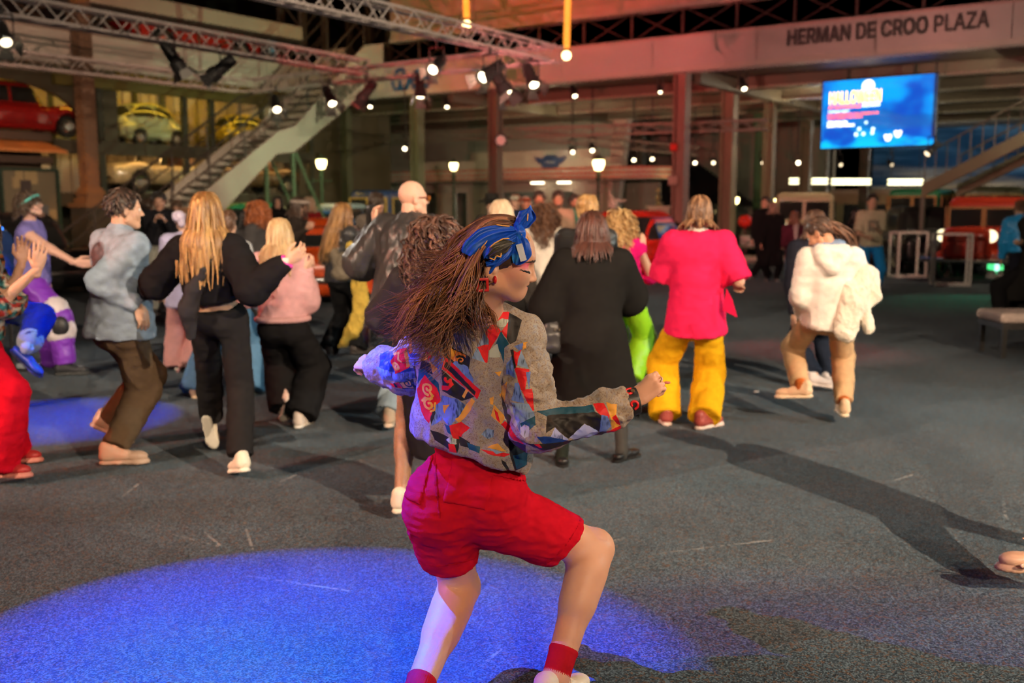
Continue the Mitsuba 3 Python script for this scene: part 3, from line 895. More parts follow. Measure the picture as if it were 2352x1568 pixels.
def screen_glow(p, n, uv):
    x, y = uv.x, uv.y
    k = mikit.fbm(x * 3.2 + 1.3, y * 2.6, 4.0, octaves=4)
    c = mikit.mix((0, .085, .60), (0, .42, 1.15), mikit.smoothstep(.36, .68, k))
    c = mikit.mix(c, mi.Color3f(.0, .66, 1.35), mikit.smoothstep(.42, .0, y) * mikit.smoothstep(.35, .6, mikit.fbm(x * 5, y * 5, 1, octaves=3)))
    hs = mikit.smoothstep(.02, -.02, y - .54 + .10 * mikit.smoothstep(.55, .75, x)) * mikit.smoothstep(.22, .30, y)
    c = mikit.mix(c, mi.Color3f(.004, .12, .42), hs * .55 * mikit.smoothstep(.25, .4, x))
    return c


gv = on_screen(np.array([0, 1, 1, 0]), np.array([0, 0, 1, 1]), np.zeros(4))
put('display', (gv, np.array([[0, 1, 2], [0, 2, 3]])), 'dark_glass', None, k, uv=np.array([[0, 0], [1, 0], [1, 1], [0, 1.0]]), emitter={'type': 'area', 'radiance': mikit.proc(screen_glow), 'sampling_weight': .4})
put('housing', cat([(lambda a: (np.vstack([a - nz * .004, a - nz * .14]), np.array([[0, 2, 1], [0, 3, 2], [4, 5, 6], [4, 6, 7], [0, 1, 5], [0, 5, 4], [1, 2, 6], [1, 6, 5], [2, 3, 7], [2, 7, 6], [3, 0, 4], [3, 4, 7]])))(on_screen(np.array([-.006, 1.006, 1.006, -.006]), np.array([-.01, -.01, 1.01, 1.01]), np.zeros(4)))]), 'paint', BLACK, k)


def screen_text(txt, x, y, h, w, color, name, d=.006):
    tm = text_mesh(txt, 1.0, .002, bold=True)
    v = np.array(tm.vertices)
    v[:, 0] -= v[:, 0].min()
    P = on_screen(x + v[:, 0] / v[:, 0].max() * w, y + v[:, 1] * h, d + v[:, 2])
    put(name, (P, np.array(tm.faces)), 'paint', (.1, .1, .1), k, emitter={'type': 'area', 'radiance': rgb(color), 'sampling_weight': .02})


def screen_blob(x, y, r, color, name, d=.004):
    a = np.linspace(0, 2 * math.pi, 24, endpoint=False)
    P = on_screen(np.r_[x, x + r * Hh / W_ * np.cos(a)], np.r_[y, y + r * np.sin(a)], np.full(25, d))
    put(name, (P, np.array([[0, i + 1, (i + 1) % 24 + 1] for i in range(24)])), 'paint', (.1, .1, .1), k, emitter={'type': 'area', 'radiance': rgb(color), 'sampling_weight': .02})


screen_blob(.415, .89, .095, (2.2, 2.2, 2.2), 'moon')
screen_text('HALLOWEEN', .065, .66, .175, .47, (5.0, 2.5, .15), 'title', .008)
screen_text('AT AUTOWORLD', .058, .585, .05, .30, (3.6, .50, .10), 'subtitle')
screen_text('28/10/25', .37, .595, .055, .155, (3, 3.6, 3.8), 'date')
screen_text('THURSDAY NIGHT', .055, .53, .03, .20, (2, 3, 3.2), 'line')
screen_text('FULL EVENING OF HALLOWEEN FUN', .055, .48, .034, .46, (3.4, .42, .06), 'line')
screen_text('MUSIC DRINKS AND DANCE', .055, .435, .03, .32, (3.4, .42, .06), 'line')
screen_text('OPEN FROM 6 PM', .055, .365, .036, .18, (4, 4, 4), 'line')
screen_text('BRING YOUR FRIENDS', .055, .315, .036, .25, (4, 4, 4), 'line')
for (x, y, r) in ((.325, .19, .03), (.39, .195, .028), (.47, .205, .028), (.35, .27, .028), (.475, .26, .028), (.41, .36, .022)):
    screen_blob(x, y, r, (1.4, 2.0, 2.1), 'candle_glow')
for (x, y) in ((.61, .115), (.695, .165)):
    for dx_, dy_, r in ((-.018, .03, .03), (.018, .03, .03), (0, 0, .045)):
        screen_blob(x + dx_, y + dy_, r, (2.1, 1.9, 1.8), 'pumpkin_glow', .004 + .001 * (r > .04))
put('hanger', cat([bar(on_screen(np.array([x]), np.array([1.0]), np.array([-.08]))[0], on_screen(np.array([x]), np.array([1.0]), np.array([-.08]))[0] + np.array([0, 0, .5]), .03, 6) for x in (.22, .80)]), 'paint', IRON, k)


# ================================================================== vehicles
RED, CHROME, RUBBER = (.42, .010, .008), (.78, .76, .72), (.018, .018, .018)


def wheel(x, y, r, w, side, key, hub, Rt, pos, spokes=0):
    """A tyre with its hub cap; side = +1 or -1 (which way the cap faces)."""
    n = 28
    tyre = lathe([(r * .62, -w / 2), (r * .92, -w / 2), (r, -w * .3), (r, w * .3), (r * .92, w / 2), (r * .62, w / 2), (r * .62, -w / 2)], n)
    F = frame((0, side, 0), (1, 0, 0))
    wk = put('wheel', move(move(tyre, (x, y, r), F), pos, Rt), 'paint', RUBBER, key, smooth=40)
    if spokes:
        sp = [bar(np.array([0, 0, 0.0]), np.array([math.cos(a), math.sin(a), 0]) * r * .64, .018, 5) for a in np.arange(spokes) * 2 * math.pi / spokes]
        put('hub_cap', move(move(cat(sp + [lathe([(0, w * .4), (r * .15, w * .4), (r * .15, -w * .3)], 14)]), (x, y, r), F), pos, Rt), 'paint', hub, wk)
    else:
        put('hub_cap', move(move(lathe([(0, w * .42), (r * .30, w * .40), (r * .36, w * .30), (r * .55, w * .34), (r * .63, w * .46), (r * .64, w * .2)], n), (x, y, r), F), pos, Rt), 'metal', hub, wk, smooth=40)


def car(label, pos, heading, prims, glass, wheels, color, roof=None, lights=(), tail=(), bumpers=(), h=.035, scale=1.0, mat='gloss', cut_z=.16, hub=CHROME, extra=None, lit=0.0, grille=None, spokes=0):
    """A car body from an implicit surface in its own axes (x ahead, y to its left, z up) with windows, wheels, lamps and bumpers as parts."""
    key = thing('car', label, 'car')
    Rt = rotz(math.atan2(heading[1], heading[0])) * scale
    pos = np.asarray(pos, float)
    arches = [cone((x, y - .22, r * 1.02), (x, y + .22, r * 1.02), r * 1.13, r * 1.13, cut=True, k=.03) for (x, y, r, w) in wheels]
    body = implicit(prims + arches, h, .06, [((0, 0, cut_z), (0, 0, -1))])
    col = np.tile(np.asarray(color, float), (len(body[0]), 1))
    if roof is not None:
        col[body[0][:, 2] > roof[0]] = roof[1]
    put('body', move(body, pos, Rt), mat, col, key, smooth=True)
    for (cabin, z1, z2, pill, name) in glass:
        def keep(f, G, z1=z1, z2=z2, pill=pill):
            f = np.maximum(f, np.maximum(z1 - G[..., 2], G[..., 2] - z2))
            for (ax, c, w) in pill:
                f = np.maximum(f, w - np.abs(G[..., ax] - c))
            return f
        g = implicit(cabin, h * .7, .05, shell=keep)
        put(name, move(g, pos, Rt), 'dark_glass', None, key, smooth=40)
    for (x, y, r, w) in wheels:
        wheel(x, y, r, w, 1 if y > 0 else -1, key, hub, Rt, pos, spokes)
    for (x, y, z, r) in lights:
        m = move(lathe([(r, -.05), (r, 0), (r * .8, .035), (r * .4, .05), (0, .055)], 18), (x, y, z), frame((1, 0, 0), (0, 1, 0)))
        if lit:
            put('headlamp', move(m, pos, Rt), 'paint', (.7, .7, .65), key, smooth=40, emitter={'type': 'area', 'radiance': rgb(np.array((1, .95, .8)) * lit), 'sampling_weight': .02})
        else:
            put('headlamp', move(m, pos, Rt), 'gloss', (.75, .75, .70), key, smooth=40)
        put('lamp_ring', move(move(tube([(r * 1.08 * math.cos(a), r * 1.08 * math.sin(a), 0) for a in np.linspace(0, 2 * math.pi, 20)], .014, 6, False), (x, y, z), frame((1, 0, 0), (0, 1, 0))), pos, Rt), 'metal', CHROME, key, smooth=True)
    for (x, y, z, r) in tail:
        put('tail_lamp', move(move(trimesh.creation.icosphere(2, r), (x, y, z)), pos, Rt), 'gloss', (.5, .02, .01), key, smooth=True)
    for (x, z, w, r) in bumpers:
        yy = np.linspace(-w, w, 13)
        put('bumper', move(tube(np.stack([x - np.sign(x) * .18 * (yy / w) ** 4, yy, yy * 0 + z], 1), r, 8, flat=1.4), pos, Rt), 'metal', CHROME, key, smooth=True)
    if grille:
        x, z, w, hh = grille
        for q in np.linspace(-hh, hh, 6):
            put('grille_bar', move(bar((x, -w, z + q), (x, w, z + q), .014, 6), pos, Rt), 'metal', CHROME, key)
    if extra:
        for (nm, m, mt, c) in extra:
            put(nm, move(m, pos, Rt), mt, c, key, smooth=40)
    return key


def saloon(label, pos, heading, color, L=4.0, W=1.6, Ht=1.45, roof=None, round_=.5, scale=1.0, lit=0.0, hubs=CHROME, tailed=True, cabin_x=-.05, h=.04, low=False):
    """An old saloon or coupe: rounded hood, trunk, cabin and fenders."""
    hl, hw = L / 2, W / 2
    r = .30
    zb = .78 if not low else .66
    body = [rbox((0, 0, zb * .72), (hl, hw * .96, .33), .20), rbox((hl * .55, 0, zb * .92), (hl * .45, hw * .62, .20), .18, (.9, .9)), rbox((-hl * .65, 0, zb * .92), (hl * .36, hw * .66, .20), .18, (.85, .85))]
    for sx in (.62, -.62):
        for sy in (1, -1):
            body.append(ell((hl * sx, sy * hw * .80, .52), (.56, .24, .34)))
    cab = [rbox((hl * cabin_x, 0, Ht - .36), (hl * .52, hw * .80, .36), .20, (.62, .78))]
    gcab = [rbox((hl * cabin_x, 0, Ht - .36), (hl * .52 + .012, hw * .80 + .012, .372), .20, (.62, .78))]
    wheels = [(hl * sx, sy * (hw * .86), r, .19) for sx in (.62, -.62) for sy in (1, -1)]
    lights = [(hl * .97, sy * hw * .70, .62, .12) for sy in (1, -1)]
    tail = [(-hl * .97, sy * hw * .72, .62, .07) for sy in (1, -1)]
    return car(label, pos, heading, body + cab, [(gcab, zb + .20, Ht - .13, ((0, hl * cabin_x, .035), (0, hl * (cabin_x + .38), .03), (0, hl * (cabin_x - .38), .03)), 'window')], wheels, color,
               (Ht - .20, roof) if roof is not None else None, lights, tail, ((hl * 1.0, .42, hw * .9, .045), (-hl * 1.0, .42, hw * .9, .045)), scale=scale, lit=lit, hub=hubs, h=h, grille=(hl * .985, .52, hw * .35, .12))


# on the hall's floor
saloon('black saloon with bright headlamps behind the dancers in purple and denim', (-9.198, 18.376) + (0,), (.80, -.60), (.012, .012, .013), 4.3, 1.75, 1.45, lit=5, low=True)
saloon('green rounded old car behind the staircase foot', (-6.437, 24.6, 1.58)[:2] + (0,), (-.92, -.4), (.04, .26, .12), 4.2, 1.6, 1.62, scale=1.0)
saloon('blue old car with a pale roof behind the girl with the yellow scarf', (-4.563, 26.8, 1.58)[:2] + (0,), (-.2, -.98), (.03, .12, .34), 4.0, 1.65, 1.62, roof=(.50, .62, .75), lit=3)
saloon('orange red sports car behind the girl in the pink sweater', (-3.427, 17.2, 1.58)[:2] + (0,), (.30, -.95), (.75, .085, .012), 3.7, 1.5, 1.36, low=True)
saloon('glossy red coupe behind the girl in the pink top', (2.701, 21.5, 1.58)[:2] + (0,), (.74, -.67), (.60, .020, .012), 3.9, 1.6, 1.46, low=True, lit=2)
saloon('black old car behind the two white cube frames', (10.115, 25.0, 1.58)[:2] + (0,), (-.12, -1), (.014, .014, .016), 4.3, 1.8, 1.55, lit=2)
saloon('black old car far back below the mural', (6.231, 31, 1.58)[:2] + (0,), (-.8, -.6), (.02, .022, .02), 4.4, 1.7, 1.6, lit=2)
# up on the side balcony and in the rack
saloon('red sports car up on the side balcony behind the truss', tuple(H(-22.2, 17.0)[:2]) + (BZ1,), tuple(-H(0, 1)[:2]), (.55, .018, .012), 4.0, 1.6, 1.20, low=True, scale=.98)
saloon('dark red coupe on the shelf above the orange awning', tuple(H(-22.0, (-22.0, 12.078, 3.205)[1])[:2]) + (3.085,), tuple(H(0, 1)[:2]), (.26, .008, .008), 4.0, 1.6, 1.42, low=True, scale=.82, cabin_x=-.12)


def bubble(label, pos, heading, color, L, Ht, scale, band):
    hl = L / 2
    body = [ell((-.05, 0, .74), (hl * .86, .68, .62)), ell((-hl * .45, 0, .60), (hl * .55, .60, .36)), rbox((0, 0, .45), (hl * .92, .66, .22), .2), ell((hl * .5, 0, .58), (hl * .45, .62, .36)), ell((hl * .45, .55, .36), (.42, .16, .28)), ell((hl * .45, -.55, .36), (.42, .16, .28)),
            ell((-hl * .5, .52, .38), (.40, .16, .28)), ell((-hl * .5, -.52, .38), (.40, .16, .28))]
    g = [ell((-.05, 0, .74), (hl * .86 + .012, .692, .632))]
    wh = [(hl * .62, sy * .56, .24, .14) for sy in (1, -1)] + [(-hl * .42, sy * .54, .24, .14) for sy in (1, -1)]
    arcs = [('window_arch', tube([(hl * .62 * math.cos(a) - .05, sy * (.69 - .28 * math.sin(a)), .74 + .56 * math.sin(a)) for a in np.linspace(.25, 2.7, 20)], .035, 8), 'gloss', band) for sy in (1, -1)]
    return car(label, pos, heading, body, [(g, .86, 1.20, ((0, .02, .03), (0, hl * .56, .04), (0, -hl * .56, .04)), 'window')], wh, color, None, [(hl * .72, sy * .50, .66, .10) for sy in (1, -1)], (), ((hl * .96, .36, .5, .03),), h=.03, scale=scale, extra=arcs)


bubble('pale green bubble car with a yellow window arch on the upper rack shelf', tuple(H(-22.0, (-22.0, 15.495, 3.407)[1])[:2]) + (3.02,), tuple(H(0, 1)[:2]), (.40, .46, .28), 2.6, 1.36, .78, (.75, .62, .10))
bubble('yellow tiny car further along the upper rack shelf', tuple(H(-22.0, (-22.0, 18.477, 3.584)[1])[:2]) + (3.02,), tuple(-H(0, 1)[:2]), (.62, .48, .06), 2.5, 1.3, .74, (.78, .60, .10))


def roadster(label, pos, heading, color, scale):
    hl, hw = 1.9, .74
    body = [rbox((0, 0, .52), (hl, hw * .9, .27), .2), ell((hl * .5, 0, .66), (hl * .5, hw * .66, .24)), ell((-hl * .62, 0, .64), (hl * .42, hw * .74, .24))]
    for sx in (.62, -.62):
        for sy in (1, -1):
            body.append(ell((hl * sx, sy * hw * .82, .52), (.56, .22, .34)))
    body.append(rbox((-.15, 0, .95), (.62, hw * .62, .32), .12, cut=True, k=.05))
    wh = [(hl * sx, sy * hw * .86, .30, .17) for sx in (.62, -.62) for sy in (1, -1)]
    ws = [('windscreen_frame', cat([tube([(.50, -.60, .78), (.36, -.56, 1.16), (.36, .56, 1.16), (.50, .60, .78)], .022, 6)]), 'metal', CHROME),
          ('seat', implicit([rbox((-.35, 0, .62), (.30, .52, .12), .08), rbox((-.62, 0, .86), (.10, .52, .26), .08)], .04), 'leather', (.12, .05, .03)),
          ('steering_wheel', tube([(.18, .34 + .18 * math.cos(a), .98 + .18 * math.sin(a)) for a in np.linspace(0, 6.28, 20)], .014, 6), 'paint', RUBBER)]
    return car(label, pos, heading, body, [], wh, color, None, [(hl * .95, sy * hw * .66, .62, .10) for sy in (1, -1)], (), ((hl, .42, hw * .85, .04), (-hl, .42, hw * .85, .04)), h=.035, scale=scale, extra=ws)


roadster('cream open tourer on the lower rack shelf', tuple(H(-22.0, (-22.0, 15.967, 2.348)[1])[:2]) + (1.85,), tuple(-H(0, 1)[:2]), (.55, .46, .26), .90)
roadster('dark brown open tourer at the dim end of the lower rack shelf', tuple(H(-22.0, (-22.0, 18.603, 2.413)[1])[:2]) + (1.85,), tuple(-H(0, 1)[:2]), (.10, .06, .03), .86)


def van(label, pos, heading, color, L, W, Ht, hood, wood=None, lower=None, brass=False, lit=0.0):
    """A tall old van, bus or truck: upright cabin with a split windscreen, a short hood, separate fenders and brass or chrome lamps."""
    key = thing('van' if not brass else 'truck', label, 'van' if not brass else 'truck')
    Rt, pos = rotz(math.atan2(heading[1], heading[0])), np.asarray(pos, float)
    hl, hw = L / 2, W / 2
    cx = -hood / 2
    body = implicit([rbox((cx, 0, .5 + (Ht - .5) / 2), (hl - hood / 2, hw, (Ht - .5) / 2), .16, (.96, .92)), rbox((hl - hood * .6, 0, .80), (hood * .7, hw * .55, .32), .14), rbox((0, 0, .52), (hl * .98, hw * .8, .10), .05)], .045, .04)
    col = np.tile(np.asarray(color, float), (len(body[0]), 1))
    if lower is not None:
        col[body[0][:, 2] < Ht * .52] = lower
    put('body', move(body, pos, Rt), 'gloss', col, key, smooth=True)
    zx0, zx1 = Ht - .72, Ht - .26
    front = cx + hl - hood / 2
    for y0, y1 in ((-hw * .80, -.05), (.05, hw * .80)):
        if wood is not None:
            put('window_frame', move(cat([box((front - .05, y0 - .05, zx0 - .05), (front + .03, y1 + .05, zx0)), box((front - .05, y0 - .05, zx1), (front + .03, y1 + .05, zx1 + .05)), box((front - .05, y0 - .05, zx0), (front + .03, y0, zx1)), box((front - .05, y1, zx0), (front + .03, y1 + .05, zx1))]), pos, Rt), 'paint', wood, key)
        put('windscreen', move(box((front - .06, y0, zx0), (front + .02, y1, zx1)), pos, Rt), 'dark_glass', None, key)
    n = max(2, int((L - hood) / .75))
    for i in range(n):
        x0 = cx - (hl - hood / 2) + .15 + i * (2 * hl - hood - .3) / n
        x1 = x0 + (2 * hl - hood - .3) / n - .12
        for sy in (1, -1):
            if wood is not None:
                put('window_frame', move(cat([box((x0 - .05, sy * hw - .02, a), (x1 + .05, sy * hw + .02, b)) for a, b in ((zx0 - .06, zx0), (zx1, zx1 + .05))] + [box((a, sy * hw - .02, zx0), (a + .05, sy * hw + .02, zx1)) for a in (x0 - .05, x1)]), pos, Rt), 'paint', wood, key)
            put('window', move(box((x0, sy * hw * .93, zx0), (x1, sy * hw * (1.0 if wood is None else .995) + sy * .005, zx1)), pos, Rt), 'dark_glass', None, key)
    for sx in (.66, -.62):
        for sy in (1, -1):
            fd = implicit([ell((hl * sx, sy * hw * .86, .50), (.52, .20, .40)), ell((hl * sx, sy * hw * .86, .30), (.44, .4, .40), cut=True)], .04, .03)
            put('fender', move(fd, pos, Rt), 'gloss', (.02, .02, .02) if lower is None else lower, key, smooth=True)
            wheel(hl * sx, sy * hw * .86, .36, .16, sy, key, (.45, .34, .10) if brass else CHROME, Rt, pos, 10 if brass else 0)
    for sy in (1, -1):
        p_ = (hl * .98, sy * hw * .55, .95)
        m = move(lathe([(.02, -.14), (.10, -.08), (.13, 0), (.10, .02), (0, .03)], 16), p_, frame((1, 0, 0), (0, 1, 0)))
        if lit:
            put('headlamp', move(m, pos, Rt), 'metal', (.8, .62, .25), key, smooth=40, emitter={'type': 'area', 'radiance': rgb(np.array((1, .85, .5)) * lit), 'sampling_weight': .02})
        else:
            put('headlamp', move(m, pos, Rt), 'metal', (.85, .62, .22) if brass else CHROME, key, smooth=40)
    put('radiator', move(box((hl - .02, -hw * .32, .55), (hl + .04, hw * .32, 1.08)), pos, Rt), 'metal', (.75, .55, .2) if brass else CHROME, key)
    put('bumper', move(tube([(hl + .10, -hw, .45), (hl + .16, 0, .45), (hl + .10, hw, .45)], .045, 8), pos, Rt), 'metal', CHROME, key)
    return key


van('cream van with a split windscreen facing the dance floor', (8.321, 28.5, 1.58)[:2] + (0,), (-.30, -.95), (.62, .52, .33), 3.8, 1.62, 1.92, .35, lit=2)
van('old green bus with wooden window frames', (12.65, 31, 1.58)[:2] + (0,), (-.55, -.83), (.02, .20, .09), 4.6, 1.55, 2.05, .9, wood=(.42, .20, .06), lower=(.03, .05, .04))
van('red old fire truck with brass lamps at the edge of the hall', (10.617, 22.0, 1.58)[:2] + (0,), (-.65, -.76), (.40, .03, .012), 4.2, 1.7, 1.75, 1.2, wood=(.30, .16, .05), brass=True, lit=2)
van('veteran car with a cream top and brass lamps behind the bald man', (-3.962, 29.5, 1.58)[:2] + (0,), (-.3, -.95), (.03, .07, .22), 3.0, 1.35, 2.0, .9, wood=(.55, .36, .10), lower=(.02, .05, .16), brass=True, lit=3)
van('dark green old van behind the red fire truck', (14.113, 30.0, 1.58)[:2] + (0,), (-.3, -.95), (.05, .055, .03), 4.2, 1.7, 2.1, .5, wood=(.30, .22, .08))

# motorcycle on its white plinth
pl = thing('plinth', 'low white plinth under the motorcycle', 'plinth')
c = np.array((6.955, 27.463) + (0,))
put('top', move(box((-1.5, -.5, .08), (1.05, .6, .17)), c, rotz(math.radians(-12))), 'paint', (.72, .66, .56), pl)
put('skirt', move(box((-1.45, -.45, 0), (1.0, .55, .08)), c, rotz(math.radians(-12))), 'paint', (.30, .27, .23), pl)
k = thing('motorcycle', 'dark motorcycle on the white plinth behind the man in pink', 'motorcycle')
mc = c + [-.50, .05, .17]
Rm = rotz(math.radians(-12))
for x, r in ((-.62, .31), (.66, .31)):
    F = frame((0, 1, 0), (1, 0, 0))
    wk = put('wheel', move(move(tube([(r * math.cos(a), r * math.sin(a), 0) for a in np.linspace(0, 6.2832, 33)], .05, 10, False), (x, 0, r + .05), F), mc, Rm), 'paint', RUBBER, k, smooth=True)
    put('spokes', move(move(cat([bar((0, 0, 0), (r * math.cos(a), r * math.sin(a), 0), .006, 4) for a in np.arange(14) * .449]), (x, 0, r + .05), F), mc, Rm), 'metal', CHROME, wk, kind='stuff')
put('engine', move(implicit([rbox((.02, 0, .42), (.24, .16, .20), .06), cone((0, 0, .5), (-.08, 0, .70), .10, .08), cone((.05, 0, .5), (.16, 0, .70), .10, .08)], .025, .02), mc, Rm), 'metal', (.4, .38, .35), k, smooth=True)
put('tank', move(implicit([cone((.22, 0, .88), (-.10, 0, .84), .13, .10)], .025), mc, Rm), 'gloss', (.02, .02, .02), k, smooth=True)
put('saddle', move(implicit([cone((-.18, 0, .82), (-.62, 0, .80), .09, .10, ((0, 0, 1), .6))], .025), mc, Rm), 'leather', (.03, .02, .015), k, smooth=True)
put('fork', move(cat([bar((.66, y, .36), (.40, y, 1.0), .022) for y in (-.09, .09)]), mc, Rm), 'metal', CHROME, k)
put('handlebar', move(tube([(.28, -.36, 1.06), (.40, -.2, 1.05), (.42, 0, 1.02), (.40, .2, 1.05), (.28, .36, 1.06)], .016, 6), mc, Rm), 'metal', CHROME, k)
put('headlamp', move(move(trimesh.creation.icosphere(2, .10), (.52, 0, .92)), mc, Rm), 'metal', CHROME, k, smooth=True)
put('exhaust', move(tube([(.1, -.16, .40), (-.2, -.18, .28), (-.8, -.18, .30)], .035, 8), mc, Rm), 'metal', CHROME, k, smooth=True)
put('fender', move(cat([tube([(x + .37 * math.cos(a), 0, .36 + .37 * math.sin(a)) for a in np.linspace(.3, 2.6, 12)], .06, 8, flat=.4) for x in (-.62, .66)]), mc, Rm), 'gloss', (.02, .02, .02), k, smooth=True)


# ================================================================== the white roadside building with its striped canopy
k = thing('pavilion', 'white roadside pavilion with a red striped canopy and rounded ends', 'building')
ct = 27.0
s0, s1 = (-24.358, 27.0, 2.659)[0], (-14.598, 27.0, 2.362)[0]


def capsule(s0, s1, t0, r, z0, z1, n=20):
    a = np.linspace(math.pi / 2, 3 * math.pi / 2, n)
    b = np.linspace(-math.pi / 2, math.pi / 2, n)
    poly = [(s0 + r * math.cos(q), t0 + r * math.sin(q)) for q in a] + [(s1 + r * math.cos(q), t0 + r * math.sin(q)) for q in b]
    m = prism(poly, z1 - z0)
    return (m[0] + [0, 0, z0]) @ HALL.T, m[1]


put('canopy', capsule(s0, s1, ct + 1.1, 1.1, 2.36, 2.74), 'paint', (.66, .62, .55), k)
for z in (2.40, 2.53, 2.68):
    put('stripe', capsule(s0, s1, ct + 1.1, 1.12, z, z + .05), 'paint', (.55, .12, .06), k)
put('roof_step', capsule(s0 + 1.4, s1 - 1.6, ct + 1.3, .8, 2.74, 3.06), 'paint', (.55, .50, .43), k)
put('roof_block', capsule((-20.636, 27.0, 3.028)[0], (-16.93, 27.0, 2.938)[0], ct + 1.2, .65, 3.06, 3.34), 'paint', (.60, .55, .47), k)
wt = ct + 1.3
for (a, b) in ((890, 935), (1040, 1075), (1100, 1146), (1252, 1275), (1330, 1400)):
    pass
xs = [(-25.441, 28.3, 1.904)[0], (-24.793, 28.3, 1.901)[0], (-23.025, 28.3, 1.892)[0], (-22.285, 28.3, 1.888)[0], (-21.619, 28.3, 1.885)[0], (-20.219, 28.3, 1.878)[0], (-18.425, 28.3, 1.869)[0], (-17.992, 28.3, 1.867)[0], (-17.197, 28.3, 1.863)[0], (-15.843, 28.3, 1.857)[0]]
for i in (0, 2, 4, 6, 8):
    put('wall_panel', hbox(xs[i], xs[i + 1], wt, wt + .12, 0, 2.36), 'paint', (.62, .58, .50), k)
    put('skirting', hbox(xs[i], xs[i + 1], wt - .02, wt, 0, .22), 'paint', (.30, .08, .05), k)
for i in (1, 3, 5, 7):
    fr = [hbox(xs[i], xs[i + 1], wt - .02, wt + .1, 2.0, 2.08), hbox(xs[i], xs[i] + .07, wt - .02, wt + .1, 0, 2.0), hbox(xs[i + 1] - .07, xs[i + 1], wt - .02, wt + .1, 0, 2.0)]
    put('door_frame', cat(fr), 'paint', (.66, .64, .58), k)
    put('lintel', hbox(xs[i], xs[i + 1], wt, wt + .12, 2.08, 2.36), 'paint', (.60, .56, .48), k)
    put('counter', hbox(xs[i] + .1, xs[i + 1] - .1, wt + 1.2, wt + 1.6, 0, 1.0), 'paint', (.25, .20, .14), k)
put('rear_wall', hbox(xs[0], xs[-1], wt + 3.4, wt + 3.5, 0, 2.36), 'paint', (.34, .33, .27), k)
for i, s in enumerate(((-18.425, 27.900000000000002, 2.423)[0], (-17.389, 27.900000000000002, 2.38)[0])):
    f_ = thing('tube_light', 'bright tube light under the canopy, ' + ('first' if i == 0 else 'second') + ' from the white column', 'lamp')
    put('tube', hbox(s - .24, s + .24, wt - .45, wt - .37, 2.27, 2.32), 'paint', (.9, .9, .85), f_, emitter={'type': 'area', 'radiance': rgb((7, 5.6, 3.6)), 'sampling_weight': .15})
    put('housing', hbox(s - .27, s + .27, wt - .47, wt - .35, 2.32, 2.36), 'paint', WHITE, f_)
bulb('pavilion_lamp', H((xs[5] + xs[6]) / 2, wt + 1.0, 2.1), (.85, 1, .75), 1.6, .3)
k = thing('winged_emblem', 'dark blue winged emblem on the white roof block', 'sign')
c = (-17.658, 27.5, 2.946)
wing = [(-.62, .17), (-.30, .12), (-.16, .22), (.16, .22), (.30, .12), (.62, .17), (.46, -.02), (.34, -.05), (.24, -.22), (-.24, -.22), (-.34, -.05), (-.46, -.02)]
m = prism(wing, .04)
put('plate', (np.stack([m[0][:, 0] + c[0], c[1] - m[0][:, 2], m[0][:, 1] + c[2]], 1) @ HALL.T, m[1]), 'paint', (.02, .035, .10), k)
m = prism([(-.2, .03), (.2, .03), (.16, -.05), (-.16, -.05)], .01)
put('bar', (np.stack([m[0][:, 0] + c[0], c[1] - .045 - m[0][:, 2], m[0][:, 1] + c[2]], 1) @ HALL.T, m[1]), 'paint', (.35, .37, .40), k)
# slanting white fin beside it
k = thing('fin_wall', 'tall slanting white fin beside the big street lantern', 'wall panel')
m = prism([(0, 0), (.55, 0), (1.25, 4.3), (.55, 4.3), (.30, 2.2)], .3)
c = (-16.69, 29.6, 2.015)
put('panel', (np.stack([c[0] - .1 + m[0][:, 0] * .75, c[1] - m[0][:, 2], m[0][:, 1]], 1) @ HALL.T, m[1]), 'paint', (.60, .56, .48), k)
put('cap', hbox(c[0] + .3, c[0] + .86, c[1] - .32, c[1] + .02, 4.3, 4.36), 'paint', (.5, .46, .4), k)
# dark tent roof far behind
k = thing('tent', 'black pointed tent in front of the mural', 'tent')
c = np.array((6.636, 37.0, 1.58))
put('roof', (np.array([[-2.2, -1, 1.5], [2.2, -1, 1.5], [2.2, 1.6, 1.5], [-2.2, 1.6, 1.5], [-.5, .3, 3.0], [.3, .3, 3.05]]) + [c[0], c[1], 0], np.array([[0, 1, 5], [0, 5, 4], [1, 2, 5], [2, 3, 4], [2, 4, 5], [3, 0, 4]])), 'paint', (.010, .010, .011), k)
for x in (-2.1, 2.1):
    put('leg', bar(c + [x, -.9, -c[2]], c + [x, -.9, 1.5 - c[2]], .03), 'paint', BLACK, k)

# hanging tube luminaires before the mural
for (c, L_, lab) in (((10.12, 36.0, 2.412), .42, 'pair of short glowing tubes in front of the mural, leftmost'), ((10.882, 36.0, 2.412), .78, 'pair of glowing tubes in front of the mural, second from the left'), ((12.111, 36.0, 2.396), 1.4, 'long pair of glowing tubes below the screen'), ((14.055, 36.0, 2.381), 1.25, 'long pair of glowing tubes above the green bus')):
    k = thing('tube_light', lab, 'lamp')
    c = np.array(c)
    for z in (.07, -.07):
        put('tube', bar(c + [-L_ / 2, 0, z], c + [L_ / 2, 0, z], .035, 8), 'paint', (.9, .9, .8), k, emitter={'type': 'area', 'radiance': rgb((3.2, 2.9, 1.7)), 'sampling_weight': .08})
    put('batten', box(c + [-L_ / 2, .05, -.11], c + [L_ / 2, .08, .11]), 'paint', (.3, .28, .2), k)
    put('hanger', cat([bar(c + [x, .06, .1], c + [x, .06, BZ0 - c[2]], .012, 4) for x in (-L_ * .4, L_ * .4)]), 'paint', IRON, k, kind='stuff')

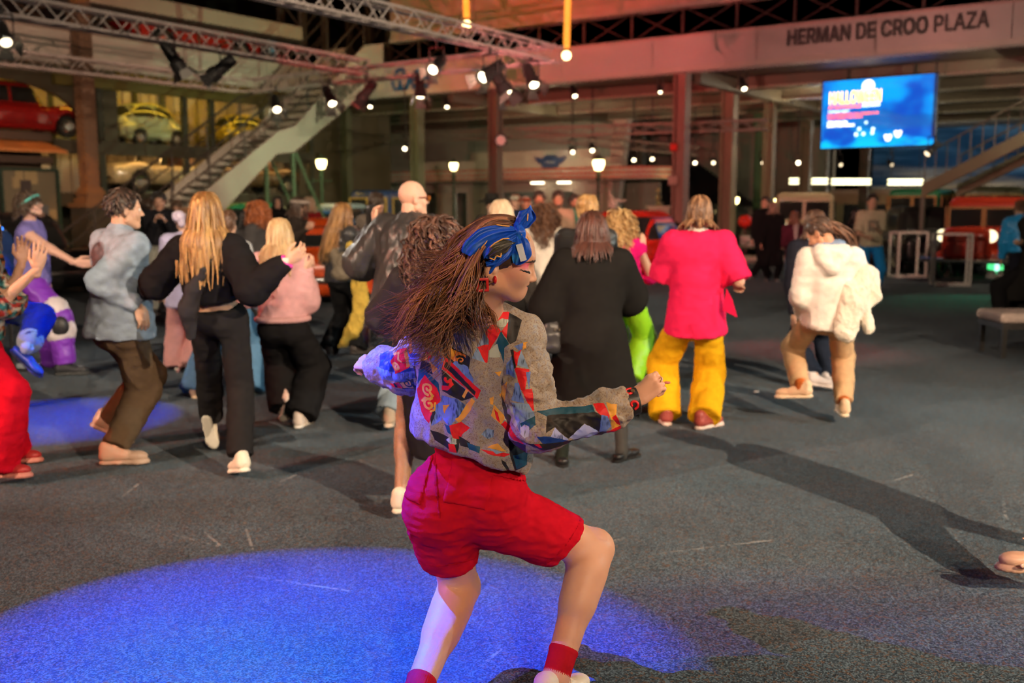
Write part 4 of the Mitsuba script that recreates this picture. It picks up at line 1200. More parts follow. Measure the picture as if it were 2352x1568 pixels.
# street lanterns
for (c, r, lab) in (((-5.095, 27.0, 2.663), .145, 'glowing street lantern right of the staircase'), ((-1.646, 28.5, 2.651), .125, 'glowing street lantern between the grey columns'), ((2.229, 26.0, 2.601), .155, 'large glowing street lantern before the slanting fin'),
                    ((4.971, 30.0, 2.414), .11, 'small glowing street lantern beside the pinkish column'), ((6.676, 30.0, 1.709), .11, 'low round glowing lantern right of the pale green column'), ((8.644, 33.0, 1.707), .08, 'tiny glowing lantern beside the arch of the far house')):
    k = thing('street_lantern', lab, 'street lamp')
    c = np.array(c)
    put('globe', move(lathe([(0, -r), (r * .62, -r * .9), (r, r * .2), (r * .9, r * .75), (0, r * .8)], 8), c), 'paint', (.9, .85, .6), k, emitter={'type': 'area', 'radiance': rgb((7.5, 5.6, 2.2)), 'sampling_weight': .06})
    put('cap', move(lathe([(r * 1.25, r * .8), (r * .6, r * 1.25), (r * .18, r * 1.4), (r * .18, r * 1.7), (0, r * 1.8)], 8), c), 'paint', (.05, .08, .05), k)
    put('pole', move(lathe([(.11, 0), (.10, .25), (.05, .4), (.035, c[2] - r - .25), (.06, c[2] - r - .2), (.03, c[2] - r)], 10), [c[0], c[1], 0]), 'paint', (.03, .07, .04), k)
    put('cross_arm', bar(c + [-.28, 0, -r - .3], c + [.28, 0, -r - .3], .015), 'paint', (.03, .07, .04), k)
bulb('lantern_glow', np.array((-4.942, 26.6, 2.512)) + [.2, -.2, 0], (1, .82, .38), 1.6, .3)

# paper panels and posters at the corner wall
rng = random.Random(2)
for (q, w, h_, c, lab) in (((-31.204, 30.9, 2.412), .62, 1.05, (.62, .60, .48), 'cream framed sheet on the corner wall below the street lantern'), ((-30.578, 30.85, 1.855), .55, .8, (.56, .54, .42), 'cream sheet lower on the corner wall beside the street lantern'),
                           ((-28.881, 30.8, 2.438), .75, .62, (.14, .15, .15), 'grey photograph board on the corner wall')):
    k = thing('wall_sheet', lab, 'poster')
    put('sheet', hbox(q[0] - w / 2, q[0] + w / 2, q[1] - .02, q[1], q[2] - h_ / 2, q[2] + h_ / 2), 'paint', c, k)
    for i in range(5):
        z = q[2] - h_ * .4 + h_ * .8 * i / 5
        put('line', hbox(q[0] - w * .4, q[0] - w * .4 + w * (.4 + .4 * rng.random()), q[1] - .026, q[1] - .02, z, z + .03), 'paint', tuple(.7 * x for x in c), k)
struct('wall_corner', hbox((-31.698, 30.95, 2.511)[0], (-29.892, 30.95, 2.489)[0], 30.95, 31.0, 0, 3.2), 'plaster')
struct('wall_corner', hbox((-29.795, 30.85, 2.486)[0], (-28.079, 30.85, 2.465)[0], 30.95, 31.0, 0, 4.6), 'plaster')

# second staircase in the far hall
k = thing('staircase', 'dim staircase rising to the right behind the screen', 'staircase')
a, b = np.array((9.804, 24.0, 1.765)), np.array((11.045, 21.5, 2.907))
d = b - a
w_ = unit(np.cross(d, [0, 0, 1])) * 1.2
for o in (0 * w_, -w_):
    put('side_beam', (np.vstack([np.array([a, b, b + [0, 0, .30], a + [0, 0, .30]]) + o, np.array([a, b, b + [0, 0, .30], a + [0, 0, .30]]) + o + unit(w_) * .06]), np.array([[0, 1, 2], [0, 2, 3], [4, 6, 5], [4, 7, 6], [0, 5, 1], [0, 4, 5], [2, 6, 7], [2, 7, 3], [1, 5, 6], [1, 6, 2], [3, 7, 4], [3, 4, 0]])), 'paint', (.20, .17, .12), k)
    put('handrail', cat([bar(a + o + [0, 0, 1.0], b + o + [0, 0, 1.0], .025)] + [bar(a + d * i / 9 + o + [0, 0, .3], a + d * i / 9 + o + [0, 0, 1.0], .014) for i in range(10)]), 'paint', (.12, .11, .09), k)
for i in range(16):
    p = a + d * (i + .5) / 16
    put('tread', (np.array([p, p + unit([d[0], d[1], 0]) * .26, p + unit([d[0], d[1], 0]) * .26 - w_, p - w_]) + [0, 0, .22], np.array([[0, 1, 2], [0, 2, 3]])), 'paint', (.10, .085, .07), k)
for q in (a, a - w_, b):
    put('leg', bar([q[0], q[1], 0], q, .06), 'paint', (.10, .085, .07), k)

# far house front with an arched gate
k = thing('house_front', 'yellowish house front with an arched gate far behind', 'house')
c = (-13.762, 40.0, 1.929)
poly = Polygon([(-4.2, 0), (4.4, 0), (4.4, 2.0), (-4.2, 2.0)]).difference(Polygon([(-.9, -.1)] + [(.9 * math.cos(q), .65 + .75 * math.sin(q)) for q in np.linspace(math.pi, 0, 16)] + [(.9, -.1)]))
m = prism(poly, .25)
put('wall', (np.stack([m[0][:, 0] + c[0], c[1] - m[0][:, 2], m[0][:, 1]], 1) @ HALL.T, m[1]), 'paint', (.46, .36, .20), k)
put('cornice', hbox(c[0] - 4.3, c[0] + 4.5, c[1] - .4, c[1], 2.0, 2.16), 'paint', (.50, .42, .30), k)
for x in (-3.0, 2.2, 3.4):
    put('window', hbox(c[0] + x - .3, c[0] + x + .3, c[1] - .28, c[1] - .26, .8, 1.6), 'paint', (.02, .02, .025), k)
k = thing('green_pillar', 'fat green pillar behind the column row', 'pillar')
c = (-11.851, 31.0, 2.543)
put('shaft', move(lathe([(.34, 0), (.34, .5), (.30, .55), (.30, 3.9), (.36, 4.0), (.36, 4.5)], 20), H(c[0], c[1])), 'paint', (.10, .22, .12), k, smooth=40)
put('base', move(lathe([(.42, 0), (.42, .4), (.34, .5)], 20), H(c[0], c[1])), 'paint', (.36, .30, .20), k, smooth=40)

# plinth with brass ornament
k = thing('pedestal', 'cream pedestal carrying brass ornaments beside the red coupe', 'pedestal')
c = np.array((3.784, 26.0, 1.58))
put('block', box((c[0] - .26, c[1] - .2, 0), (c[0] + .26, c[1] + .2, 1.50)), 'paint', (.55, .50, .36), k)
put('top', box((c[0] - .30, c[1] - .24, 1.50), (c[0] + .30, c[1] + .24, 1.55)), 'paint', (.60, .55, .40), k)
k = thing('brass_ornament', 'shining brass ornament on the cream pedestal', 'ornament')
put('stem', move(lathe([(.10, 1.55), (.03, 1.62), (.05, 1.70), (.09, 1.76), (.03, 1.82), (.03, 1.86), (.07, 1.95), (.0, 2.04)], 16), [c[0], c[1], 0]), 'metal', (.95, .80, .45), k, smooth=True)
put('bead', move(trimesh.creation.icosphere(2, .06), [c[0] + .06, c[1] - .05, 1.60]), 'metal', (.95, .85, .6), k, smooth=True)
k = thing('white_ornament', 'white curved ornament lit brightly behind the curly blonde hair', 'ornament')
c = np.array((2.513, 25.0, 1.58))
put('body', implicit([ell(c + [0, 0, .02], (.13, .12, .15)), cone(c + [.02, 0, .10], c + [.30, 0, .10], .05, .03), cone(c + [-.02, 0, .1], c + [-.10, 0, .36], .05, .02)], .015, .03), 'gloss', (.80, .76, .62), k, smooth=True)
put('stand', move(lathe([(.22, 0), (.2, .05), (.04, .1), (.04, c[2] - .1)], 14), [c[0], c[1], 0]), 'paint', (.4, .36, .28), k)

# --- two white cube frames, the green lamp tower, the bench, floor lamps, balloon
for i, (a, lab) in enumerate((((8.714, 21.961), 'white cube frame, the one nearer the couple in blue'), ((8.664, 19.683), 'white cube frame, the one nearer the green glowing tower'))):
    k = thing('cube_frame', lab, 'frame')
    c, w, dd, hh, r = np.array(a + (0,)), .33, .19, (1.0 if i == 0 else 1.03), .022
    R_ = rotz(math.radians(8 if i == 0 else -14))
    for x in (-w, w):
        for y in (-dd, dd):
            put('upright', move(box((x - r, y - r, 0), (x + r, y + r, hh)), c, R_), 'paint', (.70, .64, .60), k)
    for z in (r, hh - r):
        for y in (-dd, dd):
            put('cross_bar', move(box((-w, y - r, z - r), (w, y + r, z + r)), c, R_), 'paint', (.70, .64, .60), k)
        for x in (-w, w):
            put('cross_bar', move(box((x - r, -dd, z - r), (x + r, dd, z + r)), c, R_), 'paint', (.70, .64, .60), k)
k = thing('glow_tower', 'green glowing light tower beside the right person in black', 'lamp')
c = np.array((10.385, 21.439) + (0,))
put('light_body', move(implicit([rbox((0, 0, .62), (.13, .10, .42), .03, (.75, .8)), rbox((.06, 0, .42), (.10, .10, .26), .03)], .02, .02), c), 'paint', (.3, .9, .5), k, smooth=True, emitter={'type': 'area', 'radiance': rgb((.10, 1.15, .34)), 'sampling_weight': .6})
put('light_core', move(rb := implicit([rbox((.0, -.10, .40), (.045, .02, .22), .015)], .012), c), 'paint', (.8, .9, .9), k, smooth=True, emitter={'type': 'area', 'radiance': rgb((.9, 1.6, 1.6)), 'sampling_weight': .05})
put('base', move(implicit([rbox((-.09, 0, .10), (.07, .12, .10), .03), rbox((.09, 0, .10), (.07, .12, .10), .03), rbox((0, 0, .05), (.05, .1, .05), .02)], .02), c), 'paint', (.55, .52, .52), k, smooth=True)
spot('green_flood', (9.6, 18.2, 2.6), (7.532, 16.517) + (0,), (.02, 1, .45), 16, 22, 12, .4)
k = thing('bench', 'upholstered bench cut by the picture edge', 'bench')
c = (5.083, 10.242)
put('cushion', implicit([rbox((c[0] + .62, c[1] + .25, .415), (.66, .30, .055), .05)], .015), 'cloth', (.52, .40, .35), k, smooth=True)
put('seat_frame', box((c[0] - .01, c[1] - .03, .30), (c[0] + 1.25, c[1] + .53, .36)), 'paint', (.03, .026, .024), k)
for x in (0.0, 1.2):
    for y in (0, .48):
        put('leg', box((c[0] + x, c[1] + y - .02, 0), (c[0] + x + .045, c[1] + y + .025, .31)), 'paint', (.02, .018, .016), k)
k = thing('floor_lamp', 'small blue floor spotlight beside the stooping man', 'floor light')
c = np.array((6.248, 21.439) + (0,))
put('housing', move(box((-.10, -.08, 0), (.10, .12, .22)), c), 'paint', BLACK, k)
put('lens', move(box((-.08, -.10, .04), (.08, -.085, .20)), c), 'paint', (.2, .2, .9), k, emitter={'type': 'area', 'radiance': rgb((.06, .08, 2.4)), 'sampling_weight': .1})
k = thing('balloon', 'red balloon before the pale green column', 'balloon')
c = np.array((5.352, 23.0, 1.204))
put('skin', implicit([ell(c, (.17, .17, .15)), cone(c, c + [0, 0, -.18], .10, .01)], .015), 'gloss', (.70, .035, .02), k, smooth=True)
put('string', tube([c + [0, 0, -.18], c + [.02, 0, -.6], c + [0, 0, -c[2] + .02]], .004, 4), 'cloth', (.4, .1, .1), k)
k = thing('light_bar', 'upright blue glowing light bar at the picture edge', 'lamp')
c = np.array((-4.845, 9.5, 1.149))
put('tube', bar(c + [0, 0, -.22], c + [-.02, 0, .22], .035, 10), 'paint', (.2, .5, .9), k, emitter={'type': 'area', 'radiance': rgb((.02, .5, 2.6)), 'sampling_weight': .3})
put('tube', bar(c + [.06, .05, -.42], c + [.02, .05, -.06], .05, 10), 'paint', (.1, .4, .4), k, emitter={'type': 'area', 'radiance': rgb((.01, .18, .25)), 'sampling_weight': .1})
put('stand', cat([bar([c[0], c[1] + .06, 0], c + [0, .06, .2], .02), box((c[0] - .2, c[1] - .1, 0), (c[0] + .2, c[1] + .22, .03))]), 'paint', BLACK, k)
# light blue exhibition boards up on the side balcony
for i, (a, b) in enumerate((((-21.6, 18.13, 5.475)[1], (-21.6, 18.678, 5.539)[1]), ((-21.6, 19.349, 5.501)[1], (-21.6, 19.538, 5.523)[1]))):
    k = thing('display_board', ('wide' if i == 0 else 'narrow') + ' light blue board up on the side balcony', 'board')
    put('panel', hbox(-21.65, -21.6, a, b, BZ1, BZ1 + (1.0 if i == 0 else .75)), 'paint', (.16, .42, .70), k)
    put('edge', hbox(-21.66, -21.58, a - .03, a, BZ1, BZ1 + 1.02), 'paint', (.5, .55, .6), k)
bulb('gallery_lamp', H(-21.4, 17.4, 6.9), (1, .80, .62), 1.2, .3)
k = thing('paper_scrap', 'small pale scrap on the carpet before the tan trousers', 'paper scrap')
c = (2.076, 8.325)
put('scrap', implicit([ell((c[0], c[1], .006), (.025, .018, .008)), ell((c[0] + .02, c[1] + .01, .007), (.012, .014, .008))], .003, .004), 'paint', (.75, .70, .62), k, smooth=True)


# ================================================================== people
DOWN, UP = np.array([0, 0, -1.0]), np.array([0, 0, 1.0])


def deg(a):
    return math.radians(a)


def facing(yaw):
    """Ahead and right for someone turned yaw degrees from straight away from the camera."""
    a = deg(yaw)
    return np.array([math.sin(a), math.cos(a), 0]), np.array([math.cos(a), -math.sin(a), 0])


def two_bone(a, c, l1, l2, pole):
    a, c = np.asarray(a, float), np.asarray(c, float)
    d = np.linalg.norm(c - a)
    if d > (l1 + l2) * .999:
        c = a + (c - a) * (l1 + l2) * .999 / d
        d = (l1 + l2) * .999
    u = (c - a) / (d + 1e-9)
    x = (l1 * l1 - l2 * l2 + d * d) / (2 * d + 1e-9)
    y = math.sqrt(max(l1 * l1 - x * x, 0))
    p = unit(np.asarray(pole, float) - u * (u @ np.asarray(pole, float)))
    return a + u * x + p * y, c


def turn(yaw, pitch=0, roll=0):
    """Head axes as columns: x to its right, y ahead, z up; pitch > 0 looks up, roll > 0 tips to its right."""
    f, r = facing(yaw)
    a = deg(pitch)
    f2 = f * math.cos(a) + UP * math.sin(a)
    u = np.cross(r, f2)
    b = deg(roll)
    r2, u2 = r * math.cos(b) - u * math.sin(b), u * math.cos(b) + r * math.sin(b)
    return np.stack([r2, f2, u2], 1)


def placed(prims, R, o, s=1.0):
    """Prims given in local axes, moved into the world."""
    out = []
    for p in prims:
        if p[0] == 'cone':
            fl = None if p[5] is None else (R @ np.asarray(p[5][0], float), p[5][1])
            out.append(('cone', o + R @ p[1] * s, o + R @ p[2] * s, p[3] * s, p[4] * s, fl, None if p[6] is None else p[6] * s, p[7]))
        elif p[0] == 'ell':
            out.append(('ell', o + R @ p[1] * s, p[2] * s, R @ p[3], None, None, None if p[6] is None else p[6] * s, p[7]))
        else:
            out.append(('rbox', o + R @ p[1] * s, p[2] * s, p[3] * s, p[4], R @ p[5], None if p[6] is None else p[6] * s, p[7]))
    return out


def head_prims(jaw=1.0):
    P = [ell((0, -.014, .035), (.074, .094, .090)), ell((0, .022, -.030), (.060, .064, .084), k=.03), ell((0, .066, -.098), (.024 * jaw, .020, .018), k=.03)]
    for s in (1, -1):
        P += [cone((s * .050 * jaw, .0, -.062), (s * .018 * jaw, .062, -.098), .022, .016, k=.025), ell((s * .036, .058, -.028), (.020, .018, .018), k=.03)]
    P += [cone((-.034, .074, .024), (.034, .074, .024), .012, .012, k=.018)]
    for s in (1, -1):
        P += [ell((s * .031, .092, .006), (.017, .014, .011), k=.012, cut=True)]
    P += [cone((0, .082, .012), (0, .104, -.026), .0075, .0105, k=.012), ell((.009, .094, -.030), (.008, .009, .007), k=.008), ell((-.009, .094, -.030), (.008, .009, .007), k=.008)]
    P += [cone((-.019, .080, -.055), (.019, .080, -.055), .006, .006, k=.01), cone((-.015, .080, -.066), (.015, .080, -.066), .0065, .0065, k=.01), ell((0, .093, -.0605), (.02, .006, .0018), k=.004, cut=True)]
    for s in (1, -1):
        Re = rotz(s * .35)
        P += [ell((s * .079, -.012, -.006), (.009, .021, .032), Re, k=.012), ell((s * .0875, -.008, -.002), (.006, .011, .018), Re, k=.006, cut=True)]
    return P


def hand_prims(wrist, d, palm, side, curl=.3, spread=.06, thumb=.5, s=1.0, curls=None):
    """A palm, four fingers of unequal length in three bones each, and a thumb from the side of the palm. side: +1 right hand, -1 left."""
    d = unit(d)
    palm = unit(np.asarray(palm, float) - d * (d @ np.asarray(palm, float)))
    x = np.cross(d, palm) * side                  # towards the thumb
    P = [cone(wrist - d * .03 * s, wrist + d * .02 * s, .024 * s, .024 * s, (palm, .7)), cone(wrist + d * .025 * s + x * .008 * s, wrist + d * .075 * s + x * .016 * s, .026 * s, .023 * s, (palm, .52)), cone(wrist + d * .025 * s - x * .010 * s, wrist + d * .070 * s - x * .020 * s, .024 * s, .021 * s, (palm, .52))]
    for i, (off, L, r0) in enumerate(((.029, .072, .0088), (.0105, .081, .0090), (-.0085, .074, .0086), (-.027, .058, .0076))):
        c = curl if curls is None else curls[i]
        b = wrist + d * (.088 - .004 * abs(i - 1)) * s + x * off * s
        dirn = unit(d + x * spread * (1.5 - i))
        ang = 0
        for j, (fr, a) in enumerate(((.45, 62), (.31, 78), (.24, 50))):
            ang += deg(a) * c
            dd = dirn * math.cos(ang) + palm * math.sin(ang)
            e = b + dd * L * fr * s
            P.append(cone(b, e, (r0 - .0008 * j) * s, (r0 - .0008 * (j + 1)) * s, k=.006))
            b = e
    b = wrist + d * .022 * s + x * .026 * s + palm * .006 * s
    d1 = unit(d * .75 + x * (1.0 - thumb * .75) + palm * (.15 + thumb * .6))
    d2 = unit(d * 1.0 + x * (.5 - thumb * .8) + palm * (.1 + thumb * .5))
    e = b + d1 * .040 * s
    P += [cone(b, e, .0130 * s, .0105 * s, k=.012), cone(e, e + d2 * .030 * s, .0105 * s, .0088 * s, k=.006)]
    e = e + d2 * .030 * s
    P.append(cone(e, e + unit(d2 + d * .4) * .024 * s, .0090 * s, .0068 * s, k=.005))
    return P


def tubes(paths, r, sides=5):
    """Many tubes at once: paths (N, m, 3), radii (N, m)."""
    N, m, _ = paths.shape
    t = np.gradient(paths, axis=1)
    t /= np.linalg.norm(t, axis=2, keepdims=True) + 1e-12
    ref = np.where(np.abs(t[..., 2:3]) < .8, np.array([0, 0, 1.0]), np.array([1.0, 0, 0]))
    ref = np.broadcast_to(np.where(np.abs(t[:, :1, 2:3]) < .8, np.array([0, 0, 1.0]), np.array([.8, .6, 0])), t.shape)
    x = np.cross(t, ref)
    x /= np.linalg.norm(x, axis=2, keepdims=True) + 1e-9
    y = np.cross(t, x)
    a = np.arange(sides) * 2 * math.pi / sides
    v = paths[:, :, None] + r[:, :, None, None] * (np.cos(a)[:, None] * x[:, :, None] + np.sin(a)[:, None] * y[:, :, None])
    i, j = np.meshgrid(np.arange(m - 1), np.arange(sides), indexing='ij')
    q = np.stack([i * sides + j, i * sides + (j + 1) % sides, (i + 1) * sides + (j + 1) % sides, (i + 1) * sides + j], -1).reshape(-1, 4)
    f = (q[None] + (np.arange(N) * m * sides)[:, None, None]).reshape(-1, 4)
    return v.reshape(-1, 3), np.vstack([f[:, [0, 1, 2]], f[:, [0, 2, 3]]])


def push_out(p, c, r, R, grow=1.0):
    q = (p - c) @ R
    k = np.linalg.norm(q / (r * grow), axis=-1, keepdims=True)
    return np.where(k < 1, c + (q / np.maximum(k, 1e-6)) @ R.T, p)


def lock_paths(R, o, s, n, length, steps=14, seed=0, flow=(0, 0, -1.0), wave=.004, curl=0.0, part=.0, region=None, bodies=(), gather=None, stiff=.55, lift=.0, roots=None):
    """Locks of hair grown from the scalp: they follow the skull, then hang along flow, kept out of the head and of bodies (cones)."""
    g = np.random.default_rng(seed)
    u = g.normal(size=(n * 6, 3))
    u /= np.linalg.norm(u, axis=1, keepdims=True)
    ok = (u[:, 2] > -.35) & ~((u[:, 1] > .35) & (u[:, 2] < .62)) & ~((u[:, 1] > .0) & (u[:, 2] < .05))
    if region is not None:
        ok &= region(u)
    u = u[ok][:n]
    n = len(u)
    c, r = np.array([0, -.014, .035]) * s, np.array([.074, .094, .090]) * s
    C = o + R @ c
    layer = 1.04 + .14 * g.random(n)[:, None]
    P = C + (u * r * 1.02) @ R.T
    crown = np.array([part, .0, 1.0])
    t = u - crown * .9
    t = t - u * (t * u).sum(1, keepdims=True)
    d = (t / (np.linalg.norm(t, axis=1, keepdims=True) + 1e-6)) @ R.T + lift * (u @ R.T)
    flow = unit(flow)
    L = length * (.78 + .35 * g.random(n))[:, None]
    st = L / (steps - 1)
    path = [P]
    ph = g.random((n, 3)) * 9
    for i in range(1, steps):
        w = np.stack([np.sin(ph[:, k] + i * (.5 + .3 * k)) for k in range(3)], 1) * wave * 20
        d = d * stiff + flow * (1 - stiff) + w * .5
        if gather is not None and i > 3:
            d = d + (np.asarray(gather) - P) * 2.5
        d /= np.linalg.norm(d, axis=1, keepdims=True)
        P = P + d * st
        P = push_out(P, C, r * layer, R)
        P = push_out(P, o + R @ (np.array([0, .02, -.035]) * s), np.array([.064, .066, .09]) * s, R, 1.08)
        for (a, b, ra, rb) in bodies:
            ax = b - a
            k = np.clip(((P - a) @ ax) / (ax @ ax + 1e-9), 0, 1)[:, None]
            q = P - (a + k * ax)
            dist = np.linalg.norm(q, axis=1, keepdims=True)
            rad = ra + (rb - ra) * k + .006 * layer
            P = np.where(dist < rad, a + k * ax + q / np.maximum(dist, 1e-6) * rad, P)
        path.append(P)
    P = np.stack(path, 1)
    if curl > 0:
        a = np.arange(steps)[None] * 1.9 + ph[:, :1]
        P = P + curl * np.minimum(np.arange(steps) / 3, 1)[None, :, None] * np.stack([np.cos(a), np.sin(a), np.sin(a * .7 + ph[:, 1:2])], -1)
    return P, g


def each(m, c):
    c = np.asarray(c, float)
    return np.tile(c, (len(m[0]), 1)) if c.ndim == 1 else c


def hair(key, style, color, R, o, s, bodies, seed, detail, length=.3, flow=(0, 0, -1), second=None, gather=None, name='hair'):
    """Hair as a cap on the skull plus locks; one part of its person."""
    color = np.asarray(color, float)
    second = color * 1.5 if second is None else np.asarray(second, float)
    capr = {'short': .084, 'buzz': .078}.get(style, .083)
    capp = [ell((0, -.018, .040), (capr, .101, .096)), rbox((0, .118, -.030), (.12, .075, .098), .03, R=rotx(-.25), cut=True, k=.02), rbox((0, .02, -.125), (.12, .055, .11), .02, R=rotx(.35), cut=True, k=.02)]
    if style in ('long', 'curly', 'bob'):
        capp = [ell((0, -.020, .038), (.085, .103, .099)), cone((0, -.055, .0), (0, -.060, -.09), .070, .045), rbox((0, .118, -.030), (.12, .075, .10), .03, R=rotx(-.22), cut=True, k=.02)]
    cap = implicit(placed(capp, R, o, s), .009 * s if detail else .013, .02)
    cap = rumple(cap, .006, (40, 40, 18), seed)
    ms, cs = [cap], [shade(cap[0], color, .5, 45, seed)]
    n = {'long': 170, 'bob': 420, 'curly': 200, 'short': 220, 'buzz': 0, 'pony': 60, 'bun': 60}[style]
    if not detail:
        n = n // 3
    if n:
        kw = dict(long=dict(length=length, wave=.008), bob=dict(length=length, wave=.004, lift=.35, stiff=.68), curly=dict(length=length, wave=.012, curl=.014, lift=.9, stiff=.72), short=dict(length=.052, wave=.02, lift=.45, stiff=.8, steps=6),
                  pony=dict(length=.10, wave=.004, gather=o + R @ (np.array([0, -.12, .03]) * s)), bun=dict(length=.10, wave=.004, gather=o + R @ (np.array([0, -.11, .05]) * s)))[style]
        P, g = lock_paths(R, o, s, n, seed=seed, flow=flow, bodies=bodies, **kw)
        m = P.shape[1]
        r0 = {'short': .009, 'curly': .0085, 'bob': .0072}.get(style, .0100)
        if not detail:
            r0 *= 1.7
        r = r0 * (.7 + .6 * g.random((len(P), 1))) * np.sqrt(np.clip(1.12 - np.linspace(0, 1, m), 0, 1))[None]
        tv = tubes(P, r, 5)
        ms.append(tv)
        mixk = np.repeat(g.random(len(P)) ** 1.5, m * 5)[:, None]
        cs.append(color * (1 - mixk) + second * mixk)
    if style == 'pony':
        b = o + R @ (np.array([0, -.115, .03]) * s)
        ts = np.linspace(0, 1, 14)
        pths = []
        g = np.random.default_rng(seed)
        for i in range(40 if detail else 14):
            q = g.normal(size=3) * .018
            sw = unit(np.asarray(flow, float))
            pths.append(b + np.outer(ts, sw) * length + np.outer(np.sin(ts * 3) * .03, R @ np.array([0, -1.0, .3])) + np.outer(np.minimum(ts * 2.5, 1), q) + .006 * np.stack([np.sin(ts * 7 + i), np.cos(ts * 6 + i * 2), np.sin(ts * 5 + i)], 1))
        pths = np.array(pths)
        tv = tubes(pths, .008 * (1.15 - ts)[None] * np.ones((len(pths), 1)), 5)
        ms.append(tv)
        mk = np.repeat(g.random(len(pths)), 14 * 5)[:, None]
        cs.append(color * (1 - mk) + second * mk)
    if style == 'bun':
        m = implicit(placed([ell((0, -.112, .060), (.042, .036, .040)), ell((.02, -.12, .08), (.022, .02, .02)), ell((-.025, -.118, .045), (.024, .02, .022))], R, o, s), .008, .015)
        m = rumple(m, .008, (50, 50, 50), seed)
        ms.append(m)
        cs.append(shade(m[0], color, .5, 45, seed))
    return put(name, cat(ms), 'hair', np.clip(np.vstack(cs), 0, 1), key, smooth=True)


def rotx(a):
    c, s = math.cos(a), math.sin(a)
    return np.array([[1, 0, 0], [0, c, -s], [0, s, c]])


_SHOES = {}


def shoe_mesh(kind):
    if kind not in _SHOES:
        out = [cone((0, -.055, .0), (0, .02, .0), .036, .036), cone((0, .02, .0), (.004, .125, .0), .036, .044), ell((.004, .145, .0), (.042, .055, .04))]
        if kind == 'boot':
            up = [cone((0, -.040, .05), (0, -.045, .17), .043, .046), cone((0, -.045, .045), (0, .06, .045), .042, .038), ell((.003, .125, .038), (.040, .065, .032)), cone((0, .04, .06), (0, -.02, .12), .03, .04)]
            th = .030
        elif kind == 'flat':
            up = [cone((0, -.045, .040), (0, .06, .036), .036, .032), ell((.003, .125, .030), (.036, .062, .024)), rbox((0, -.02, .085), (.05, .06, .03), .01, cut=True)]
            th = .016
        else:
            up = [cone((0, -.045, .048), (0, .05, .046), .040, .037), ell((.003, .118, .042), (.041, .068, .032)), cone((0, -.040, .06), (0, -.048, .098), .037, .037), cone((0, .05, .05), (0, -.01, .088), .030, .034)]
            th = .034
        upper = implicit(up, .008, .025, [((0, 0, th * .7), (0, 0, -1))])
        sole = implicit(out, .008, .02, [((0, 0, th), (0, 0, 1)), ((0, 0, 0), (0, 0, -1))])
        laces = cat([bar((-.022, y, .062 + z), (.022, y + .008, .062 + z), .0035, 5) for y, z in ((.085, .006), (.065, .014), (.045, .022), (.025, .030))] + [tube([(.0, .03, .092), (.025, .06, .085), (.035, .05, .07)], .003, 4)])
        _SHOES[kind] = (upper, sole, laces)
    return _SHOES[kind]


def shoes(key, ankle, toe, kind, color, sole_color, s=1.0, detail=True):
    toe = unit(toe)
    up = unit(np.array([0, 0, 1.0]) - toe * toe[2])
    R = np.stack([np.cross(toe, up), toe, up], 1)
    o = np.asarray(ankle, float) - up * .088 * s
    low = min((o + R @ np.array(q) * s)[2] for q in ((0, -.09, 0), (0, .195, 0), (0, .1, 0)))
    if low < .002:
        o = o + [0, 0, .002 - low]
    upper, sole, laces = shoe_mesh(kind)
    k = put('shoe', (o + (upper[0] * s) @ R.T, upper[1]), 'satin' if kind != 'boot' else 'leather', color, key, smooth=True)
    put('sole', (o + (sole[0] * s) @ R.T, sole[1]), 'paint', sole_color, k, smooth=40)
    if kind == 'sneaker' and detail:
        put('laces', (o + (laces[0] * s) @ R.T, laces[1]), 'cloth', tuple(min(1, 1.15 * c) for c in color), k, kind='stuff')
    return o


def end_cut(at, d, r=.16):
    """A block that cuts a limb's cloth off square beyond at."""
    d = unit(d)
    return rbox(np.asarray(at) + d * r, (r * .8, r * .8, r), .004, R=frame(d, (1, .2, 0) if abs(d[0]) < .9 else (0, 1, .2)), cut=True, k=.004)


SKIN_A, SKIN_B = (.62, .36, .24), (.50, .28, .18)


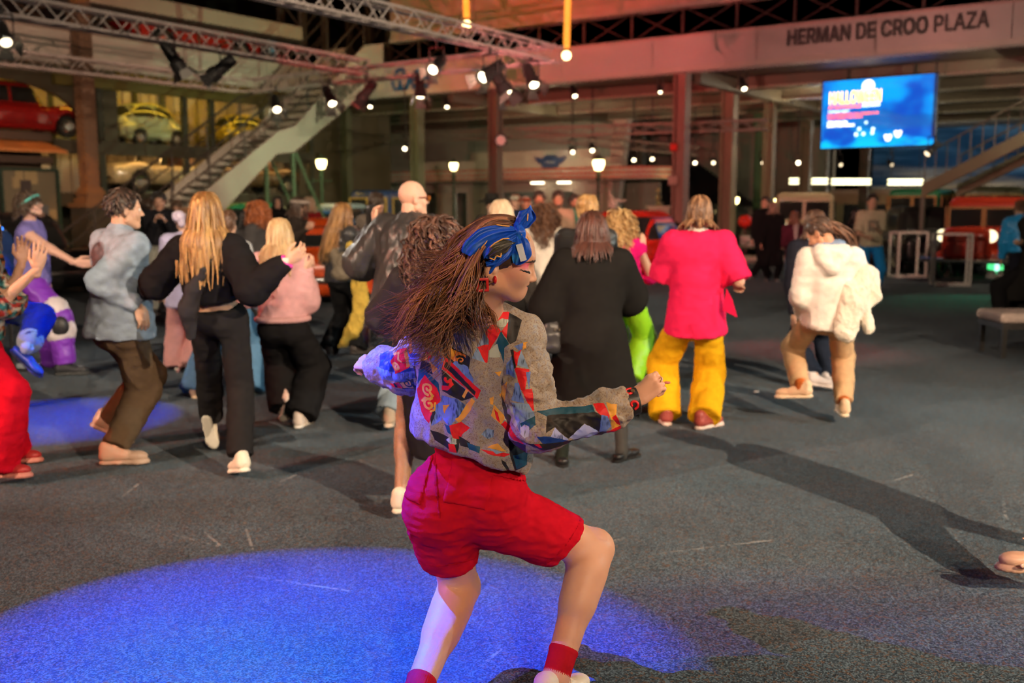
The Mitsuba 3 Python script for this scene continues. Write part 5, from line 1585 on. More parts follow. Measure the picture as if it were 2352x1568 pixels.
def person(label, yaw, pelvis, neck, head=(0, 0, 0), H=1.7, skin=SKIN_A, build=1.0, hands=(None, None), feet=(None, None), elbow=(None, None), knee=(None, None), palm=(None, None), hdir=(None, None), curl=(.35, .35),
           top=None, bottom=None, shoe=None, hairdo=None, detail=True, shoulder_yaw=None, face=True, group=None, headpos=None, spread=.06):
    """One person. pelvis, neck, wrists and ankles are points in the world; the joints between follow. Left before right in every pair."""
    q = H / 1.7
    key = thing('person', label, 'person', group)
    f, r = facing(yaw)
    sf, sr = facing(yaw if shoulder_yaw is None else shoulder_yaw)
    pelvis, neck = np.asarray(pelvis, float), np.asarray(neck, float)
    spine = unit(neck - pelvis)
    sr = unit(sr - spine * (sr @ spine) * .6)
    hr = r
    sh = [neck - spine * .045 * q + sr * sg * .155 * q * build for sg in (-1, 1)]
    hip = [pelvis + hr * sg * .088 * q - UP * .01 for sg in (-1, 1)]
    R = turn(*head)
    hs = .93 * q
    hp = neck + spine * .055 * q + R @ np.array([0, .035, .115]) * hs if headpos is None else np.asarray(headpos, float)
    el, wr, kn, an = [], [], [], []
    for i, sg in enumerate((-1, 1)):
        w = hands[i] if hands[i] is not None else sh[i] + sr * sg * .07 + sf * .10 - UP * .53 * q
        e, w = two_bone(sh[i], w, .29 * q, .255 * q, elbow[i] if elbow[i] is not None else (-sf * .5 + sr * sg * .35 - UP * .9))
        el.append(e)
        wr.append(w)
        a = feet[i][0] if feet[i] is not None else np.array([hip[i][0], hip[i][1], .088])
        kk, a = two_bone(hip[i], a, .43 * q, .42 * q, knee[i] if knee[i] is not None else (f + hr * sg * .25))
        kn.append(kk)
        an.append(a)
    b = build * q
    h = .016 if detail else .024
    # --- body
    up3 = (spine, 1)
    B = [cone(pelvis - hr * .05 * b, pelvis + hr * .05 * b, .105 * b, .105 * b), cone(pelvis, (pelvis + neck) / 2, .115 * b, .105 * b, (f, .75)), cone((pelvis + neck) / 2 - sr * .03 * b, neck - spine * .13 * q - sr * .04 * b, .10 * b, .115 * b, (sf, .8)), cone((pelvis + neck) / 2 + sr * .03 * b, neck - spine * .13 * q + sr * .04 * b, .10 * b, .115 * b, (sf, .8)),
         cone(sh[0], sh[1], .052 * b, .052 * b), cone(neck - spine * .04 * q, hp + R @ np.array([0, -.03, -.05]) * hs, .056 * b, .050 * b)]
    for i in (0, 1):
        B += [cone(sh[i], el[i], .046 * b, .037 * b), cone(el[i], wr[i], .037 * b, .024 * b), cone(hip[i], kn[i], .082 * b, .054 * b), cone(kn[i], an[i], .053 * b, .034 * b), cone(kn[i] + (an[i] - kn[i]) * .25 - f * .012, kn[i] + (an[i] - kn[i]) * .45 - f * .012, .05 * b, .046 * b)]
    body = implicit(B, h, .03)
    hm = implicit(placed(head_prims(1.1 if build > 1.03 else 1.0), R, hp, hs), .0058 if detail else .010, .02)
    ms, cs = [body, hm], [np.tile(skin, (len(body[0]), 1))]
    lq = (hm[0] - hp) @ R / hs
    hc = np.tile(np.asarray(skin, float), (len(hm[0]), 1))
    lip = np.exp(-((lq[:, 0] / .018) ** 2 + ((lq[:, 2] + .0605) / .009) ** 2) ** 2) * (lq[:, 1] > .06)
    hc = hc * (1 - lip[:, None]) + np.array((.42, .12, .10)) * lip[:, None]
    cs.append(hc)
    for i, sg in enumerate((-1, 1)):
        dd = hdir[i] if hdir[i] is not None else wr[i] - el[i]
        pn = palm[i] if palm[i] is not None else (-sr * sg + sf * .2)
        hmesh = implicit(hand_prims(wr[i], dd, pn, sg, curl[i], spread=spread, s=q * (1.0 if build > 1.03 else .94)), .0042 if detail else .009, .008)
        ms.append(hmesh)
        cs.append(np.tile(skin, (len(hmesh[0]), 1)))
    put('body', cat(ms), 'skin', np.vstack(cs), key, smooth=True)
    if face:
        for sg in (-1, 1):
            ek = put('eye', move(trimesh.creation.icosphere(2, .0118 * hs), hp + R @ np.array([sg * .031, .0765, .005]) * hs), 'gloss', (.75, .72, .68), key, smooth=True)
            put('iris', move(trimesh.creation.icosphere(1, .0062 * hs), hp + R @ np.array([sg * .031, .0835, .005]) * hs), 'gloss', (.05, .035, .02), ek, smooth=True)
            hc_ = (.10, .06, .03) if hairdo is None else tuple(.6 * x for x in hairdo.get('color', (.1, .06, .03)))
            put('eyebrow', tube([hp + R @ np.array([sg * x, y, z]) * hs for x, y, z in ((.014, .0855, .022), (.030, .084, .027), (.046, .073, .023))], [.003, .0038, .002], 5), 'hair', hc_, key, smooth=True)
    # --- clothes
    if bottom:
        L, z0, z1, fl = bottom.get('length', 1.0), bottom.get('loose', .014), bottom.get('knee', .02), bottom.get('ankle', .03)
        legs = []
        for i in (0, 1):
            e = an[i] + (kn[i] - an[i]) * (1 - L) * 1.0
            d = unit(an[i] - kn[i])
            e2 = an[i] + d * bottom.get('drop', -.01) if L >= 1 else e
            m = kn[i] * .55 + e2 * .45
            zz = z0 if not top or top.get('hem', 0) > .02 else z0 * .4
            legs.append(('group', [cone(hip[i], kn[i], .084 * b + zz, .056 * b + z1), cone(kn[i], m, .056 * b + z1, .048 * b + (z1 + fl) / 2), cone(m, e2 + d * .05, .048 * b + (z1 + fl) / 2, .036 * b + fl), end_cut(e2, d)], .02))
        waist = pelvis + spine * bottom.get('rise', .10 if not top or top.get('hem', 0) > .03 else .03) * q
        hipg = ('group', [cone(pelvis - hr * .05 * b, pelvis + hr * .05 * b, .108 * b + z0, .108 * b + z0), cone(pelvis - f * .03 * b - hr * .055 * b, pelvis - f * .03 * b + hr * .055 * b - UP * .03, .085 * b + z0 * .6, .085 * b + z0 * .6), cone(pelvis, waist + spine * .05, .118 * b + z0 * .6, .112 * b + z0 * .4, (f, .78)), end_cut(waist, spine, .3)], .03)
        m = implicit([hipg] + legs, h * .85, .03)
        m = rumple(m, bottom.get('folds', .010), (8, 8, 11), len(key) + int(pelvis[0] * 31) % 97)
        put('trousers', m, bottom.get('mat', 'cloth'), shade(m[0], bottom['color'], .10), key, smooth=True)
        if bottom.get('belt'):
            put('waistband', move(tube([(.132 * b * math.cos(a) + 0, .105 * b * math.sin(a), 0) for a in np.linspace(0, 2 * math.pi, 30)], .012, 6, False), waist - spine * .012, frame(spine, hr)), 'cloth', bottom['belt'], key, smooth=True)
    if top:
        lo, sl, hemz, wide = top.get('loose', .018), top.get('sleeve', 1.0), top.get('hem', .0), top.get('flare', .0)
        fz = .84 if hemz > .02 else 1.02
        wide = wide + (.012 if hemz <= .02 and 'coat' not in top else 0)
        mid = (pelvis + neck) / 2
        hem = pelvis + spine * hemz * q
        low = pelvis + spine * (hemz - .06) * q
        if top.get('coat'):
            hem = pelvis - UP * top['coat'] * q
            low = hem - UP * .06
        tg = [cone(mid - sr * .03 * b, neck - spine * .12 * q - sr * .045 * b, .105 * b + lo, .118 * b + lo, (sf, .82)), cone(mid + sr * .03 * b, neck - spine * .12 * q + sr * .045 * b, .105 * b + lo, .118 * b + lo, (sf, .82)), cone(sh[0], sh[1], .055 * b + lo * .6, .055 * b + lo * .6), cone(neck - spine * .05 * q, neck + spine * top.get('collar', .005) * q, .075 * b, .058 * b + lo * .3)]
        if top.get('coat'):
            kc = (kn[0] + kn[1]) / 2
            tg += [cone(mid, pelvis, .115 * b + lo, .13 * b + lo, (f, .85)), cone(pelvis - hr * .04, low - hr * .05 + (kc - pelvis) * [.6, .6, 0], .125 * b + lo, .135 * b + lo + wide, (f, .85)), cone(pelvis + hr * .04, low + hr * .05 + (kc - pelvis) * [.6, .6, 0], .125 * b + lo, .135 * b + lo + wide, (f, .85)), end_cut(hem, -UP, .4)]
        else:
            tg += [cone(mid - sr * .02 * b, low - hr * .03 * b, .112 * b + lo, .118 * b + lo + wide, (f, fz)), cone(mid + sr * .02 * b, low + hr * .03 * b, .112 * b + lo, .118 * b + lo + wide, (f, fz)), end_cut(hem, hem - mid, .3)]
        G = [('group', tg, .04)]
        if sl > 0:
            cuffr = top.get('cuff', .012)
            for i in (0, 1):
                if sl <= .5:
                    e = sh[i] + (el[i] - sh[i]) * sl * 2
                    G.append(('group', [cone(sh[i], e + unit(el[i] - sh[i]) * .03, .053 * b + lo, .047 * b + lo + top.get('puff', .01)), end_cut(e, el[i] - sh[i])], .02))
                else:
                    e = el[i] + (wr[i] - el[i]) * (sl - .5) * 2
                    d = unit(wr[i] - el[i])
                    G.append(('group', [cone(sh[i], el[i], .052 * b + lo, .042 * b + lo + top.get('puff', 0)), cone(el[i], e + d * .02, .042 * b + lo + top.get('puff', 0), .027 * b + cuffr), end_cut(e, d, .10)], .02))
        m = implicit(G, h * .85, .035)
        m = rumple(m, top.get('folds', .011), top.get('ffreq', (8, 8, 10)), 5 + len(key) + int(neck[0] * 37) % 91)
        if 'palette' in top:
            pal = np.array(top['palette'])
            put(top.get('name', 'top'), m, 'cloth', pal[np.minimum((meshkit.noise(m[0] * 26, 4) * 1.6 - .3).clip(0, .999) * len(pal), len(pal) - 1).astype(int)], key, smooth=True)
        else:
            put(top.get('name', 'top'), m, top.get('mat', 'cloth'), shade(m[0], top['color'], top.get('var', .10)), key, smooth=True)
    if shoe:
        for i in (0, 1):
            t_ = feet[i][1] if feet[i] is not None else f + hr * (-.2, .2)[i]
            shoes(key, an[i], t_, shoe.get('kind', 'sneaker'), shoe['color'], shoe.get('sole', (.62, .58, .52)), q * shoe.get('size', 1.0), detail)
    if hairdo:
        back = [(neck - spine * .03, pelvis, .115 * b + .03, .11 * b + .03), (sh[0], sh[1], .075 * b, .075 * b)]
        hair(key, hairdo['style'], hairdo['color'], R, hp, hs, back, hairdo.get('seed', 1), detail, hairdo.get('length', .3), hairdo.get('flow', (0, 0, -1)), hairdo.get('second'))
    return dict(key=key, sh=sh, el=el, wr=wr, hip=hip, kn=kn, an=an, R=R, hp=hp, hs=hs, spine=spine, f=f, r=r, sf=sf, sr=sr, b=b, neck=neck, pelvis=pelvis)


def ankle(p, z=.088):
    return np.array([p[0], p[1], z])


def toe(yaw, dip=0):
    """Direction of a shoe; dip > 0 points the toe down with the heel lifted."""
    f, _ = facing(yaw)
    a = deg(dip)
    return f * math.cos(a) - UP * math.sin(a)


def P3(a):
    return np.array(a, float)


# ------------------------------------------------------------------ the dancers
BLK = (.020, .019, .019)
# man in the denim jacket
pm = person('man in a worn pale blue denim jacket and brown corduroy trousers, seen from behind', 38, (-2.419, 6.1, 0.821), (-2.389, 6.1, 1.383), (62, -2, 0), 1.74, build=1.06,
            hands=((-2.369, 6.45, 1.025), (-2.242, 5.95, 0.979)), elbow=(None, (-.75, -.4, -.7)), hdir=((.6, .3, .2), (.25, .05, -.95)), palm=((0, .4, -1), (-.75, .6, 0)), curl=(.7, .30),
            feet=(((-2.659, 6.45, 0.166), toe(72, 28)), ((-2.436, 5.95, 0.101), toe(82, 0))), knee=((.9, .5, 0), (.25, 1, 0)),
            top=dict(color=(.29, .36, .45), loose=.030, hem=-.045, cuff=.022, flare=.035, collar=.03, folds=.022, ffreq=(7, 7, 9), var=.35, name='denim_jacket'),
            bottom=dict(color=(.105, .070, .042), loose=.03, knee=.045, ankle=.040, folds=.014), shoe=dict(color=(.52, .34, .24), sole=(.50, .34, .25), size=1.04),
            hairdo=dict(style='short', color=(.030, .020, .015), second=(.11, .07, .05), seed=4))
k = pm['key']
c_ = implicit([cone(pm['neck'] + pm['sr'] * .06 - pm['sf'] * .015, pm['neck'] - pm['sr'] * .06 - pm['sf'] * .015, .052, .052), cone(pm['neck'] + pm['sr'] * .06, pm['neck'] + pm['sr'] * .04 + pm['sf'] * .10 - UP * .03, .045, .03)], .009)
put('collar', rumple(c_, .01, (20, 20, 20)), 'cloth', (.30, .19, .10), k, smooth=True)
d_ = unit(pm['wr'][1] - pm['el'][1])
put('wristband', move(tube([(.036 * math.cos(a), .036 * math.sin(a), 0) for a in np.linspace(0, 6.3, 20)], .012, 6, False, ), pm['wr'][1] - d_ * .015, frame(d_, (1, .2, .1))), 'satin', (.75, .02, .28), k, smooth=True)
tb = pm['pelvis'] - UP * .035
put('hem_band', move(tube([(.188 * math.cos(a), .152 * math.sin(a), 0) for a in np.linspace(0, 6.2832, 40)], .030, 8, False, flat=.4), tb, frame(pm['spine'], pm['r'])), 'cloth', (.36, .40, .46), k, smooth=True)

# blonde woman in the black cropped sweater
bw = person('blonde woman in a cropped black sweater with one arm held out, seen from behind', 6, (-1.72, 5.8, 0.928), (-1.748, 5.72, 1.368), (-4, 2, 2), 1.70, build=.97,
            hands=((-2.222, 6.05, 1.06), (-1.25, 5.55, 1.268)), elbow=((-.6, -.3, -.9), (.2, -.5, -1)), hdir=((.3, .5, -.1), (.75, .25, .50)), palm=((0, .3, -1), (-.55, .75, .15)), curl=(.7, .38), spread=.10,
            feet=(((-1.955, 6.35, 0.112), toe(0, 62)), ((-1.575, 5.62, 0.132), toe(-34, 14))), knee=((.05, 1, 0), (-.1, 1, 0)),
            top=dict(color=(.016, .015, .016), loose=.036, hem=.105, cuff=.022, puff=.02, collar=-.01, flare=-.012, folds=.020, name='cropped_sweater'),
            bottom=dict(color=(.022, .020, .020), loose=.008, knee=.022, ankle=.040, folds=.013, rise=.06, belt=(.014, .013, .013)), shoe=dict(color=(.74, .66, .52), sole=(.78, .72, .60), size=.98),
            hairdo=dict(style='long', color=(.22, .105, .035), second=(.72, .44, .16), length=.44, seed=7))
k = bw['key']
d_ = unit(bw['wr'][1] - bw['el'][1])
wb = put('wristband', move(tube([(.033 * math.cos(a), .033 * math.sin(a), 0) for a in np.linspace(0, 6.3, 20)], .013, 6, False), bw['wr'][1] - d_ * .005, frame(d_, (1, .2, .1))), 'satin', (.80, .05, .42), k, smooth=True)
put('clasp', implicit([rbox(bw['wr'][1] - d_ * .005 - unit(np.cross(d_, (0, 1, .2))) * .0 + np.array([0, -.036, .008]), (.018, .008, .016), .004)], .004), 'satin', (.75, .68, .62), wb, smooth=True)
# dark sling bag on her back
k = thing('sling_bag', 'long dark grey sling bag hanging beside the bare waist below the cropped black sweater', 'bag')
pts = [(-1.671, 5.6, 1.294), (-1.722, 5.58, 1.218), (-1.791, 5.6, 1.118), (-1.837, 5.62, 0.993), (-1.852, 5.66, 0.838)]
put('strap', tube([P3(p) for p in pts[:3]], .012, 8, flat=.5), 'cloth', (.035, .033, .034), k, smooth=True)
put('pouch', rumple(implicit([cone(P3(pts[1]), P3(pts[2]), .022, .040), cone(P3(pts[2]), P3(pts[3]), .040, .052), cone(P3(pts[3]), P3(pts[4]) + [.01, 0, .0], .052, .030)], .012, .03), .014, (22, 22, 8)), 'cloth', (.038, .036, .038), k, smooth=True)

# girl in the pink sweater
pg = person('blonde girl in a pale pink knitted sweater and wide black trousers, seen from behind', 4, (-1.622, 7.0, 0.718), (-1.631, 7.0, 1.217), (4, 0, 0), 1.60, skin=(.66, .42, .32), build=.98,
            hands=((-1.852, 7.3, 0.882), (-1.44, 6.95, 1.135)), elbow=((-.7, -.3, -.9), (.45, -.2, -1)), curl=(.4, .6), hdir=(None, (.5, .4, .6)),
            feet=(((-1.648, 7.1, 0.114), toe(-30, 48)), ((-1.517, 7.0, 0.08), toe(10, 0))),
            top=dict(color=(.62, .36, .38), loose=.030, hem=.055, cuff=.02, puff=.022, flare=.015, folds=.016, collar=-.02, name='knitted_sweater'),
            bottom=dict(color=(.014, .014, .015), loose=.02, knee=.065, ankle=.085, folds=.016, drop=.0), shoe=dict(color=(.60, .52, .46), sole=(.7, .66, .6)),
            hairdo=dict(style='long', color=(.50, .33, .16), second=(.80, .60, .34), length=.36, seed=11))
k = pg['key']
hb = pg['pelvis'] + UP * .065
put('ribbed_hem', move(tube([(.178 * math.cos(a) * (1 + .02 * (i % 2)), .148 * math.sin(a) * (1 + .02 * (i % 2)), 0) for i, a in enumerate(np.linspace(0, 6.2832, 61))], .022, 8, False), hb, frame(pg['spine'], pg['r'])), 'cloth', (.60, .35, .36), k, smooth=True)
put('tie', cat([tube([pg['neck'] - pg['sf'] * .150 + UP * z_ + pg['sr'] * x_ for x_, z_ in pts_], .005, 6) for pts_ in ([(-.02, -.13), (-.012, -.2), (.01, -.28), (.02, -.24), (.005, -.16)], [(.0, -.13), (-.02, -.22), (-.03, -.27), (-.015, -.2)])]), 'cloth', (.45, .22, .20), k, smooth=True)

# purple tracksuit man
pu = person('bearded man in a lavender tank top, purple track pants and teal headband', 78, (-4.541, 9.4, 0.887), (-4.468, 9.3, 1.396), (84, 14, 0), 1.80, skin=(.60, .34, .26), build=1.06,
            hands=((-4.554, 9.6, 0.872), (-3.922, 9.0, 1.05)), elbow=(None, (.2, -.2, -1)), hdir=(None, (1, 0, -.1)), curl=(.5, .4),
            feet=(((-4.544, 9.7, 0.014), toe(80, 0)), ((-4.18, 9.2, 0.095), toe(80, 0))), knee=((1, 0, .3), (1, -.1, .4)),
            top=dict(color=(.20, .17, .46), loose=.018, sleeve=0, hem=-.02, folds=.013, collar=-.01, name='tank_top'), bottom=dict(color=(.20, .035, .46), loose=.035, knee=.055, ankle=.050, folds=.020, mat='satin', belt=(.03, .02, .04)),
            shoe=dict(color=(.03, .03, .035), sole=(.04, .04, .04), size=1.05), hairdo=dict(style='curly', color=(.05, .032, .022), second=(.13, .085, .06), length=.13, seed=5))
k = pu['key']
R, hp, hs = pu['R'], pu['hp'], pu['hs']
put('headband', move(tube([(.096 * hs * math.cos(a), .114 * hs * math.sin(a), .004 * math.sin(a)) for a in np.linspace(0, 6.2832, 40)], .014, 8, False), hp + R @ np.array([0, -.012, .034]) * hs, R @ rotx(.34)), 'cloth', (.10, .42, .38), k, smooth=True)
bd_ = implicit(placed([cone((-.05, .02, -.075), (-.018, .066, -.110), .020, .020), cone((.05, .02, -.075), (.018, .066, -.110), .020, .020), ell((0, .076, -.108), (.028, .022, .026)), cone((-.02, .086, -.050), (.02, .086, -.050), .008, .008), ell((0, .094, -.064), (.018, .02, .006), cut=True)], R, hp, hs), .006, .015)
put('beard', rumple(bd_, .008, (60, 60, 40)), 'hair', (.12, .055, .03), k, smooth=True)
put('spectacles', cat([move(tube([(.021 * math.cos(a), .0, .019 * math.sin(a)) for a in np.linspace(0, 6.2832, 20)], .0022, 5, False), hp + R @ np.array([x, .098, .004]) * hs, R) for x in (-.031, .031)] + [bar(hp + R @ np.array([x, .095, .006]) * hs, hp + R @ np.array([x * 1.45, .0, .008]) * hs, .002, 4) for x in (-.054, .054)] + [bar(hp + R @ np.array([-.01, .1, .006]) * hs, hp + R @ np.array([.01, .1, .006]) * hs, .002, 4)]), 'metal', (.5, .45, .4), k, kind='stuff')
kn_, an_ = pu['kn'][1], pu['an'][1]
m = implicit([cone(kn_ + (pu['hip'][1] - kn_) * .18, kn_ + (an_ - kn_) * .30, .142, .132)], .014)
put('white_patch', rumple(m, .018, (8, 8, 11), 3), 'satin', (.62, .54, .56), k, smooth=True)
m = implicit([ell(kn_ + (an_ - kn_) * .16 + np.array([.050, -.105, .0]), (.075, .045, .10), rotz(.4))], .012)
put('black_patch', m, 'satin', (.02, .018, .02), k, smooth=True)

# red trousers at the picture edge
rt = person('person in bright red trousers with both hands raised, cut by the picture edge', 80, (-3.053, 5.6, 0.901), (-2.985, 5.55, 1.328), (80, 0, 0), 1.70, build=.98,
            hands=((-2.826, 5.75, 1.257), (-2.572, 5.4, 1.234)), elbow=((-.1, .3, -1), (-.35, -.1, -1)), hdir=((.18, 0, 1), (.22, 0, 1)), palm=((.4, -.9, .0), (-.4, .9, 0)), curl=(.22, .16), spread=.11,
            feet=(((-3.093, 6.0, 0.061), toe(85, 0)), ((-2.918, 5.5, 0.137), toe(88, 0))), knee=((1, .1, .2), (1, -.1, .2)),
            top=dict(color=(.06, .05, .05), loose=.03, sleeve=.56, puff=.03, hem=-.06, folds=.014, name='patterned_shirt', palette=[(.02, .02, .02), (.55, .15, .03), (.03, .03, .03), (.05, .22, .22), (.62, .52, .40), (.02, .02, .02), (.45, .05, .04)]), bottom=dict(color=(.62, .008, .025), loose=.02, knee=.03, ankle=.09, folds=.014, drop=.02),
            shoe=dict(color=(.42, .03, .03), sole=(.55, .20, .16)), hairdo=dict(style='long', color=(.05, .03, .02), length=.25, seed=9))
for w_, e_, s_ in ((rt['wr'][0], rt['el'][0], 0), (rt['wr'][1], rt['el'][1], 1)):
    pass
# the one with the kicked up slipper
kd = person('person in blue jeans kicking one blue slipper up behind, mostly hidden at the picture edge', -60, (-3.786, 7.2, 0.891), (-3.88, 7.3, 1.36), (-60, 0, 0), 1.66,
            feet=(((-3.445, 7.0, 0.569), unit((.75, -.2, -.62))), ((-4.066, 7.4, 0.162), toe(-60))), knee=((.6, .3, -.3), None),
            top=dict(color=(.02, .04, .12), loose=.03, hem=-.03), bottom=dict(color=(.022, .035, .08), loose=.02, knee=.05, ankle=.045, length=.86), shoe=dict(kind='flat', color=(.02, .06, .50), sole=(.02, .02, .10), size=1.12),
            hairdo=dict(style='short', color=(.04, .03, .02), seed=3), face=False)
sk = kd['an'][0]
put('sock', implicit([cone(sk, sk + (kd['kn'][0] - sk) * .28, .046, .050)], .01), 'cloth', (.42, .48, .80), kd['key'], smooth=True)
put('turned_up_cuff', implicit([cone(sk + (kd['kn'][0] - sk) * .22, sk + (kd['kn'][0] - sk) * .27, .088, .09)], .012), 'cloth', (.30, .36, .42), kd['key'], smooth=True)

# hidden dancers behind the cropped black sweater
person('person in pink flared trousers half hidden by the woman in the cropped black sweater', -10, (-3.082, 9.4, 0.772), (-3.076, 9.4, 1.276), (-25, 0, 0), 1.62, feet=(((-3.231, 9.5, 0.046), toe(-20)), ((-3.038, 9.4, 0.063), toe(20))),
       top=dict(color=(.45, .42, .62), loose=.03, hem=-.16, flare=.02), bottom=dict(color=(.70, .34, .32), loose=.015, knee=.03, ankle=.10, drop=.02), shoe=dict(color=(.5, .45, .4)), hairdo=dict(style='bun', color=(.12, .06, .03), seed=3), detail=False, face=False)
k = thing('hair_tie', 'lilac scrunchie in the hair left of the long blonde hair', 'scrunchie')
c = P3((-3.078, 9.25, 1.473))
put('ruffle', rumple(implicit([ell(c, (.055, .05, .05)), ell(c + [.03, 0, -.06], (.03, .03, .04))], .009), .02, (40, 40, 20)), 'satin', (.62, .52, .66), k, smooth=True)
put('band', move(tube([(.04 * math.cos(a), .04 * math.sin(a), 0) for a in np.linspace(0, 6.3, 18)], .012, 6, False), c + [0, .05, 0], frame((0, 1, 0), (1, 0, 0))), 'satin', (.5, .4, .55), k, smooth=True)
person('person in wide blue jeans mostly hidden by the cropped black sweater', 8, (-2.362, 8.2, 0.759), (-2.343, 8.2, 1.262), (8, 0, 0), 1.60, feet=(((-2.631, 8.1, 0.061), toe(-35)), ((-2.189, 8.2, 0.064), toe(15))),
       top=dict(color=(.50, .50, .52), loose=.025, hem=-.02), bottom=dict(color=(.10, .22, .36), loose=.02, knee=.06, ankle=.085, drop=.02), shoe=dict(color=(.30, .22, .16), sole=(.55, .42, .28)), hairdo=dict(style='pony', color=(.1, .05, .03), seed=3), detail=False, face=False)

# girl with the bag and yellow scarf
bg = person('long haired girl in a black jacket showing her face, yellow scarf at her hip', 40, (-1.806, 10.5, 0.806), (-1.798, 10.5, 1.322), (100, -2, 0), 1.68, skin=(.68, .42, .32), build=.98,
            hands=((-1.771, 10.8, 1.043), (-1.677, 10.9, 1.298)), elbow=(None, (1, -.2, -.6)), feet=(((-1.938, 10.5, 0.087), toe(-10)), ((-1.626, 10.4, 0.11), toe(60))),
            top=dict(color=(.045, .043, .045), loose=.032, hem=-.03, mat='leather', folds=.016, name='jacket'), bottom=dict(color=(.016, .016, .017), loose=.02, knee=.055, ankle=.07, drop=.03), shoe=dict(kind='boot', color=(.05, .04, .035), sole=(.05, .04, .035)),
            hairdo=dict(style='long', color=(.22, .10, .035), second=(.50, .26, .09), length=.56, flow=(-.22, 0, -1), seed=13))
k = thing('shoulder_bag', 'slouchy olive bag on the girl with the yellow scarf', 'bag')
put('pouch', rumple(implicit([ell(P3((-1.667, 10.15, 0.983)), (.14, .09, .13)), ell(P3((-1.731, 10.15, 0.885)), (.11, .08, .07)), ell(P3((-1.807, 10.2, 1.051)), (.05, .06, .09))], .013, .05), .02, (14, 14, 9)), 'cloth', (.19, .155, .115), k, smooth=True)
put('strap', tube([P3((-1.769, 10.33, 1.322)), P3((-1.748, 10.3, 1.225)), P3((-1.687, 10.18, 1.074))], .016, 8, flat=.5), 'leather', (.05, .045, .04), k, smooth=True)
put('buckle', implicit([cone(P3((-1.596, 10.05, 1.059)), P3((-1.542, 10.08, 0.934)), .022, .020)], .008), 'satin', (.58, .50, .42), k, smooth=True)
k = thing('scarf', 'long yellow scarf trailing from the olive bag almost to the carpet', 'scarf')
sc = [(-1.631, 10.12, 1.161), (-1.573, 10.08, 1.101), (-1.536, 10.1, 0.933), (-1.552, 10.12, 0.745), (-1.538, 10.12, 0.567), (-1.577, 10.12, 0.411), (-1.638, 10.1, 0.292), (-1.714, 10.06, 0.19)]
m = implicit([cone(P3(a), P3(b), ra, rb, ((0, 1, 0), .5)) for a, b, ra, rb in zip(sc, sc[1:], (.05, .07, .075, .07, .075, .07, .06), (.07, .075, .07, .075, .07, .06, .035))], .012, .03)
put('cloth', rumple(m, .03, (16, 10, 7), 3), 'cloth', shade(m[0], (.62, .42, .08), .3, 40), k, smooth=True)
put('fringe', cat([bar(P3(sc[-1]) + [.02 * i - .03, 0, 0], P3(sc[-1]) + [.02 * i - .06, 0, -.05], .006, 4) for i in range(5)]), 'cloth', (.60, .42, .10), k, kind='stuff')

# bald man in leather
bm = person('bald man with amber sunglasses in a draped black leather jacket', 28, (-0.746, 6.9, 0.829), (-0.707, 6.9, 1.446), (64, 2, 0), 1.80, skin=(.74, .42, .30), build=1.10,
            hands=((-0.962, 7.05, 1.428), (-0.586, 7.2, 1.049)), elbow=((-.2, -.1, -1), None), hdir=((-.1, .3, 1), None), curl=(.5, .4), feet=(((-0.87, 6.9, 0.133), toe(-8)), ((-0.683, 7.1, 0.107), toe(20))),
            top=dict(color=(.040, .038, .038), loose=.055, hem=-.06, cuff=.03, puff=.03, flare=.05, mat='leather', folds=.028, ffreq=(13, 13, 4), collar=.03, name='leather_jacket'), bottom=dict(color=(.34, .42, .48), loose=.02, knee=.045, ankle=.06, drop=.02),
            shoe=dict(color=(.55, .42, .30), sole=(.62, .50, .38), size=1.05))
R, hp, hs, k = bm['R'], bm['hp'], bm['hs'], bm['key']
sg_ = put('sunglasses', cat([bar(hp + R @ np.array([s_ * .072, -.01, .008]) * hs, hp + R @ np.array([s_ * .062, .092, .010]) * hs, .0035, 5) for s_ in (1, -1)] + [bar(hp + R @ np.array([-.062, .098, .016]) * hs, hp + R @ np.array([.062, .098, .016]) * hs, .004, 5)]), 'gloss', (.22, .06, .02), k, kind='stuff')
for s_ in (1, -1):
    put('lens', implicit(placed([ell((s_ * .034, .100, .002), (.030, .008, .022))], R, hp, hs), .004), 'gloss', (.40, .13, .01), sg_, smooth=True)
cl_ = implicit([cone(bm['neck'] + bm['sr'] * .075 - bm['sf'] * .02, bm['neck'] - bm['sr'] * .075 - bm['sf'] * .02, .055, .055), cone(bm['neck'] + bm['sr'] * .07, bm['neck'] + bm['sr'] * .06 + bm['sf'] * .11 - UP * .02, .05, .035)], .01)
put('collar', rumple(cl_, .01, (20, 20, 20)), 'leather', (.030, .028, .028), k, smooth=True)
k = thing('phone', 'phone held up by the bald man in leather', 'phone')
c = P3((-1.001, 7.12, 1.513))
put('case', implicit([rbox(c, (.036, .006, .07), .006)], .004), 'gloss', BLK, k, smooth=True)
put('lens', implicit([ell(c + [-.02, -.007, .05], (.009, .003, .009))], .002), 'gloss', (.2, .2, .22), k, smooth=True)

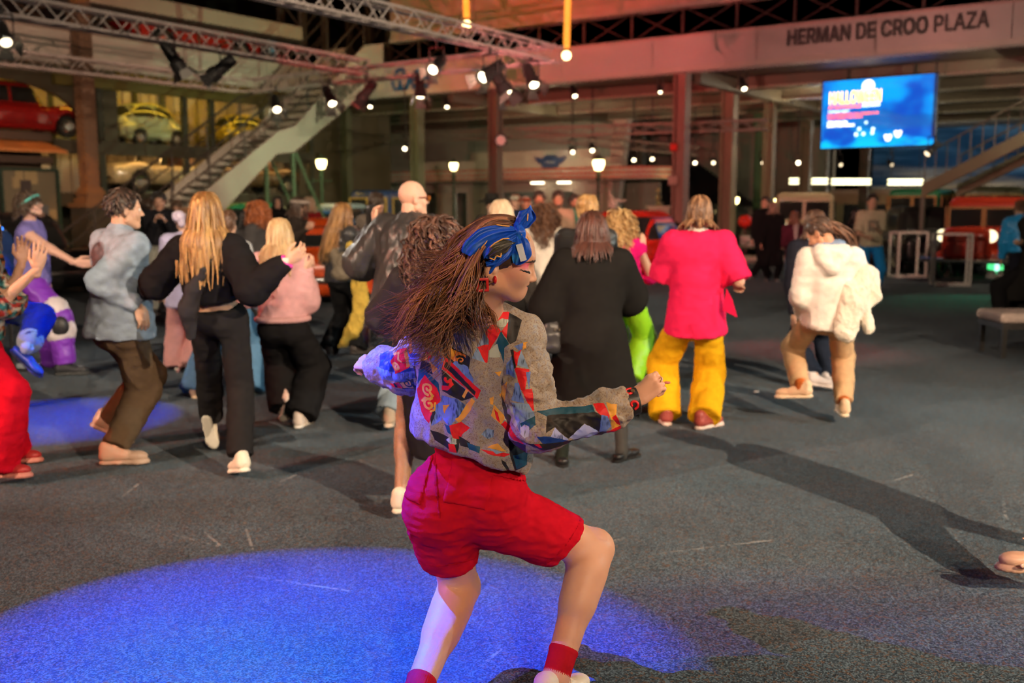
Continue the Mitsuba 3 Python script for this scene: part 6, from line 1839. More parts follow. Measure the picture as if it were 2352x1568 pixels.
# curly haired woman right behind the main dancer
cw = person('woman with big dark curls in a slit black skirt and fishnet tights', 10, (-0.411, 4.95, 0.865), (-0.386, 4.9, 1.245), (14, -4, 0), 1.66, build=1.0,
            hands=((-0.575, 5.32, 1.043), (-0.247, 5.3, 1.003)), elbow=((-.75, -.2, -.8), (.5, -.3, -.9)), feet=(((-0.563, 4.92, 0.125), toe(12, 0)), ((-0.318, 5.2, 0.096), toe(5))), knee=((-.1, 1, 0), None),
            top=dict(color=(.045, .040, .042), loose=.018, hem=-.03, puff=.03, cuff=.02, folds=.010, name='dark_top'), shoe=dict(color=(.74, .66, .50), sole=(.80, .72, .55)),
            hairdo=dict(style='curly', color=(.055, .030, .022), second=(.20, .095, .065), length=.30, seed=21))
k = cw['key']
an_, kn_, hp_ = cw['an'][0], cw['kn'][0], cw['hip'][0]
m = implicit([cone(cw['pelvis'] - cw['r'] * .05 + UP * .06, cw['pelvis'] + cw['r'] * .05 + UP * .06, .115, .115), cone(cw['pelvis'] + cw['r'] * .02, cw['pelvis'] * [1, 1, 0] + [.06, .05, .32], .15, .17, (cw['f'], .8)), cone(cw['pelvis'] - cw['r'] * .08, cw['pelvis'] * [1, 1, 0] + [.0, .06, .42], .10, .12, (cw['f'], .8))], .013, .05, [((0, 0, .30), (0, 0, -1))])
put('skirt', rumple(m, .014, (11, 11, 5), 4), 'cloth', (.020, .018, .017), k, smooth=True)


def net_color(p, n, uv):
    a = dr.abs(dr.cos((uv.x + uv.y) * 3.14159))
    b = dr.abs(dr.cos((uv.x - uv.y) * 3.14159))
    line = dr.maximum(mikit.smoothstep(.88, .96, a), mikit.smoothstep(.88, .96, b))
    return mikit.mix((.55, .29, .16), (.03, .02, .02), line * .9)


scene['fishnet'] = two({'type': 'principled', 'base_color': mikit.proc(net_color), 'roughness': 0.5})
for i in (0, 1):
    an_, kn_, hp_ = cw['an'][i], cw['kn'][i], cw['hip'][i]
    m = implicit([cone(hp_, kn_, .086, .056), cone(kn_, an_, .056, .036), cone(kn_ + (an_ - kn_) * .2 - cw['f'] * .016, kn_ + (an_ - kn_) * .45 - cw['f'] * .016, .055, .048)], .008, .03)
    ax = unit(an_ - kn_)
    F = frame(ax, (1, 0, 0))
    w_ = (m[0] - kn_) @ F
    put('fishnet_tights', m, 'fishnet', None, k, smooth=True, uv=np.stack([np.abs(np.arctan2(w_[:, 1], w_[:, 0])) * 9, w_[:, 2] * 90], 1))

# blond bob and white blouse beyond
person('person with a straight pale blond bob just above the blue headscarf', 5, (-0.084, 7.4, 0.872), (-0.084, 7.4, 1.331), (5, 0, 0), 1.70, top=dict(color=(.06, .055, .05), loose=.02), bottom=dict(color=(.02, .02, .02)), shoe=dict(color=(.1, .1, .1)),
       hairdo=dict(style='bob', color=(.60, .42, .26), second=(.82, .66, .46), length=.22, seed=2), detail=True, face=False)
wp = person('woman with a big brown mane of curls in a white blouse and black trousers', 10, (0.306, 10.6, 0.762), (0.341, 10.6, 1.306), (10, 0, 0), 1.66, feet=(((0.243, 10.6, 0.096), toe(0)), ((0.406, 10.7, 0.092), toe(10))),
            top=dict(color=(.78, .68, .58), loose=.04, hem=-.01, flare=.03, folds=.014), bottom=dict(color=(.02, .019, .02), loose=.015, knee=.03, ankle=.04), shoe=dict(color=(.25, .28, .3)), hairdo=dict(style='curly', color=(.09, .04, .024), second=(.24, .11, .06), length=.36, seed=8), face=False)
for i in range(7):
    p = wp['hip'][1] + (wp['an'][1] - wp['hip'][1]) * (.12 + .11 * i) + np.array([.085, -.05, 0])
    put('side_stripe_patch', implicit([ell(p, (.016, .03, .035))], .008), 'cloth', ((.5, .03, .03), (.55, .3, .15), (.6, .5, .4))[i % 3], wp['key'], smooth=True)

# black coat
bc = person('brown haired woman in a long black coat and black pumps, seen from behind', 4, (0.478, 5.95, 0.787), (0.478, 5.95, 1.266), (-2, -4, 0), 1.66, build=1.02,
            hands=((0.328, 6.22, 0.947), (0.695, 6.36, 0.972)), elbow=((-.55, -.3, -.9), (.6, -.3, -.9)), hdir=((0, .1, -1), None), curl=(.75, .4), feet=(((0.307, 5.95, 0.014), toe(-4)), ((0.683, 6.05, 0.062), toe(40))),
            top=dict(color=(.017, .016, .015), loose=.050, coat=.40, flare=.075, cuff=.04, puff=.03, collar=.02, folds=.010, ffreq=(6, 6, 2.5), var=.05, name='coat'), shoe=dict(kind='flat', color=(.012, .011, .012), sole=(.012, .012, .012), size=1.0),
            hairdo=dict(style='bob', color=(.055, .022, .015), second=(.13, .045, .03), length=.25, seed=17))
k = bc['key']
cl_ = implicit([cone(bc['neck'] + bc['sr'] * .06 + UP * .01, bc['neck'] - bc['sr'] * .06 + UP * .01, .058, .058), cone(bc['neck'] + UP * .0, bc['neck'] + UP * .05 - bc['sf'] * .01, .07, .062)], .01)
put('collar', cl_, 'cloth', (.019, .018, .017), k, smooth=True)
for i in (0, 1):
    an_, kn_ = bc['an'][i], bc['kn'][i]
    put('stocking', implicit([cone(kn_, an_, .060, .036), cone(an_, an_ - UP * .03, .037, .036)], .01), 'cloth', (.05, .048, .046) if i else (.018, .022, .018), k, smooth=True)
kb = thing('handbag', 'black handbag hanging from the hand of the woman in the black coat', 'bag')
c = P3((0.237, 5.98, 0.823))
put('pouch', rumple(implicit([rbox(c, (.062, .10, .125), .04, (.8, .8)), rbox(c + [-.01, 0, -.05], (.075, .11, .07), .04)], .010, .03), .008, (14, 14, 10)), 'leather', (.035, .033, .034), kb, smooth=True)
put('handle', tube([c + [-.02, -.03, .11], c + [-.01, -.02, .19], c + [.05, .0, .24], c + [.07, .02, .19], c + [.06, .03, .11]], .010, 8), 'leather', (.02, .02, .02), kb, smooth=True)
for x in (.02, .045):
    put('clasp', implicit([ell(c + [x, -.105, .02], (.007, .006, .010))], .003), 'metal', (.9, .75, .5), kb, smooth=True)

# bun, pink top, pink shirt
person('person with a pinned up blond bun and a black leather jacket', 12, (0.586, 7.9, 0.824), (0.584, 7.9, 1.362), (28, 0, 0), 1.76, top=dict(color=(.04, .038, .038), loose=.03, mat='leather', folds=.014), bottom=dict(color=(.02, .02, .02)), shoe=dict(color=(.05, .05, .05)),
       hairdo=dict(style='bun', color=(.42, .22, .08), second=(.70, .44, .18), seed=6), face=False)
pt = person('curly blonde girl in a magenta top and lime trousers with one hand raised', 22, (0.977, 8.7, 0.748), (0.939, 8.7, 1.257), (20, 0, 0), 1.62, hands=((1.033, 8.95, 0.979), (1.117, 8.6, 1.19)), elbow=(None, (.7, -.4, -.9)), hdir=(None, (.15, .1, 1)), palm=(None, (-.6, .8, 0)), curl=(.4, .12), spread=.03,
            feet=(((0.953, 8.8, 0.025), toe(0)), ((1.057, 8.7, 0.066), toe(25))), top=dict(color=(.72, .012, .16), loose=.022, sleeve=.52, puff=.02, hem=.03, folds=.012), bottom=dict(color=(.34, .72, .02), loose=.02, knee=.05, ankle=.07, drop=.01, mat='satin'), shoe=dict(color=(.6, .45, .32)),
            hairdo=dict(style='curly', color=(.36, .19, .07), second=(.72, .46, .20), length=.30, seed=15))
ps_ = person('man in a hot pink short sleeved shirt and wide yellow trousers, seen from behind', 3, (1.319, 7.1, 0.76), (1.303, 7.0, 1.36), (14, -14, 0), 1.72, skin=(.62, .34, .24), build=1.08,
             hands=((1.194, 7.4, 1.073), (1.628, 7.18, 1.026)), elbow=((-.6, -.3, -.9), (.35, -.5, -1)), hdir=(None, (.35, .5, -.25)), palm=(None, (-.4, .2, -.6)), curl=(.5, .85), feet=(((1.114, 7.1, 0.068), toe(-4)), ((1.37, 6.95, 0.088), toe(48))),
             top=dict(color=(.80, .022, .10), loose=.030, sleeve=.5, puff=.024, hem=-.085, flare=.030, folds=.012, collar=-.01, name='shirt', var=.06), bottom=dict(color=(.68, .37, .012), loose=.02, knee=.050, ankle=.075, folds=.015, drop=.01), shoe=dict(color=(.30, .06, .05), sole=(.62, .48, .42), size=1.05),
             hairdo=dict(style='long', color=(.13, .06, .03), second=(.42, .22, .11), length=.22, seed=19))
k = ps_['key']
put('white_collar', implicit([cone(ps_['neck'] + ps_['sr'] * .055, ps_['neck'] - ps_['sr'] * .055, .050, .050), cone(ps_['neck'], ps_['neck'] + UP * .03, .070, .064)], .009), 'cloth', (.72, .66, .58), k, smooth=True)
m = prism([(0, 0), (.10, -.05), (.06, .08), (.02, .15)], .012)
put('shirt_tail', rumple((lambda q: (q[0], q[1]))(trimesh.remesh.subdivide(*(lambda a: (a[0], a[1]))(move(m, P3((1.468, 6.9, 0.853)), frame((0, -1, 0), (1, 0, 0)))))), .006, (20, 20, 20)), 'cloth', (.70, .012, .07), k)

# white hoodie
wh = person('woman in a white hoodie and tan trousers with a fleece coat over her arm', 6, (2.277, 7.15, 0.776), (2.24, 7.02, 1.253), (-52, -34, 0), 1.68, skin=(.58, .28, .16), build=1.0,
            hands=((2.138, 7.3, 0.779), (2.599, 7.42, 0.942)), elbow=((-.5, -.7, -.5), (.75, -.3, -.8)), curl=(.5, .5), feet=(((2.102, 7.15, 0.271), toe(-62, 6)), ((2.408, 7.1, 0.152), toe(8))), knee=((-.02, 1, .1), None),
            top=dict(color=(.84, .78, .70), loose=.024, hem=-.045, cuff=.018, puff=.012, folds=.013, flare=.015, name='hoodie', var=.04), bottom=dict(color=(.56, .35, .19), loose=.008, knee=.028, ankle=.030, folds=.012, length=1.0, drop=-.02), shoe=dict(color=(.72, .50, .32), sole=(.80, .64, .44)),
            hairdo=dict(style='pony', color=(.06, .034, .024), second=(.22, .10, .055), length=.26, flow=(.75, .1, -.75), seed=23))
k = wh['key']
nk = wh['neck']
m = implicit([cone(nk - wh['f'] * .06 + wh['r'] * .08, nk - wh['f'] * .06 - wh['r'] * .08, .055, .055), cone(nk - wh['f'] * .08 + wh['r'] * .06 - UP * .05, nk - wh['f'] * .105 - UP * .12, .05, .035), cone(nk - wh['f'] * .08 - wh['r'] * .06 - UP * .05, nk - wh['f'] * .105 - UP * .12, .05, .035)], .010, .03)
put('hood', rumple(m, .014, (18, 18, 14), 2), 'cloth', shade(m[0], (.84, .77, .68), .05), k, smooth=True)
put('neck_scarf', rumple(implicit([cone(nk + wh['r'] * .05 + UP * .03, nk - wh['r'] * .06 + UP * .02, .058, .058)], .01), .012, (30, 30, 30)), 'cloth', (.22, .30, .46), k, smooth=True)
for i in (0, 1):
    put('sock', implicit([cone(wh['an'][i] + UP * .03, wh['an'][i] - UP * .02, .040, .040)], .01), 'cloth', (.48, .12, .03), k, smooth=True)
k = thing('fleece_coat', 'fluffy white fleece coat hanging over the arm of the hoodie wearer', 'coat')
fl_ = [((2.559, 7.1, 1.082), (2.571, 7.08, 0.934), .06, .055), ((2.571, 7.08, 0.934), (2.505, 7.05, 0.859), .05, .035), ((2.484, 7.02, 1.093), (2.408, 6.98, 0.912), .075, .09), ((2.408, 6.98, 0.912), (2.36, 6.96, 0.683), .075, .065), ((2.462, 7.02, 0.908), (2.525, 7.0, 0.718), .05, .045), ((2.363, 6.97, 1.005), (2.309, 6.95, 0.706), .055, .045)]
m = implicit([cone(P3(a), P3(b), ra, rb, k=.03) for a, b, ra, rb in fl_], .009, .03)
m = rumple(m, .020, (24, 24, 14), 6, .4)
put('fleece', rumple(m, .010, (80, 80, 80), 8, .2), 'cloth', shade(m[0], (.78, .68, .56), .06, 60), k, smooth=True)
put('lining', implicit([cone(P3((2.606, 7.12, 1.03)), P3((2.617, 7.1, 0.901)), .022, .016)], .008), 'cloth', (.45, .30, .24), k, smooth=True)
sd = person('person in navy jacket and dark jeans mostly hidden behind the white hoodie', -8, (2.628, 8.5, 0.729), (2.561, 8.45, 1.252), (20, 0, 0), 1.70, hands=((2.361, 8.3, 0.584), None), elbow=((-1, -.3, 0), None), feet=(((2.592, 8.4, 0.133), toe(95, 8)), ((2.782, 8.6, 0.06), toe(60))), knee=((-.2, .9, .2), None),
            top=dict(color=(.022, .022, .032), loose=.04, hem=-.05, folds=.015), bottom=dict(color=(.018, .024, .040), loose=.015, knee=.03, ankle=.035), shoe=dict(color=(.66, .58, .54), sole=(.7, .62, .55)), hairdo=dict(style='long', color=(.07, .035, .025), second=(.2, .1, .06), length=.2, seed=29), detail=True, face=False)

# at the picture edge on the far side
be = person('person in a long black coat and dark trousers cut by the picture edge', -30, (6.762, 12.9, 0.787), (6.708, 12.9, 1.386), (-30, 0, 0), 1.76, hands=((6.364, 12.5, 1.095), None), feet=(((6.329, 12.8, 0.141), toe(-62)), ((6.748, 12.9, 0.118), toe(-50))),
            top=dict(color=(.020, .018, .017), loose=.04, coat=.42, flare=.05), bottom=dict(color=(.015, .014, .015), loose=.02, knee=.04, ankle=.05), shoe=dict(color=(.60, .52, .50), sole=(.6, .55, .5)), hairdo=dict(style='long', color=(.06, .035, .02), length=.2, seed=2), detail=False, face=False)
pj = person('child sized person in a bright blue quilted jacket beside the green tower', 20, (7.163, 14.0, 0.963), (7.11, 14.0, 1.369), (-10, 0, 0), 1.60, top=dict(color=(.02, .30, .68), loose=.05, hem=-.02, mat='satin', folds=.02, ffreq=(3, 3, 26), collar=.03), bottom=dict(color=(.02, .02, .03)), shoe=dict(color=(.1, .1, .1)), hairdo=dict(style='short', color=(.10, .045, .02), second=(.2, .09, .05), seed=2), detail=False, face=False)
es = person('person outside the picture stretching one brown sneaker into it', -70, (2.75, 3.95, .86), (2.80, 3.95, 1.40), (-70, 0, 0), 1.70, feet=(((2.071, 3.86, 0.079)[:2] + (.090,), toe(-84)), ankle((2.80, 4.1)), )[:1] + (((2.72, 4.15, .088), toe(-60)),), knee=((-.6, .3, .8), None),
            top=dict(color=(.05, .05, .06)), bottom=dict(color=(.05, .045, .04), loose=.02, knee=.03, ankle=.03, drop=-.04), shoe=dict(color=(.42, .25, .16), sole=(.34, .20, .13), size=1.05), hairdo=dict(style='short', color=(.05, .03, .02), seed=1), face=False)
fo = es['an'][0]
put('long_lace', tube([fo + np.array([-.02, -.03, .02]), fo + np.array([-.05, -.02, .035]), fo + np.array([-.12, -.01, .05])], .004, 6), 'cloth', (.70, .42, .30), es['key'], smooth=True)
for x in (0, 1, 2):
    put('side_panel', implicit([ell(fo + np.array([-.05 - .035 * x, -.048, -.042 - .004 * x]), (.022, .006, .012))], .003), 'satin', (.66, .42, .30), es['key'], smooth=True)

# ------------------------------------------------------------------ onlookers
OL = [  # label, yaw, pelvis, neck, head, height, top, bottom, hair, extra
    ('man in a black jacket and grey trousers looking at his phone behind the denim jacket', 170, (-4.649, 13.2, 1.096), (-4.631, 13.2, 1.478), (165, -20, 0), 1.74, (.018, .018, .022), (.34, .34, .30), ('short', (.02, .015, .012)), dict(hands=((-4.458, 12.9, 1.369), (-4.598, 12.9, 1.369)))),
    ('person in a beige jumper with lowered head at the staircase foot', 175, (-5.514, 16.5, 1.047), (-5.497, 16.5, 1.403), (175, -30, 0), 1.66, (.42, .33, .24), (.10, .08, .07), ('short', (.10, .06, .04)), {}),
    ('person with a green jacket seen between denim jacket and dark phone user', 10, (-5.112, 14.0, 0.976), (-5.092, 14.0, 1.387), (10, 0, 0), 1.60, (.09, .12, .08), (.03, .03, .03), ('short', (.05, .03, .02)), {}),
    ('dark clothed onlooker facing the camera under the staircase, nearer the steps', 180, (-4.887, 19.5, 0.95), (-4.87, 19.5, 1.438), (180, 0, 0), 1.70, (.02, .02, .02), (.03, .03, .03), ('bob', (.02, .014, .012)), {}),
    ('dark haired onlooker facing the camera under the staircase, nearer the blue car', 180, (-4.565, 19.5, 0.95), (-4.549, 19.5, 1.454), (175, 0, 0), 1.72, (.014, .013, .014), (.03, .03, .03), ('long', (.012, .010, .010)), {}),
    ('red haired person in a dark coat left of the pink sweater', -70, (-2.722, 10.8, 0.784), (-2.712, 10.8, 1.348), (-80, -6, 0), 1.64, (.06, .055, .055), (.03, .03, .03), ('curly', (.26, .075, .025)), {}),
    ('person in a hooded dark grey jacket behind the outstretched black sleeve', -20, (-3.168, 12.0, 0.801), (-3.161, 12.0, 1.27), (-30, -4, 0), 1.60, (.055, .05, .05), (.03, .03, .03), ('long', (.02, .018, .018)), {}),
    ('person with a knitted grey headband leaning forward in a brown jacket', 80, (-2.858, 13.0, 0.906), (-2.788, 12.9, 1.402), (85, -14, 0), 1.66, (.045, .035, .030), (.03, .03, .03), ('long', (.06, .035, .025)), dict(hands=((-2.54, 12.6, 1.309), (-2.538, 12.4, 1.292)))),
    ('person in dark red with light hair behind the headband wearer', 150, (-3.534, 17.5, 0.976), (-3.552, 17.5, 1.43), (130, 0, 0), 1.70, (.20, .012, .016), (.05, .05, .05), ('bob', (.42, .30, .20)), {}),
    ('person in orange red patterned trousers half hidden by the leather jacket', 20, (-1.582, 11.4, 0.989), (-1.553, 11.4, 1.433), (30, 0, 0), 1.66, (.14, .11, .09), (.52, .07, .02), ('short', (.05, .03, .02)), {}),
    ('bearded man with an orange lit face above the blue scarf bow', 180, (0.418, 16.0, 0.959), (0.43, 16.0, 1.498), (180, 0, 0), 1.74, (.03, .035, .05), (.03, .03, .03), ('short', (.02, .014, .01)), {}),
    ('bearded man facing the camera with a black bag strap, next to the blond bun', 180, (0.692, 15.0, 0.998), (0.689, 15.0, 1.49), (180, 0, 0), 1.74, (.42, .26, .18), (.03, .03, .03), ('short', (.02, .014, .01)), {}),
    ('small person in a green jacket between bearded man and blond bun', 150, (1.051, 17.0, 0.957), (1.047, 17.0, 1.47), (150, 0, 0), 1.68, (.03, .15, .10), (.03, .03, .03), ('short', (.02, .015, .012)), {}),
    ('person in a reddish flat cap behind the pale blond bob', 190, (0.052, 15.0, 0.998), (0.052, 15.0, 1.451), (195, 0, 0), 1.66, (.02, .03, .07), (.03, .03, .03), ('short', (.25, .06, .03)), {}),
    ('grey haired person between flat cap and bearded man', 160, (0.211, 15.6, 0.974), (0.21, 15.6, 1.432), (165, 0, 0), 1.62, (.10, .09, .08), (.03, .03, .03), ('short', (.26, .22, .18)), {}),
    ('person in a wide dark hat above the brown curls', 180, (-0.28, 14.0, 1.036), (-0.279, 14.0, 1.399), (185, 0, 0), 1.64, (.05, .045, .04), (.03, .03, .03), ('short', (.02, .015, .01)), {}),
    ('man in black walking beside the woman in the long black coat at the hall edge', 200, (5.417, 21.6, 0.779), (5.441, 21.6, 1.45), (205, 0, 0), 1.80, (.012, .012, .013), (.012, .012, .013), ('short', (.03, .02, .015)), dict(feet=(((5.191, 21.5, 0.071), toe(215)), ((5.644, 21.8, 0.069), toe(200))))),
    ('woman with long blonde hair in a long black coat at the hall edge', 195, (5.437, 20.8, 0.727), (5.415, 20.8, 1.348), (200, 0, 0), 1.68, (.010, .010, .011), (.012, .012, .013), ('long', (.20, .13, .10)), dict(coat=.42)),
    ('woman in a maroon jacket and blue jeans clasping her hands', 182, (5.153, 18.2, 0.636), (5.132, 18.2, 1.188), (180, 0, 0), 1.64, (.070, .016, .028), (.06, .12, .20), ('long', (.12, .05, .03)), dict(hands=((5.098, 17.9, 0.9), (5.02, 17.9, 0.9)))),
    ('black haired woman leaning against the man in the cream shirt', 165, (6.016, 17.6, 0.759), (6.024, 17.6, 1.232), (150, -8, 0), 1.58, (.015, .014, .016), (.02, .02, .02), ('long', (.012, .010, .010)), dict(hands=((6.09, 17.3, 1.021), None))),
    ('man in a cream printed T-shirt with a bright blue jacket around his hips', 185, (6.1, 17.0, 0.92), (6.089, 17.0, 1.448), (190, 0, 0), 1.82, (.56, .45, .32), (.02, .22, .58), ('short', (.025, .018, .014)), dict(sleeve=.45, hands=((6.066, 16.7, 1.206), (5.915, 16.7, 1.04)))),
    ('man in a pale cap and black jacket behind the second white cube frame', 10, (9.808, 22.2, 0.641), (9.77, 22.2, 1.274), (200, -12, 0), 1.74, (.010, .010, .011), (.014, .016, .022), ('buzz', (.55, .50, .42)), dict(hands=((9.705, 21.9, 0.957), (9.612, 21.9, 0.919)))),
]
HEADBAND = None
for (lab, yaw, pel, nk, hd, Ht, tc, bc_, hd_, ex) in OL:
    top = dict(color=tc, loose=.03, hem=-.04, sleeve=ex.get('sleeve', 1.0))
    if 'coat' in ex:
        top['coat'] = ex['coat']
    skn = (.50, .20, .12) if 'bearded' in lab else (.55, .30, .21)  # orange light on the bearded faces is put into their skin colour
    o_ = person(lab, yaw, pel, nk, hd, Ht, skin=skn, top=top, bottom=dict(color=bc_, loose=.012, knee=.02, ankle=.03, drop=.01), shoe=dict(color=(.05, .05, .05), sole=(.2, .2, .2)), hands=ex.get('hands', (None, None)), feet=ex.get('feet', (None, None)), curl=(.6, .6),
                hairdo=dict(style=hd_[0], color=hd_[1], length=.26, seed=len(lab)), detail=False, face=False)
    if 'beard' in lab:
        put('beard', implicit(placed([cone((-.05, .02, -.075), (-.018, .068, -.108), .020, .020), cone((.05, .02, -.075), (.018, .068, -.108), .020, .020), ell((0, .076, -.105), (.028, .022, .026))], o_['R'], o_['hp'], o_['hs']), .009, .015), 'hair', (.03, .018, .012), o_['key'], smooth=True)
    if 'headband' in lab and 'knitted' in lab:
        put('headband', move(tube([(.092 * math.cos(a), .112 * math.sin(a), 0) for a in np.linspace(0, 6.2832, 30)], .026, 8, False), o_['hp'] + o_['R'] @ np.array([0, -.012, .065]), o_['R'] @ rotx(.2)), 'cloth', (.42, .34, .30), o_['key'], smooth=True)
    if 'hat' in lab:
        put('hat', move(lathe([(.0, .12), (.09, .11), (.10, .03), (.19, .0), (.19, -.012), (.09, .005)], 24), o_['hp'] + o_['R'] @ np.array([0, -.01, .07]), o_['R']), 'cloth', (.03, .028, .026), o_['key'], smooth=40)
    if 'cap' in lab:
        put('cap', implicit(placed([ell((0, -.005, .075), (.088, .11, .055)), ell((0, .10, .055), (.06, .05, .014))], o_['R'], o_['hp'], o_['hs']), .01), 'cloth', (.50, .45, .36) if 'pale' in lab else (.25, .07, .04), o_['key'], smooth=True)
    if 'printed' in lab:
        put('shirt_print', implicit([rbox(np.array(nk) + o_['sf'] * .155 - UP * .22, (.09, .012, .10), .01)], .012), 'cloth', (.30, .24, .19), o_['key'], smooth=True)
    if 'clasping' in lab:
        put('scarf', implicit([cone(np.array(nk) + o_['sf'] * .11, np.array(nk) + o_['sf'] * .14 - UP * .26, .05, .025)], .014), 'cloth', (.36, .30, .30), o_['key'], smooth=True)


# ================================================================== the dancer in front
hk = thing('person', 'dancing woman in a bright patterned shirt, red shorts and a knotted blue headscarf', 'person')
HSK = (.55, .285, .175)
PEL, NECK = P3((-0.136, 3.08, 0.679)), P3((-0.075, 2.93, 1.241))
SHO = [P3((-0.232, 3.02, 1.157)), P3((0.023, 2.94, 1.182))]
ELB = [P3((-0.342, 3.24, 1.037)), P3((0.067, 2.88, 0.937))]
WRI = [P3((-0.473, 3.4, 1.031)), P3((0.356, 2.9, 1.002))]
HIP = [P3((-0.227, 3.06, 0.624)), P3((-0.048, 3.12, 0.605))]
KNE = [P3((-0.175, 3.19, 0.312)), P3((0.27, 3.19, 0.443))]
ANK = [P3((-0.301, 2.815, 0.092)), P3((0.131, 2.945, 0.093))]
HF, HR = facing(8)
HSP = unit(NECK - PEL)
HO, HS_ = P3((-0.062, 2.83, 1.402)), .967
HRM = turn(84, 0, 0)


def hl(x, y, z):
    return HO + HRM @ np.array([x, y, z]) * HS_


hp_ = [ell((0, .026, .050), (.074, .106, .090)), ell((0, .062, -.012), (.058, .056, .074), k=.03), ell((0, .080, -.072), (.022, .023, .021), k=.03)]
for s_ in (1, -1):
    hp_ += [cone((s_ * .050, .008, -.040), (s_ * .016, .072, -.080), .024, .014, k=.025), ell((s_ * .038, .080, -.020), (.020, .022, .022), k=.03)]
hp_ += [cone((-.034, .114, .032), (.034, .114, .032), .013, .013, k=.02)]
for s_ in (1, -1):
    hp_ += [ell((s_ * .034, .124, -.001), (.022, .018, .013), k=.014, cut=True), ell((s_ * .033, .098, -.005), (.0145, .0145, .0125), k=.006)]
hp_ += [cone((0, .119, .010), (0, .1285, -.033), .0075, .0098, k=.012), ell((.0095, .117, -.037), (.0078, .010, .007), k=.008), ell((-.0095, .117, -.037), (.0078, .010, .007), k=.008), ell((.010, .115, -.0425), (.004, .005, .003), k=.003, cut=True), ell((-.010, .115, -.0425), (.004, .005, .003), k=.003, cut=True)]
hp_ += [cone((-.018, .094, -.051), (.018, .094, -.051), .006, .006, k=.01), ell((0, .106, -.0495), (.013, .0075, .0055), k=.008), cone((-.016, .092, -.060), (.016, .092, -.060), .006, .006, k=.01), ell((0, .0985, -.060), (.012, .0075, .0058), k=.008), ell((0, .108, -.0545), (.024, .014, .0016), k=.003, cut=True)]
for s_ in (1, -1):
    Re = rotz(s_ * .30) @ rotx(-.20)
    hp_ += [ell((s_ * .0765, -.002, -.002), (.010, .021, .031), Re, k=.010), ell((s_ * .0865, .002, .003), (.007, .012, .019), Re, k=.005, cut=True), ell((s_ * .083, .004, -.004), (.004, .007, .010), Re, k=.004), ell((s_ * .077, .004, -.028), (.007, .009, .010), k=.008)]
hm = implicit(placed(hp_, HRM, HO, HS_) + [cone(hl(0, -.018, -.045), NECK - HSP * .03, .051, .056, k=.03), cone(NECK - HSP * .03 - HR * .05, NECK - HSP * .03 + HR * .05, .046, .046, k=.04)], .0034, .02)
lq = (hm[0] - HO) @ HRM / HS_
hc = np.tile(np.asarray(HSK, float), (len(hm[0]), 1))


def tint(c, w, col):
    w = np.clip(w, 0, 1)[:, None]
    return c * (1 - w) + np.array(col) * w


ax = np.abs(lq[:, 0])
hc = tint(hc, np.exp(-(((ax - .044) / .026) ** 2 + ((lq[:, 1] - .088) / .030) ** 2 + ((lq[:, 2] - .010) / .014) ** 2) ** 1.5) * .95, (.62, .035, .12))
hc = tint(hc, np.exp(-(((ax - .052) / .020) ** 2 + ((lq[:, 1] - .060) / .030) ** 2 + ((lq[:, 2] + .014) / .020) ** 2)) * .45, (.62, .14, .13))
hc = tint(hc, np.exp(-((lq[:, 0] / .020) ** 2 + ((lq[:, 2] + .0555) / .0085) ** 2) ** 2) * (lq[:, 1] > .088), (.48, .12, .10))
# --- limbs and hands on the same skin
leg = []
for i in (0, 1):
    d_ = unit(ANK[i] - KNE[i])
    bk = -HF
    leg += [cone(HIP[i], KNE[i], .088, .062), cone(KNE[i], ANK[i], .060, .040), cone(KNE[i] + d_ * .07 + bk * .022, KNE[i] + d_ * .17 + bk * .018, .058, .050, k=.05), cone(KNE[i] - HF * -.012, KNE[i] - HF * -.012 + d_ * .03, .056, .050, k=.03), cone(ANK[i], ANK[i] - UP * .03, .040, .040)]
    leg += [ell(KNE[i] + HF * .028 + HR * (.012 if i else 0), (.045, .045, .05), k=.03)]
leg += [cone(PEL - HR * .06, PEL + HR * .06, .108, .108), cone(PEL, NECK - HSP * .12, .095, .09, (HF, .75)), cone(SHO[0], SHO[1], .05, .05)]
for i in (0, 1):
    leg += [cone(SHO[i], ELB[i], .045, .038), cone(ELB[i], WRI[i], .038, .025)]
lm = implicit(leg, .0085, .03)
rh = implicit(hand_prims(WRI[1] + unit(WRI[1] - ELB[1]) * .012, (.72, .12, .68), (.38, .72, -.48), 1, .8, spread=.03, thumb=.75, s=.92, curls=(.62, .92, .98, 1.0)), .0026, .007)
lh = implicit(hand_prims(WRI[0], WRI[0] - ELB[0] + np.array([-.06, 0, .02]), (.2, .5, -.8), -1, .85, spread=.03, thumb=.7, s=.92), .0032, .007)
put('body', cat([lm, hm, rh, lh]), 'skin', np.clip(np.vstack([np.tile(HSK, (len(lm[0]), 1)), hc, np.tile((.60, .31, .20), (len(rh[0]), 1)), np.tile(HSK, (len(lh[0]), 1))]), 0, 1), hk, smooth=True)
from scipy.spatial import cKDTree
HT_, HN_ = cKDTree(hm[0]), normals(hm)


def onto(pts, off=.0008):
    """Points laid on the skin of the face."""
    d, i = HT_.query(np.array(pts))
    return hm[0][i] + HN_[i] * off


def fine(pts, n=4):
    p = np.array(pts)
    t = np.linspace(0, len(p) - 1, (len(p) - 1) * n + 1)
    return np.stack([np.interp(t, np.arange(len(p)), p[:, k]) for k in range(3)], 1)


